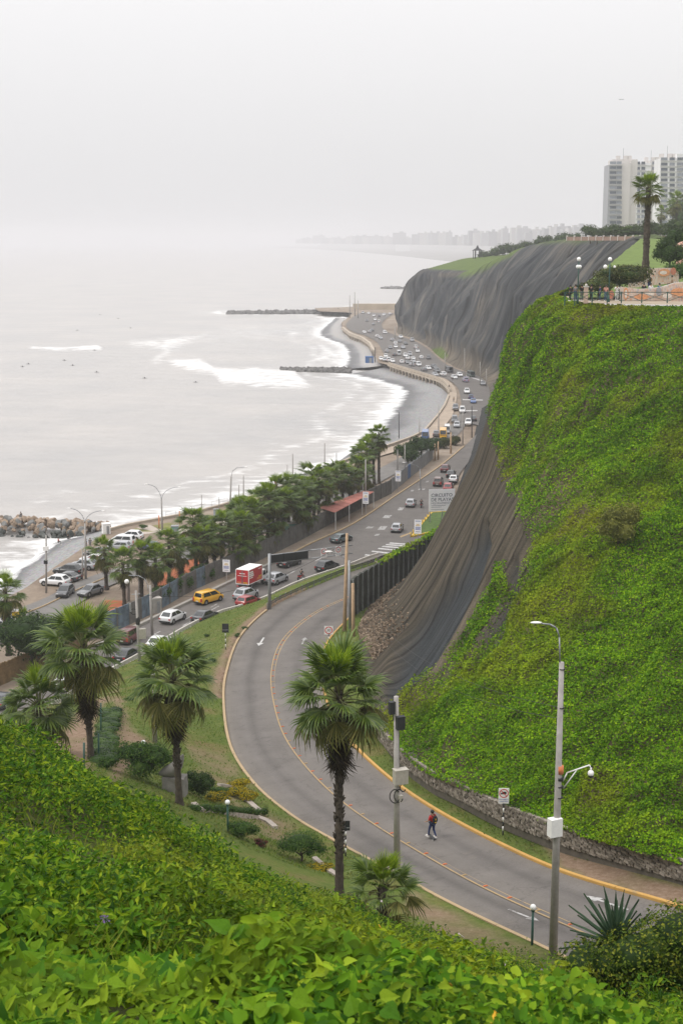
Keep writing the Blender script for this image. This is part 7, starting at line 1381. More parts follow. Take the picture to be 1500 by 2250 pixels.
for kind, c, u, v, lab, cat, sc_ in [('bus', 'yellow', 973, 962, 'yellow bus on the beach road beyond the trees', 'bus', 0.9), ('bus', 'white', 982, 950, 'white lorry behind the yellow bus', 'lorry', 0.75), ('bus', 'green', 1034, 828, 'dark green lorry on the highway below the cliff', 'lorry', 0.85), ('bus', 'charcoal', 986, 818, 'dark lorry on the highway left of the green lorry', 'lorry', 0.85), ('van', 'grey', 998, 927, 'grey van parked at the promenade', 'van', 1.0), ('suv', 'grey', 1000, 900, 'grey off-roader parked at the promenade', 'car', 1.0), ('bus', 'blue', 934, 966, 'blue lorry parked behind the dark trees', 'lorry', 0.9), ('bus', 'white', 876, 780, 'white bus in the distant traffic jam', 'bus', 0.8)]:
    p = at(u, v, 4.03); o = link(cat, FM[kind]); set_paint(o, P_(c)); o.location = p; o.rotation_euler = (0, 0, road_heading(p, hc) + math.pi); o.scale = (sc_,) * 3; tag(o, lab, cat)
# ================================================================== PEOPLE
SKIN = plain('skin', (0.3, 0.17, 0.11), 0.6, var=0.08); HAIR = plain('hair_black', (0.012, 0.011, 0.011), 0.6); CLOTH = {}
def cloth(name, col): 
    if name not in CLOTH: CLOTH[name] = plain('cloth_' + name, col, 0.85, var=0.12, scale=9)
    return CLOTH[name]
CC = {'red': (0.42, 0.025, 0.025), 'navy': (0.02, 0.035, 0.11), 'blue': (0.05, 0.1, 0.3), 'black': (0.014, 0.014, 0.016), 'white': (0.62, 0.6, 0.58), 'jeans': (0.06, 0.1, 0.2), 'grey': (0.15, 0.15, 0.15), 'teal': (0.03, 0.12, 0.2), 'beige': (0.35, 0.27, 0.19), 'pink': (0.5, 0.25, 0.2)}
def skin_mesh(name, joints, edges, radii, mat, parent, sub=1, root=0):
    me = bpy.data.meshes.new(name); me.from_pydata([tuple(j) for j in joints], edges, []); me.materials.append(mat); o = link(name, me, parent)
    sk = o.modifiers.new('skin', 'SKIN'); sk.use_smooth_shade = True
    for i, r in enumerate(radii): me.skin_vertices[0].data[i].radius = (r, r) if not hasattr(r, '__len__') else r
    me.skin_vertices[0].data[root].use_root = True; ss_ = o.modifiers.new('subdivision', 'SUBSURF'); ss_.levels = sub; ss_.render_levels = sub; return o
def person(loc, rz, label, pose='stand', top='red', legs='jeans', h=1.7, hands=None, pack=False, hair=HAIR, cap=None, group=None, board=False):
    """pose gives joint places in body space: x right, y forward, z up, for a 1.7 m figure"""
    s = h / 1.7; t = empty('person', loc, rz, label, 'person', group); J = {'pel': (0, 0, .93), 'wai': (0, .01, 1.08), 'che': (0, 0, 1.27), 'nek': (0, .01, 1.44), 'hd0': (0, .02, 1.52), 'hd1': (0, .03, 1.62)}
    for sg, n in ((-1, 'l'), (1, 'r')):
        J.update({'sh' + n: (sg * .19, 0, 1.39), 'el' + n: (sg * .25, -.02, 1.12), 'wr' + n: (sg * .26, .06, .88), 'ha' + n: (sg * .26, .08, .79), 'hp' + n: (sg * .09, 0, .9), 'kn' + n: (sg * .1, .02, .5), 'an' + n: (sg * .11, -.02, .08), 'to' + n: (sg * .12, .14, .04)})
    if pose == 'skate':
        J.update({'ell': (-.28, .02, 1.14), 'wrl': (-.33, .2, 1.02), 'hal': (-.34, .28, 1.0), 'elr': (.27, .0, 1.14), 'wrr': (.26, .2, 1.04), 'har': (.25, .28, 1.05), 'knl': (-.1, .16, .52), 'anl': (-.12, .2, .1), 'tol': (-.13, .36, .06), 'knr': (.1, .0, .5), 'anr': (.12, -.2, .1), 'tor': (.14, -.04, .06)})
    if pose == 'sit':
        for k in ('pel', 'wai', 'che', 'nek', 'hd0', 'hd1', 'shl', 'shr', 'ell', 'elr', 'hpl', 'hpr'): x, y, z = J[k]; J[k] = (x, y, z - .45)
        for sg, n in ((-1, 'l'), (1, 'r')): J.update({'wr' + n: (sg * .2, .28, .6), 'ha' + n: (sg * .18, .36, .58), 'kn' + n: (sg * .12, .42, .5), 'an' + n: (sg * .12, .42, .08), 'to' + n: (sg * .12, .56, .04)})
    if pose == 'ride':
        for k in ('pel', 'wai', 'che', 'nek', 'hd0', 'hd1', 'shl', 'shr', 'hpl', 'hpr'): x, y, z = J[k]; J[k] = (x, y + (z - .93) * .25, z - .12)
        for sg, n in ((-1, 'l'), (1, 'r')): J.update({'el' + n: (sg * .3, .3, 1.05), 'wr' + n: (sg * .33, .52, 1.0), 'ha' + n: (sg * .33, .6, .98), 'kn' + n: (sg * .24, .34, .62), 'an' + n: (sg * .22, .12, .3), 'to' + n: (sg * .22, .28, .27)})
    if pose == 'arms': 
        for sg, n in ((-1, 'l'), (1, 'r')): J.update({'el' + n: (sg * .27, .12, 1.18), 'wr' + n: (sg * .14, .28, 1.3), 'ha' + n: (sg * .08, .3, 1.38)})
    if pose == 'walk': J.update({'knl': (-.1, .2, .52), 'anl': (-.1, .25, .1), 'tol': (-.1, .4, .08), 'anr': (.1, -.25, .13), 'tor': (.1, -.12, .06)})
    J = {k: Vector(v) * s for k, v in J.items()}; rad = {'pel': .12, 'wai': .115, 'che': .135, 'nek': .055, 'hd0': .075, 'hd1': .098}
    for n in 'lr': rad.update({'sh' + n: .062, 'el' + n: .045, 'wr' + n: .03, 'ha' + n: .032, 'hp' + n: .095, 'kn' + n: .062, 'an' + n: .042, 'to' + n: .035})
    def part(nm, keys, links, k, mat, root=0): ks = list(keys); return skin_mesh(nm, [J[q] for q in ks], [(ks.index(a), ks.index(b_)) for a, b_ in links], [rad[q] * k * s for q in ks], mat, t, 1, root)
    E = [('pel', 'wai'), ('wai', 'che'), ('che', 'nek'), ('nek', 'hd0'), ('hd0', 'hd1')]
    for n in 'lr': E += [('che', 'sh' + n), ('sh' + n, 'el' + n), ('el' + n, 'wr' + n), ('wr' + n, 'ha' + n), ('pel', 'hp' + n), ('hp' + n, 'kn' + n), ('kn' + n, 'an' + n), ('an' + n, 'to' + n)]
    body = part('body', rad.keys(), E, 1.0, SKIN); tk = ['pel', 'wai', 'che', 'shl', 'ell', 'shr', 'elr']; part('shirt', tk, [('pel', 'wai'), ('wai', 'che'), ('che', 'shl'), ('shl', 'ell'), ('che', 'shr'), ('shr', 'elr')], 1.22, cloth(top, CC[top]))
    lk = ['pel', 'hpl', 'knl', 'anl', 'hpr', 'knr', 'anr']; part('trousers', lk, [('pel', 'hpl'), ('hpl', 'knl'), ('knl', 'anl'), ('pel', 'hpr'), ('hpr', 'knr'), ('knr', 'anr')], 1.18, cloth(legs, CC[legs]))
    c = J['hd1']; mb = MB(); mb.ball(c + Vector((0, -.015, .02)) * s, .122 * s, 12, 8, 0, (0.92, 1.0, 0.95)); mb.build('hair' if cap is None else 'helmet', hair if cap is None else cap, t, True)
    mb = MB(); mb.ball(c + Vector((0, .085, -.02)) * s, .03 * s, 6, 5); mb.build('nose', SKIN, t, True)
    for n in 'lr': 
        p, q = J['an' + n], J['to' + n]; mb = MB(); m_ = (p + q) / 2; d = (q - p); mb.box((m_.x, m_.y + .02 * s, min(p.z, q.z) + .005), (.1 * s, .27 * s, .09 * s), math.atan2(d.y, d.x) - math.pi / 2, taper=0.75); mb.build('shoe', cloth('white', CC['white']), t)
    if pose in ('skate', 'arms'):
        for n, sg in (('l', -1), ('r', 1)):
            w_, hd_ = J['wr' + n], J['ha' + n]; d = (hd_ - w_).normalized(); side = Vector((sg, 0, 0)); 
            for k in range(4): o_ = side * (k - 1.5) * .02 * s; mb = MB(); mb.tube([hd_ + o_, hd_ + o_ + d * .045 * s, hd_ + o_ + d * (.075 - .006 * abs(k - 1)) * s - Vector((0, 0, .02 * s))], [.009 * s, .0085 * s, .006 * s], 5); mb.build('finger', SKIN, t, True)
            mb = MB(); mb.tube([w_.lerp(hd_, .5), w_.lerp(hd_, .7) - side * .045 * s, hd_ - side * .05 * s + d * .03 * s], [.011 * s, .01 * s, .007 * s], 5); mb.build('thumb', SKIN, t, True)
    if pack:
        bm = bmesh.new(); bmesh.ops.create_cube(bm, size=1); bmesh.ops.bevel(bm, geom=bm.edges[:], offset=.25, segments=3, affect='EDGES'); bmesh.ops.transform(bm, matrix=Matrix.Translation((0, -.23 * s, 1.2 * s)) @ Matrix.Diagonal((.32 * s, .2 * s, .46 * s, 1)), verts=bm.verts); me = bpy.data.meshes.new('backpack'); bm.to_mesh(me); bm.free(); me.materials.append(cloth('black', CC['black'])); o = link('backpack', me, t)
        for z, w_ in ((1.26, .05), (1.08, .12)): mb = MB(); mb.box((-.05 * s, -.335 * s, z * s), (w_ * s, .02, .1 * s if w_ < .1 else .04 * s)); mb.build('reflective_patch', YELP, o)
        for sg in (-1, 1): mb = MB(); mb.tube([(sg * .11 * s, -.13 * s, 1.4 * s), (sg * .12 * s, .0, 1.47 * s), (sg * .13 * s, .14 * s, 1.36 * s), (sg * .15 * s, .12 * s, 1.1 * s), (sg * .15 * s, -.12 * s, 1.03 * s)], .02 * s, 5); mb.build('strap', cloth('black', CC['black']), o)
    return t
# the skateboarder
p = at(949, 1848, 18.4); p.z = on_ramp(p); k = int(np.linalg.norm(RC[:, :2] - np.array(p[:2]), axis=1).argmin()); hdg = math.atan2(Tn[k][1], Tn[k][0]) - math.pi / 2
sk = person(p + Vector((0, 0, 0.09)), hdg + R(18), 'person in a red shirt and blue trousers with a black backpack riding a skateboard', 'skate', 'red', 'navy', 1.72, pack=True)
t = empty('skateboard', p, hdg, 'dark skateboard under the person in the red shirt', 'skateboard'); mb = MB(); mb.prism([(-.42, .13), (-.34, .09), (.34, .09), (.42, .13), (.42, .145), (.34, .105), (-.34, .105), (-.42, .145)], -.1, .1, axis='x'); mb.build('deck', BLACK, t)
for y in (-.26, .26):
    mb = MB(); mb.box((0, y, .07), (.12, .06, .05)); mb.build('truck', STEEL, t)
    for sg in (-1, 1): mb = MB(); mb.cyl((sg * .06, y, .028), (sg * .1, y, .028), .028, n=10); mb.build('wheel', WHITE, t, True)
# motorcycles and riders
def motorbike(p, rz, label):
    t = empty('motorcycle', p, rz, label, 'motorcycle')
    for y in (-.62, .68): mb = MB(); mb.cyl((-.055, y, .31), (.055, y, .31), .31, n=16); w_ = mb.build('wheel', TYRE, t, True); mb = MB(); mb.cyl((-.06, y, .31), (.06, y, .31), .17, n=10); mb.build('rim', RIM, w_)
    mb = MB(); mb.prism([(-.75, .75), (-.2, .72), (.1, .9), (.4, .88), (.5, .7), (.2, .4), (-.3, .38), (-.5, .55)], -.13, .13, axis='x'); mb.build('frame_and_tank', REDP, t); mb = MB(); mb.box((0, -.35, .8), (.26, .62, .1)); mb.build('seat', BLACK, t); mb = MB(); mb.tube([(0, .68, .31), (0, .5, .85), (0, .45, 1.0)], .035); mb.tube([(-.36, .42, 1.0), (.36, .42, 1.0)], .02); mb.build('fork', STEEL, t); mb = MB(); mb.box((0, .0, .42), (.3, .4, .3)); mb.build('engine', STEEL, t); mb = MB(); mb.box((0, -.82, .72), (.12, .06, .08)); mb.build('tail_lamp', TAIL, t); mb = MB(); mb.cyl((.16, -.1, .3), (.18, -.8, .38), .04); mb.build('exhaust', STEEL, t)
HELM = plain('helmet_black', (0.015, 0.015, 0.016), 0.25)
for u, v, hl, lab, lab2 in [(661, 1274, CRp, 'red motorcycle on the coast road near the barrier', 'person in dark clothes and black helmet riding the near motorcycle'), (925, 1115, B_, 'motorcycle beside the far silver estate', 'person in a black jacket riding the far motorcycle')]:
    p = at(u, v, CZ); rz = road_heading(p, hl); motorbike(p, rz, lab); person(p + Vector((0, 0, 0.02)), rz, lab2, 'ride', 'black', 'black' if v < 1200 else 'grey', 1.72, cap=HELM)
# people on the terrace and the shore
TZ = 47.6
def tp(u, v, Y): p = atY(u, v, Y); p.z = TZ; return p
for u, Y, rz, po, to, le, h, lab in [(1252, 153, 60, 'stand', 'black', 'black', 1.65, 'person with long black hair in dark clothes at the left end of the railing'), (1263, 153.5, 150, 'stand', 'grey', 'navy', 1.7, 'person in grey next to the one with long black hair'), (1277, 153.2, 20, 'stand', 'black', 'grey', 1.7, 'person in a dark jacket left of the pale gate pillar'), (1330, 153, 170, 'stand', 'pink', 'jeans', 1.66, 'person in pink right of the one in navy blue'), (1298, 153, 120, 'stand', 'black', 'black', 1.7, 'person in black beside the pale gate pillar'), (1317, 153, 80, 'stand', 'navy', 'navy', 1.65, 'person in navy blue behind the terrace railing'), (1354, 154, 180, 'arms', 'white', 'white', 1.68, 'person in white taking a picture at the terrace railing'), (1424, 166, 40, 'stand', 'white', 'navy', 1.7, 'person in a white shirt with a dark backpack on the mosaic steps'), (1413, 158.6, 0, 'sit', 'black', 'black', 1.7, 'person in a black jacket sitting on the mosaic bench'), (1428, 158.7, 0, 'sit', 'white', 'beige', 1.68, 'person in white sitting next to the black jacket'), (1447, 158.8, 20, 'sit', 'teal', 'jeans', 1.68, 'person in a teal jacket leaning on the mosaic bench'), (1474, 166, 90, 'stand', 'beige', 'beige', 1.65, 'person in beige standing at the right on the terrace')]:
    p = atY(u, 650, Y); p.z = TZ + 0.15 + (0.45 if po == 'sit' else 0.7 if Y == 166 else 0); person(p, R(rz), lab, po, to, le, h, pack=(u == 1424), group='people on the terrace')
for u, v, z, po, to, lab in [(150, 1188, 2.4, 'sit', 'black', 'person in black sitting on the pebble beach'), (129, 1196, 1.9, 'sit', 'red', 'person in red crouching on the pebble beach'), (190, 1206, 3.7, 'stand', 'black', 'person in dark clothes standing at the top of the pebble beach'), (199, 1204, 3.7, 'stand', 'grey', 'person in grey standing beside the one in dark clothes'), (47, 1139, 3.2, 'sit', 'grey', 'person sitting on top of the rock breakwater')]:
    person(at(u, v, z), R(random.uniform(0, 360)), lab, po, to, 'grey', 1.7)
for q, (u, v, z, lab) in enumerate([(986, 856, 4.03, 'distant person walking on the promenade curve'), (996, 884, 4.03, 'distant person on the promenade near the grey car'), (994, 838, 4.03, 'distant person in dark clothes by the viaduct')]): person(at(u, v, z), 0, lab, 'walk', ('black', 'beige', 'black')[q], 'grey', 1.7)

# ================================================================== TERRACE
MOS = leafmat('mosaic_tile', [(0, (0.6, 0.54, 0.48)), (0.45, (0.62, 0.47, 0.38)), (0.6, (0.58, 0.36, 0.24)), (0.72, (0.64, 0.58, 0.53)), (0.86, (0.55, 0.3, 0.2)), (0.93, (0.3, 0.36, 0.45)), (1.0, (0.6, 0.45, 0.28))], 0, 0.45)
def mosaic_wall(name, pts, Y0, th, label):
    """wavy wall clad in broken tile: pts (u, v_top, v_bottom, dY)"""
    t = empty(name, tuple(atY(pts[0][0], pts[0][2], Y0)), 0, label, 'bench'); us = np.linspace(pts[0][0], pts[-1][0], 46); A = np.array(pts, float); vt, vb, dy = [np.interp(us, A[:, 0], A[:, k]) for k in (1, 2, 3)]
    core = MB(); TV, TF = [], []
    for k in range(len(us) - 1):
        c = []
        for q in (k, k + 1): a = atY(us[q], vt[q], Y0 + dy[q]) - t.location; b_ = atY(us[q], vb[q], Y0 + dy[q]) - t.location; c.append((a, b_))
        (a, b_), (a2, b2) = c; bk = Vector((0, th, 0)); core.add([tuple(p) for p in (b_, b2, a2, a, b_ + bk, b2 + bk, a2 + bk, a + bk)], [(0, 1, 2, 3), (3, 2, 6, 7), (5, 4, 7, 6)])
        h_ = (a - b_).length; rows = max(2, int(h_ / 0.22))
        for r_ in range(rows):
            for hh in (0, 1):
                s0, s1 = hh / 2 + .01, hh / 2 + .49; z0, z1 = (r_ + .04) / rows, (r_ + .96) / rows; j = lambda: random.uniform(-.05, .05); f = lambda s_, z: (b_.lerp(b2, s_)).lerp(a.lerp(a2, s_), z) + Vector((0, -0.02, 0))
                TV += [tuple(f(s0 + j() * .5, z0)), tuple(f(s1 + j() * .5, z0)), tuple(f(s1, z1)), tuple(f(s0, z1))]; TF.append(tuple(range(len(TV) - 4, len(TV))))
    core.build('core', CONC_L, t); o = link('tiles', np_mesh('tiles', np.array(TV), np.array(TF), [MOS]), t); o['kind'] = 'stuff'; return t, o
def disc(t, u, v, Y, ru, rv, mat, nm='mosaic_motif'):
    c = atY(u, v, Y) - t.location; k = Y / FPX; mb = MB(); n = 18; mb.add([tuple(c + Vector((ru * k * math.cos(a), -0.03, rv * k * math.sin(a)))) for a in np.linspace(0, 6.2832, n + 1)[:-1]], [tuple(range(n))]); mb.build(nm, mat, t)
MO_O = plain('tile_orange', (0.58, 0.27, 0.13), 0.5, var=0.3, scale=6); MO_P = plain('tile_pale', (0.62, 0.55, 0.48), 0.5, var=0.2, scale=6); MO_B = plain('tile_blue', (0.15, 0.28, 0.45), 0.5, var=0.3, scale=6); MO_R = plain('tile_red', (0.42, 0.16, 0.1), 0.5, var=0.3, scale=6); MO_G = plain('tile_grey', (0.25, 0.25, 0.27), 0.5, var=0.3, scale=6)
t, o = mosaic_wall('mosaic_bench', [(1362, 630, 660, 1), (1380, 632, 660, 0.3), (1405, 635, 660, 0), (1430, 634, 660, 0), (1455, 630, 661, 0.2), (1480, 622, 662, 0), (1505, 619, 663, -0.4), (1560, 622, 665, -1)], 158, 0.5, 'wavy mosaic-tiled bench with orange and white motifs on the terrace')
for u, v, a, b_, m_ in [(1374, 646, 5.5, 14, MO_O), (1374, 646, 3.2, 9, MO_P), (1446, 640, 6, 9, MO_G), (1408, 652, 16, 6, MO_O), (1490, 642, 18, 9, MO_O), (1425, 646, 12, 4, MO_P), (1465, 650, 10, 5, MO_P), (1342, 648, 6, 10, MO_R)]: disc(t, u, v, 157.5 - 0.05 * random.random(), a, b_, m_)
t, o = mosaic_wall('mosaic_wall', [(1380, 598, 632, 0), (1395, 594, 632, 0), (1420, 591, 628, 0), (1450, 589, 625, 0), (1475, 589, 622, 0), (1490, 598, 622, 0)], 170, 0.4, 'mosaic wall with a red fish-like motif behind the seated people')
for u, v, a, b_, m_ in [(1458, 599, 13, 8, MO_O), (1456, 599, 8, 4, MO_P), (1478, 596, 6, 8, MO_R), (1402, 602, 7, 12, MO_B), (1412, 600, 5, 12, MO_O), (1386, 616, 7, 5, MO_B), (1395, 608, 6, 4, MO_O)]: disc(t, u, v, 169.8 - 0.05 * random.random(), a, b_, m_)
# railing
t = empty('terrace_railing', tp(1240, 655, 152), 0, 'dark green railing with crossed bars along the terrace edge', 'railing'); us = [1240, 1262, 1300, 1333, 1364, 1409, 1465, 1520, 1570]; q = [tp(u, 655, 152 - 0.0 * i) - t.location for i, u in enumerate(us)]
for a in q: mb = MB(); mb.cyl(tuple(a + Vector((0, 0, -.3))), tuple(a + Vector((0, 0, 1.15))), 0.06, n=8); mb.build('post', DGREEN, t)
for a, b_ in zip(q[:-1], q[1:]):
    mb = MB(); mb.cyl(tuple(a + Vector((0, 0, 1.1))), tuple(b_ + Vector((0, 0, 1.1))), 0.045, n=6); mb.build('top_rail', DGREEN, t)
    for z0, z1 in ((0.15, 1.05), (1.05, 0.15)): mb = MB(); mb.cyl(tuple(a + Vector((0, 0, z0))), tuple(b_ + Vector((0, 0, z1))), 0.03, n=5); mb.build('cross_bar', DGREEN, t)
B = tp(1286, 655, 153); t = empty('gate_pillar', B, 0, 'pale pink square pillar at the terrace gate', 'pillar'); MB().box((0, 0, 0.75), (0.42, 0.42, 1.7)).build('shaft', plain('pillar_pink', (0.55, 0.4, 0.32), 0.8), t); MB().box((0, 0, 1.66), (0.55, 0.55, 0.12)).build('cap', CONC_L, t); MB().ball((0, 0, 1.82), 0.14, 10, 7).build('finial', CONC_L, t, True)
for u, Y, arms, lab in [(1268, 154, 1, 'green lamp post with stacked white globes at the left of the terrace'), (1336, 155, 2, 'green lamp post with white side globes in front of the terrace tree')]:
    B = tp(u, 660, Y); t = empty('terrace_lamp', B, 0, lab, 'lamp post'); z = atY(u, 574, Y).z - B.z; mb = MB(); mb.cyl((0, 0, -.3), (0, 0, 0.7), 0.15, 0.1, 10); mb.cyl((0, 0, 0.7), (0, 0, z), 0.075, 0.06, 10); mb.build('post', DGREEN, t, True); MB().ball((0, 0, z + .22), .22, 14, 9).build('globe', GLOBE, t, True); zz_ = atY(u, 586, Y).z - B.z
    for x in ((-.1, .12) if arms == 1 else (-.5, .5)): MB().ball((x, -.12 * arms + .1, zz_), .2 if arms == 1 else .22 if x < 0 else .14, 12, 8).build('globe', GLOBE, t, True); mb = MB(); mb.tube([(0, 0, zz_ - .1), (x, 0, zz_ - .15)], .03); mb.build('arm', DGREEN, t)
def tree_at(name, u, v, Y, z, rx, rz_, n, size, mat, label, cat='tree', k=8, seed=0, ry=None, trunk=1.5, group=None):
    p = atY(u, v, Y); p.z = z; rng = np.random.default_rng(seed + 500); return plant(name, p, lumps(rx, ry or rx, rz_, trunk * 0.6, k, rng), n, size, mat, label, cat, stems=[([(0, 0, -2.5), (0.1, 0, trunk + rz_ * 0.5)], [0.18 + .03 * rx, 0.1])], seed=seed, group=group)
tree_at('terrace_tree', 1358, 650, 163, TZ, 3.7, 1.7, 6500, 0.26, M_OLIVE, 'spreading olive-green tree behind the terrace lamps', seed=1, ry=2.2, trunk=1.2, k=10); tree_at('terrace_tree', 1312, 655, 160, TZ, 1.9, 1.2, 2600, 0.24, M_OLIVE, 'lower left part-tree beside the gate pillar', seed=2, trunk=0.6); tree_at('terrace_tree', 1468, 600, 176, 49.6, 2.0, 2.0, 3200, 0.26, M_DARK, 'dark tree left of the pink sculpture', seed=3); tree_at('terrace_tree', 1510, 595, 172, 48.8, 2.6, 1.4, 3000, 0.26, M_SHRUB, 'bushy green tree in front of the pink sculpture', seed=4, trunk=.5); tree_at('terrace_tree', 1495, 540, 190, 50.2, 2.4, 2.6, 2600, 0.28, M_DARK, 'dark tree behind the pink sculpture', seed=5)
# generic pink sculpture at the frame edge
PINK = plain('pink_stone', (0.56, 0.33, 0.25), 0.8, var=0.1, scale=1.0); B = atY(1512, 600, 180); t = empty('pink_sculpture', B, 0, 'large rounded pink stone sculpture cut off by the right edge', 'sculpture')
for nm, x, y, z, r, sq in (('reclining_mass', 0.0, 0, 3.2, 1.9, (1.0, .7, .42)), ('raised_mass', 0.6, .2, 4.2, 1.5, (.95, .7, .5)), ('base_mass', 0.2, 0, 1.2, 1.6, (1.2, .8, .8))): o = MB().ball((x, y, z), r, 16, 10, 0, sq).build(nm, PINK, t, True)
# plateau trees, rail, towers
for q in range(16):
    u = 1296 + q * 14.5; Y = 455 - q * 4 + random.uniform(-15, 15); tree_at('plateau_tree', u, 520, Y, 54.4, random.uniform(3.2, 4.8), random.uniform(2.0, 3.2), 900, 0.6, M_FARL, 'rounded dark tree in the plateau row, %s from the left' % ['first', 'second', 'third', 'fourth', 'fifth', 'sixth', 'seventh', 'eighth', 'ninth', 'tenth', 'eleventh', 'twelfth', 'thirteenth', 'fourteenth', 'fifteenth', 'sixteenth'][q], seed=20 + q, group='trees along the plateau', k=7, trunk=0.0)
for q in range(15):
    u = 1062 + q * 14; Y = 860 - q * 14; tree_at('headland_tree', u, 545, Y, float(np.interp(u, [1060, 1150, 1280], [43.5, 48.5, 54])), random.uniform(3.0, 4.6), random.uniform(3.0, 4.5), 420, 0.95, M_FARL, 'slender hazy tree on the headland, %s from the gazebo' % ['first', 'second', 'third', 'fourth', 'fifth', 'sixth', 'seventh', 'eighth', 'ninth', 'tenth', 'eleventh', 'twelfth', 'thirteenth', 'fourteenth', 'fifteenth'][q], seed=50 + q, group='trees on the headland', k=6, trunk=-2.5)
for u, Y, rad, vt, lab in [(1450, 560, 3.0, 465, 'hazy palm in front of the white tower'), (1484, 480, 3.4, 440, 'larger hazy palm at the right edge by the white tower'), (1476, 500, 2.6, 450, 'hazy palm left of the conifer')]: b_ = atY(u, 500, Y); palm('plateau_palm', (b_.x, Y, 54), atY(u, vt, Y).z - 54, rad, lab, seed=int(u), nf=24, nskirt=6, stubs=False, low=-50)
RAILC = plain('plateau_parapet', (0.24, 0.16, 0.12), 0.9, var=0.2, scale=0.4); t = empty('parapet', atY(1245, 519, 420), 0, 'low reddish parapet along the plateau edge', 'parapet')
for k in range(14): a, b_ = atY(1245 + 16 * k, 520, 430 - 4 * k) - t.location, atY(1245 + 16 * (k + 1), 520, 426 - 4 * k) - t.location; m_ = (a + b_) / 2; mb = MB(); mb.box((m_.x, m_.y, -.7), ((b_ - a).length, .3, 1.1), math.atan2((b_ - a).y, (b_ - a).x)); mb.build('panel', RAILC, t); mb = MB(); mb.box((a.x, a.y, -.5), (.45, .45, 1.5)); mb.build('pier', CONC_L, t)
B = atY(1048, 566, 850); t = empty('gazebo', B, 0, 'small dark pavilion with a pointed roof on the headland', 'gazebo')
for i in range(6): a = i * 1.047; MB().cyl((2.4 * math.cos(a), 2.4 * math.sin(a), -3), (2.4 * math.cos(a), 2.4 * math.sin(a), 4), .22, n=6).build('column', TRIM, t)
MB().cyl((0, 0, 4), (0, 0, 5.6), 3.4, .8, 6).build('roof', TRIM, t); MB().cyl((0, 0, 5.6), (0, 0, 7.2), .9, .1, 6).build('lantern', TRIM, t)
T_W = plain('tower_white', (0.72, 0.715, 0.72), 0.8, var=0.05, scale=0.1); T_G = plain('tower_grey', (0.33, 0.335, 0.36), 0.6, var=0.06, scale=0.1); T_B = plain('tower_beige', (0.58, 0.55, 0.53), 0.8, var=0.06, scale=0.1); WIN = plain('tower_glass', (0.07, 0.085, 0.11), 0.2, var=0.2, scale=0.3); WIN2 = plain('tower_glass_light', (0.22, 0.24, 0.28), 0.25, var=0.25, scale=0.3); SLAB = plain('tower_slab', (0.48, 0.47, 0.47), 0.8)
def tower(name, u0, u1, vt, Y, blocks, rows, cols_, wallm, label, d=16, wm=None, v_b=505, skip=()):
    """blocks: (u0,u1,v_top,depth offset,material); windows on the first face"""
    B = atY((u0 + u1) / 2, v_b, Y); B.z = 50; t = empty(name, B, 0, label, 'building')
    for (a, b_, v, dy, m_) in blocks: p, q = atY(a, v, Y + dy) - B, atY(b_, v, Y + dy) - B; MB().box(((p.x + q.x) / 2, dy + d / 2, p.z / 2), (q.x - p.x, d, p.z)).build('wall', m_, t)
    for r_ in range(rows):
        for ci, (a, b_) in enumerate(cols_):
            if (r_, ci) in skip: continue
            fh = (v_b - vt) / rows; v0 = vt + fh * (r_ + .25); v1 = vt + fh * (r_ + .78); p, q = atY(a, v0, Y) - B, atY(b_, v1, Y) - B; o = MB().box(((p.x + q.x) / 2, -.06, (p.z + q.z) / 2), (q.x - p.x, .2, p.z - q.z)).build('window', WIN if random.random() < .6 else WIN2, t); MB().box(((p.x + q.x) / 2, -.2, q.z - .12), (q.x - p.x + .5, .4, .2)).build('sill', SLAB, o)
    for r_ in range(1, rows):
        p, q = atY(blocks[0][0], vt + (v_b - vt) * r_ / rows, Y) - B, atY(blocks[0][1], vt, Y) - B; MB().box(((p.x + q.x) / 2, -.2, p.z), (q.x - p.x, .5, .35)).build('floor_band', SLAB, t)
    p = atY((blocks[-1][0] + blocks[-1][1]) / 2, blocks[-1][2], Y) - B
    for x in (-3, 1.5, 4): MB().box((p.x + x, 8, p.z + 1.2), (2.2, 3, 2.6)).build('roof_plant', T_B, t)
    MB().cyl((p.x, 7, p.z), (p.x, 7, p.z + 7), .12).build('mast', STEEL, t)
    return t
tower('glass_tower', 1337, 1399, 352, 880, [(1337, 1366, 362, 0, T_G), (1366, 1385, 358, 0.5, T_B), (1385, 1400, 352, 1.5, T_B), (1346, 1400, 350, 4, T_B)], 14, [(1339, 1352.5), (1354, 1364.5)], T_G, 'grey glass-fronted tower block, leftmost on the plateau')
tower('middle_tower', 1398, 1443, 352, 930, [(1396, 1430, 358, 0, T_W), (1426, 1442, 353, 2, T_B)], 13, [(1399, 1405), (1408, 1416), (1432, 1438)], T_W, 'pale tower block standing behind the tall terrace palm'); 
tower('white_tower', 1447, 1520, 343, 830, [(1450, 1486, 348, 0, T_W), (1486, 1540, 338, 1, T_W), (1455, 1486, 346, 3, T_B)], 14, [(1451, 1465), (1470, 1481), (1487, 1499), (1502, 1512)], T_W, 'white residential tower with rows of windows at the right edge')
tree_at('conifer', 1495, 500, 560, 52, 5.5, 9, 2600, 0.8, M_DARK, 'dark layered conifer at the right edge before the white tower', seed=90, k=10, trunk=3)
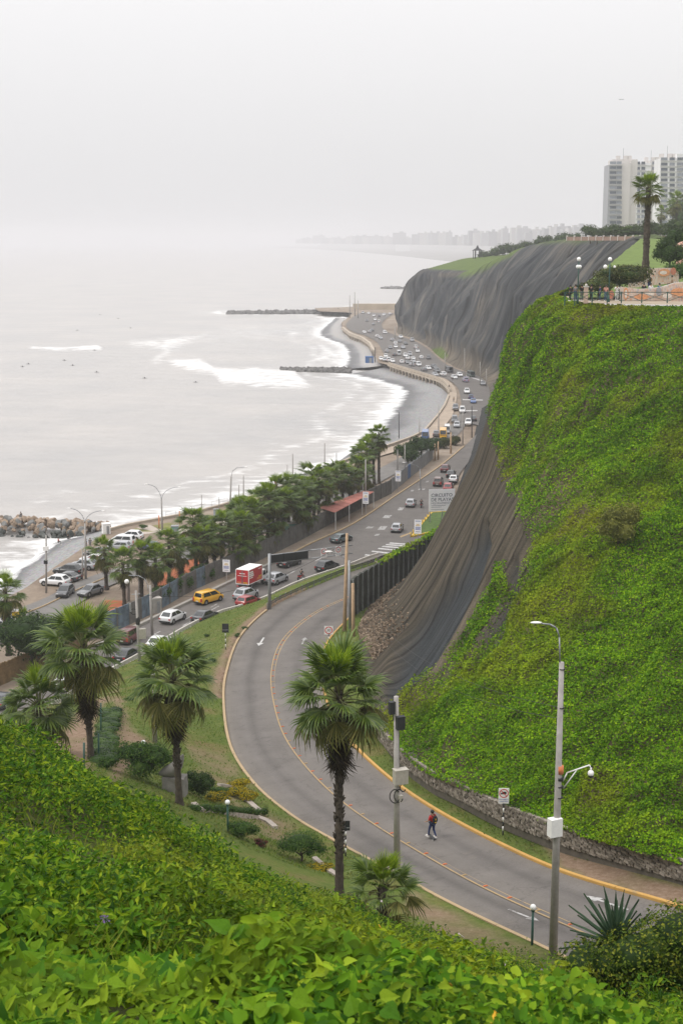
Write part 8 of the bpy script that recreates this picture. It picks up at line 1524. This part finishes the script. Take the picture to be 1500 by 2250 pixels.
# far city
FB = [plain('far_building_%d' % i, c, 0.9, var=0.1, scale=0.02) for i, c in enumerate([(0.36, 0.36, 0.37), (0.3, 0.3, 0.31), (0.43, 0.42, 0.41)])]
for q in range(46):
    f = q / 45; u = 660 + f * 610; Y = float(np.interp(u, [660, 800, 1000, 1270], [9400, 7200, 4900, 2600])) * random.uniform(.98, 1.04); top = float(np.interp(u, [660, 760, 900, 1030, 1270], [526, 520, 518, 512, 500])) + random.uniform(-7, 8); k = Y / FPX; p = atY(u, 540, Y); w_ = random.uniform(12, 30) * k; z1 = atY(u, top, Y).z
    if z1 < 62: z1 = 62 + random.uniform(2, 14)
    t = MB(); t.box((0, 0, (z1 - 40) / 2), (w_, 40, z1 - 40)); t.box((w_ * .15, 0, (z1 - 40) + 3), (w_ * .3, 20, 6)); o = t.build('far_building', FB[q % 3], None, loc=(p.x, Y, 40)); tag(o, 'hazy far-off city block on the skyline across the bay', 'building', 'far-off city skyline')
# stadium-like white hall on the far shore
p = at(885, 553, 3); o = MB().box((0, 0, 22), (70, 60, 40)).build('far_hall', T_W, None, loc=p); tag(o, 'small bright white hall on the far shore', 'building')

# ================================================================== SHORE DETAILS
ROCKS = [plain('rock_tan', (0.3, 0.225, 0.165), 0.9, var=0.25, scale=0.8), plain('rock_grey', (0.17, 0.17, 0.165), 0.9, var=0.3, scale=0.8), plain('rock_brown', (0.24, 0.18, 0.13), 0.9, var=0.25, scale=0.8), plain('rock_wet', (0.045, 0.05, 0.045), 0.5, var=0.4, scale=0.8)]
def rock_mesh(seed, mat):
    r = np.random.default_rng(seed); bm = bmesh.new(); bmesh.ops.create_icosphere(bm, subdivisions=2, radius=1)
    cuts = r.normal(size=(9, 3)); cuts /= np.linalg.norm(cuts, axis=1)[:, None]
    for v in bm.verts:
        c = np.array(v.co)
        for d in cuts: 
            h = c @ d
            if h > .62: c = c - d * (h - .62)
        v.co = Vector(c * np.array([1.15, .95, .8])) * (1 + .03 * r.normal())
    me = bpy.data.meshes.new('rock'); bm.to_mesh(me); bm.free(); me.materials.append(mat); return me
RM = [[rock_mesh(10 * i + j, m) for j in range(4)] for i, m in enumerate(ROCKS)]
t = empty('rock_breakwater', at(110, 1165, 0), 0, 'breakwater of large tan and grey boulders at the left of the bay', 'breakwater')
for k in range(285):
    f = random.random(); u = -60 + f * 300; row = random.random(); c = at(u, 1176, 0); w_ = np.interp(u, [-60, 120, 240], [5.2, 4.6, 2.2]); lat = random.uniform(-1, 1); z = (1 - abs(lat) ** 1.5) * np.interp(u, [-60, 150, 240], [2.6, 2.4, 2.2]) - .2 + random.uniform(-.2, .2)
    p = c + Vector((random.uniform(-.5, .5), lat * w_ + 3.0 - 0.02 * (u - 60), z)) - t.location; s_ = random.uniform(.4, 1.0) * (1.1 if z > 1 else .95); mi = 3 if z < 0.7 and lat < 0 else random.choice((0, 0, 1, 2, 2)); o = link('boulder', random.choice(RM[mi]), t, p, (random.uniform(0, 6), random.uniform(0, 6), random.uniform(0, 6)), s_)
def groyne(name, a, b_, w_, h_, n, smin, smax, label):
    A, Bv = at(*a, 0), at(*b_, 0); mb = MB(); V, F = [], []; t = empty(name, (A + Bv) / 2, 0, label, 'groyne'); src = RM[1][0]; sv = np.array([v.co for v in src.vertices]); sf = [tuple(p.vertices) for p in src.polygons]
    for k in range(n): f = random.random(); lat = random.uniform(-1, 1); s_ = random.uniform(smin, smax); a_ = random.uniform(0, 6.28); rot = np.array(Euler((a_, a_ * 2, a_ * 3)).to_matrix()); p = np.array(A.lerp(Bv, f) - t.location) + np.array([0, lat * w_ * (0.5 + .5 * f), (1 - abs(lat)) * h_ * (0.5 + .5 * f)]); F += [tuple(len(V) + i for i in q) for q in sf]; V += [tuple(q) for q in (sv * s_) @ rot.T + p]
    o = link('boulders', np_mesh('boulders', np.array(V), np.array(F), [plain('groyne_rock', (0.13, 0.125, 0.12), 0.9, var=0.35, scale=0.3, world_co=True)]), t); o['kind'] = 'stuff'
groyne('groyne', (618, 814), (770, 818), 5, 1.5, 420, .6, 1.25, 'dark rock groyne jutting into the sea halfway along the bay'); groyne('jetty', (500, 690), (770, 689), 9, 2.2, 420, 1.0, 2.4, 'long dark rock jetty far out along the bay'); groyne('outer_jetty', (838, 634), (890, 635), 8, 1.6, 90, 1.2, 2.6, 'small distant jetty behind the headland tip')
mb = MB(); a, b_ = at(775, 679, 4), at(872, 679, 4); t = empty('harbour_wall', a, 0, 'long low buff harbour wall beyond the distant jetty', 'wall')
for k in range(12): p, q = (b_ - a) * (k / 12), (b_ - a) * ((k + 1) / 12); m_ = (p + q) / 2; MB().box((m_.x, m_.y, 1.5), ((q - p).length * .99, 4, 5)).build('wall_section', plain('harbour_buff', (0.42, 0.35, 0.26), 0.9, var=0.15, scale=0.1), t)
# viaduct on columns
vl = along([tuple(at(u, v, 3.95)) for u, v in [(988, 862), (985, 853), (974, 840.5), (960, 833.5), (936, 826.5), (900, 815.5), (870, 806.5), (853, 800.5)]], 4.6); t = empty('viaduct', tuple(vl[0]), 0, 'curving buff promenade viaduct on a row of columns above the beach', 'viaduct'); VB = plain('viaduct_buff', (0.4, 0.34, 0.27), 0.9, var=0.15, scale=0.5, world_co=True)
for k in range(len(vl) - 1):
    a, b_ = vl[k] - vl[0], vl[k + 1] - vl[0]; m_ = (a + b_) / 2; rz = math.atan2(b_[1] - a[1], b_[0] - a[0]); ln = np.linalg.norm((b_ - a)[:2]); MB().box((0, 0, -.3), (ln, 1.0, .7)).build('deck_edge', VB, t, loc=tuple(m_), rot=(0, 0, rz)); MB().box((0, 0, .6), (ln, .25, .9)).build('parapet', VB, t, loc=tuple(m_), rot=(0, 0, rz)); MB().box((0, 0, -1.9), (.75, .75, 3.2)).build('column', VB, t, loc=tuple(a), rot=(0, 0, rz)); MB().box((0, 0, -.9), (1.3, .9, .5)).build('capital', VB, t, loc=tuple(a), rot=(0, 0, rz))
vl = along([tuple(at(u, v, 3.95)) for u, v in [(822, 775), (812, 757), (795, 745), (770, 736), (752, 722)]], 7); t = empty('viaduct', tuple(vl[0]), 0, 'second, more distant promenade viaduct along the next bay', 'viaduct')
for k in range(len(vl) - 1): a, b_ = vl[k] - vl[0], vl[k + 1] - vl[0]; m_ = (a + b_) / 2; rz = math.atan2(b_[1] - a[1], b_[0] - a[0]); ln = np.linalg.norm((b_ - a)[:2]); MB().box((0, 0, .3), (ln, 1.2, 1.6)).build('deck_edge', VB, t, loc=tuple(m_), rot=(0, 0, rz)); MB().box((0, 0, -1.6), (1.2, 1, 3)).build('column', VB, t, loc=tuple(a), rot=(0, 0, rz))
# sea wall under the promenade
wallp = along([tuple(at(u, v, 3.95)) for u, v in [(232, 1165), (290, 1150), (360, 1138), (450, 1120), (520, 1100), (600, 1075), (700, 1040), (790, 1000), (860, 978), (905, 962), (932, 948), (962, 913), (976, 892), (985, 870)]], 6); t = empty('sea_wall', tuple(wallp[0]), 0, 'low stone sea wall along the promenade edge', 'wall')
for k in range(len(wallp) - 1): a, b_ = wallp[k] - wallp[0], wallp[k + 1] - wallp[0]; m_ = (a + b_) / 2; MB().box((0, 0, -1.6), (np.linalg.norm((b_ - a)[:2]) * 1.0, .6, 4.2 if k > 13 else 3.6)).build('wall_section', VB, t, loc=tuple(m_), rot=(0, 0, math.atan2(b_[1] - a[1], b_[0] - a[0])))
# seaside lawn triangles, kiosks, awning, court, flags
LAWN2 = plain('seaside_lawn', (0.17, 0.165, 0.055), 0.95, var=0.25, scale=0.5, world_co=True); PAV2 = plain('pale_paving', (0.42, 0.36, 0.31), 0.9, var=0.12, scale=0.4, world_co=True)
for nm, pts, m_, z in [('lawn', [(285, 1168), (300, 1160), (340, 1168)], LAWN2, 3.735), ('lawn', [(335, 1155), (372, 1148), (405, 1158), (350, 1162)], LAWN2, 3.735), ('lawn', [(480, 1135), (500, 1131), (508, 1146)], LAWN2, 3.735), ('paved_path', [(300, 1160), (330, 1153), (350, 1163), (400, 1160), (440, 1150), (400, 1172), (340, 1170), (310, 1176)], PAV2, 3.72), ('paved_path', [(460, 1138), (478, 1137), (507, 1152), (480, 1160)], PAV2, 3.72)]:
    mb = MB(); mb.add([tuple(at(u, v, z)) for u, v in pts], [tuple(range(len(pts)))]); o = mb.build(nm, m_); o['kind'] = 'structure'
COURT = plain('clay_court', (0.36, 0.11, 0.045), 0.95, var=0.15, scale=0.4, world_co=True)
for pts in ([(335, 1300), (352, 1262), (440, 1218), (452, 1245), (360, 1292)], [(215, 1345), (232, 1318), (275, 1320), (262, 1345)]): mb = MB(); mb.add([tuple(at(u, v, 3.74)) for u, v in pts], [tuple(range(len(pts)))]); o = mb.build('clay_court', COURT); o['kind'] = 'structure'
def kiosk(u, v, w_, d_, h_, rz, mat, roofm, label):
    t = empty('kiosk', at(u, v, 3.72), R(rz), label, 'kiosk'); MB().box((0, 0, h_ / 2), (w_, d_, h_)).build('wall', mat, t); MB().box((0, 0, h_ + .06), (w_ * 1.08, d_ * 1.08, .14)).build('roof', roofm, t); MB().box((w_ * .15, -d_ / 2 - .02, h_ * .42), (w_ * .35, .05, h_ * .8)).build('door', STEEL, t); return t
TEAL = plain('teal_paint', (0.16, 0.3, 0.27), 0.7); kiosk(234, 1172, 1.3, 1.3, 1.7, 20, WHITE, WHITE, 'small white box kiosk at the top of the pebble beach'); kiosk(475, 1137, 0.9, 0.8, 1.5, 10, plain('kiosk_grey', (0.3, 0.34, 0.38), 0.7), STEEL, 'grey-blue cabin on the seaside promenade'); kiosk(385, 1176, 1.2, 1.2, 1.6, 0, TEAL, STEEL, 'green toilet cabin on the seaside lawn'); kiosk(447, 1215, 4, 3, 2.6, 10, TEAL, CONC_L, 'teal hut between palms beside the red court'); kiosk(632, 1180, 3, 2, 2.5, 20, TEAL, CONC_L, 'teal hut behind the wall near the message panels'); kiosk(811, 797, 3.4, 3, 2.6, 0, BLUEP, BLUEP, 'blue beach kiosk by the first groyne'); kiosk(343, 1345, 1.3, 1.2, 2.0, 25, CONC, CONC_L, 'small stone guard box with flat roof against the wall')
t = empty('red_awning', at(760, 1118, 3.7), 0, 'long faded red awning roof behind the concrete wall', 'awning'); AWN = plain('awning_red', (0.36, 0.13, 0.1), 0.8, var=0.12, scale=1.0); a = [at(708, 1128, 3.7), at(806, 1083, 3.7), at(822, 1080, 3.7), at(738, 1132, 3.7)]; hh = [3.1, 3.1, 3.3, 3.3]
q = [at(700, 1115, 6.6), at(800, 1078, 6.6), at(822, 1080, 6.9), at(735, 1126, 6.9)]; q = [p - t.location for p in q]
for k in range(8):
    f0, f1 = k / 8 + .004, (k + 1) / 8 - .004; pts = [q[0].lerp(q[1], f0), q[0].lerp(q[1], f1), q[3].lerp(q[2], f1), q[3].lerp(q[2], f0)]; mb = MB(); mb.add([tuple(p) for p in pts] + [tuple(p - Vector((0, 0, .08))) for p in pts], [(0, 1, 2, 3), (7, 6, 5, 4), (0, 4, 5, 1), (1, 5, 6, 2), (2, 6, 7, 3), (3, 7, 4, 0)]); mb.build('awning_panel', AWN, t)
for f in (0.02, .35, .68, .98):
    for e_ in ((0, 1), (3, 2)): p = q[e_[0]].lerp(q[e_[1]], f); MB().cyl((p.x, p.y, 0), (p.x, p.y, p.z), .06).build('post', WHITE, t)
for u, lab, m_ in ((604, 'red flag on a pole among the palms', REDP), (596, 'pale flag on a pole among the palms', PAPER)): B = at(u, 1100, 3.8); t = empty('flag', B, 0, lab, 'flag'); z = atY(u, 1055, B.y).z - B.z; MB().cyl((0, 0, 0), (0, 0, z), .05).build('pole', STEEL, t); mb = MB(); mb.add([(0, 0, z), (.5, .1, z - .9), (.45, .1, z - 2.4), (0, 0, z - 2.0)], [(0, 1, 2, 3)]); mb.add([(0, .02, z), (.5, .12, z - .9), (.45, .12, z - 2.4), (0, .02, z - 2.0)], [(3, 2, 1, 0)]); mb.build('cloth', m_, t)
B = at(35, 1372, 3.9); t = empty('hoarding', B, R(15), 'small hoarding with yellow and blue shapes at the left edge', 'hoarding'); MB().box((0, 0, 1.1), (2.2, .08, 2.0)).build('board', PAPER, t); MB().box((.2, -.05, 1.3), (1.2, .02, .9)).build('yellow_shape', YELP, t); MB().box((-.6, -.05, .7), (.6, .02, .5)).build('blue_shape', BLUEP, t)
for q, (u, v) in enumerate([(350, 1160), (395, 1150)]): B = at(u, v, 3.75); o = MB().cyl((0, 0, 0), (0, 0, 2.3), .09).build('bollard_post', ORANGE, None, True, B); tag(o, 'orange post on the seaside lawn beside the twin-armed lamp' if q == 0 else 'orange post near the seaside rail', 'post')
t = empty('seaside_rail', tuple(at(365, 1138, 3.95)), 0, 'thin metal railing along the seaside promenade', 'railing'); rl = along([tuple(at(u, v, 3.95)) for u, v in [(365, 1138), (450, 1119), (500, 1106)]], 2.5)
for k in range(len(rl)): p = rl[k] - rl[0]; MB().cyl(tuple(p), tuple(p + [0, 0, 1.1]), .03, n=5).build('post', STEEL, t)
mb = MB(); mb.tube([tuple(p - rl[0] + [0, 0, 1.1]) for p in rl], .025, 5); mb.tube([tuple(p - rl[0] + [0, 0, .6]) for p in rl], .02, 5); mb.build('rail', STEEL, t)
B = at(315, 1163, 3.75); plant('small_shrub', B, lumps(.8, .8, .5, 0, 4, np.random.default_rng(3)), 500, .16, M_SHRUB, 'lone shrub on the bare ground near the white kiosk', 'shrub', seed=3)
# surfers
for q, (u, v) in enumerate([(208, 770), (63, 800), (142, 792), (213, 818), (160, 803), (318, 831), (430, 840), (170, 726), (260, 700), (287, 721), (220, 692), (50, 806)]): p = at(u, v, 0.0); o = MB().ball((0, 0, .2), .3, 8, 5, 0, (.7, .5, 1.2)).box((0, 0, .05), (1.9, .4, .08)).build('surfer', TRIM, None, True, p); tag(o, 'tiny dark surfer waiting on a board out in the bay', 'surfer', 'surfers out in the bay')
B = on_ground(848, 1527, 90); o = MB().ball((0, 0, .15), .35, 8, 5, 0, (1.3, .9, .5)).build('litter_bag', PAPER, None, True, at(846, 1528, 14.2)); tag(o, 'white plastic bag of litter at the cliff foot', 'litter')
o = MB().add([(0, 0, 0), (-.25, .05, .1), (-.5, .02, .02), (.25, .05, .1), (.5, .02, .02), (0, .16, .02), (0, -.16, .02)], [(0, 5, 1), (1, 5, 2), (0, 3, 5), (3, 4, 5), (0, 1, 6), (0, 6, 3)]).build('seagull', TRIM, None, False, atY(1364, 219, 260)); tag(o, 'small gull gliding high in the pale sky at right', 'bird')
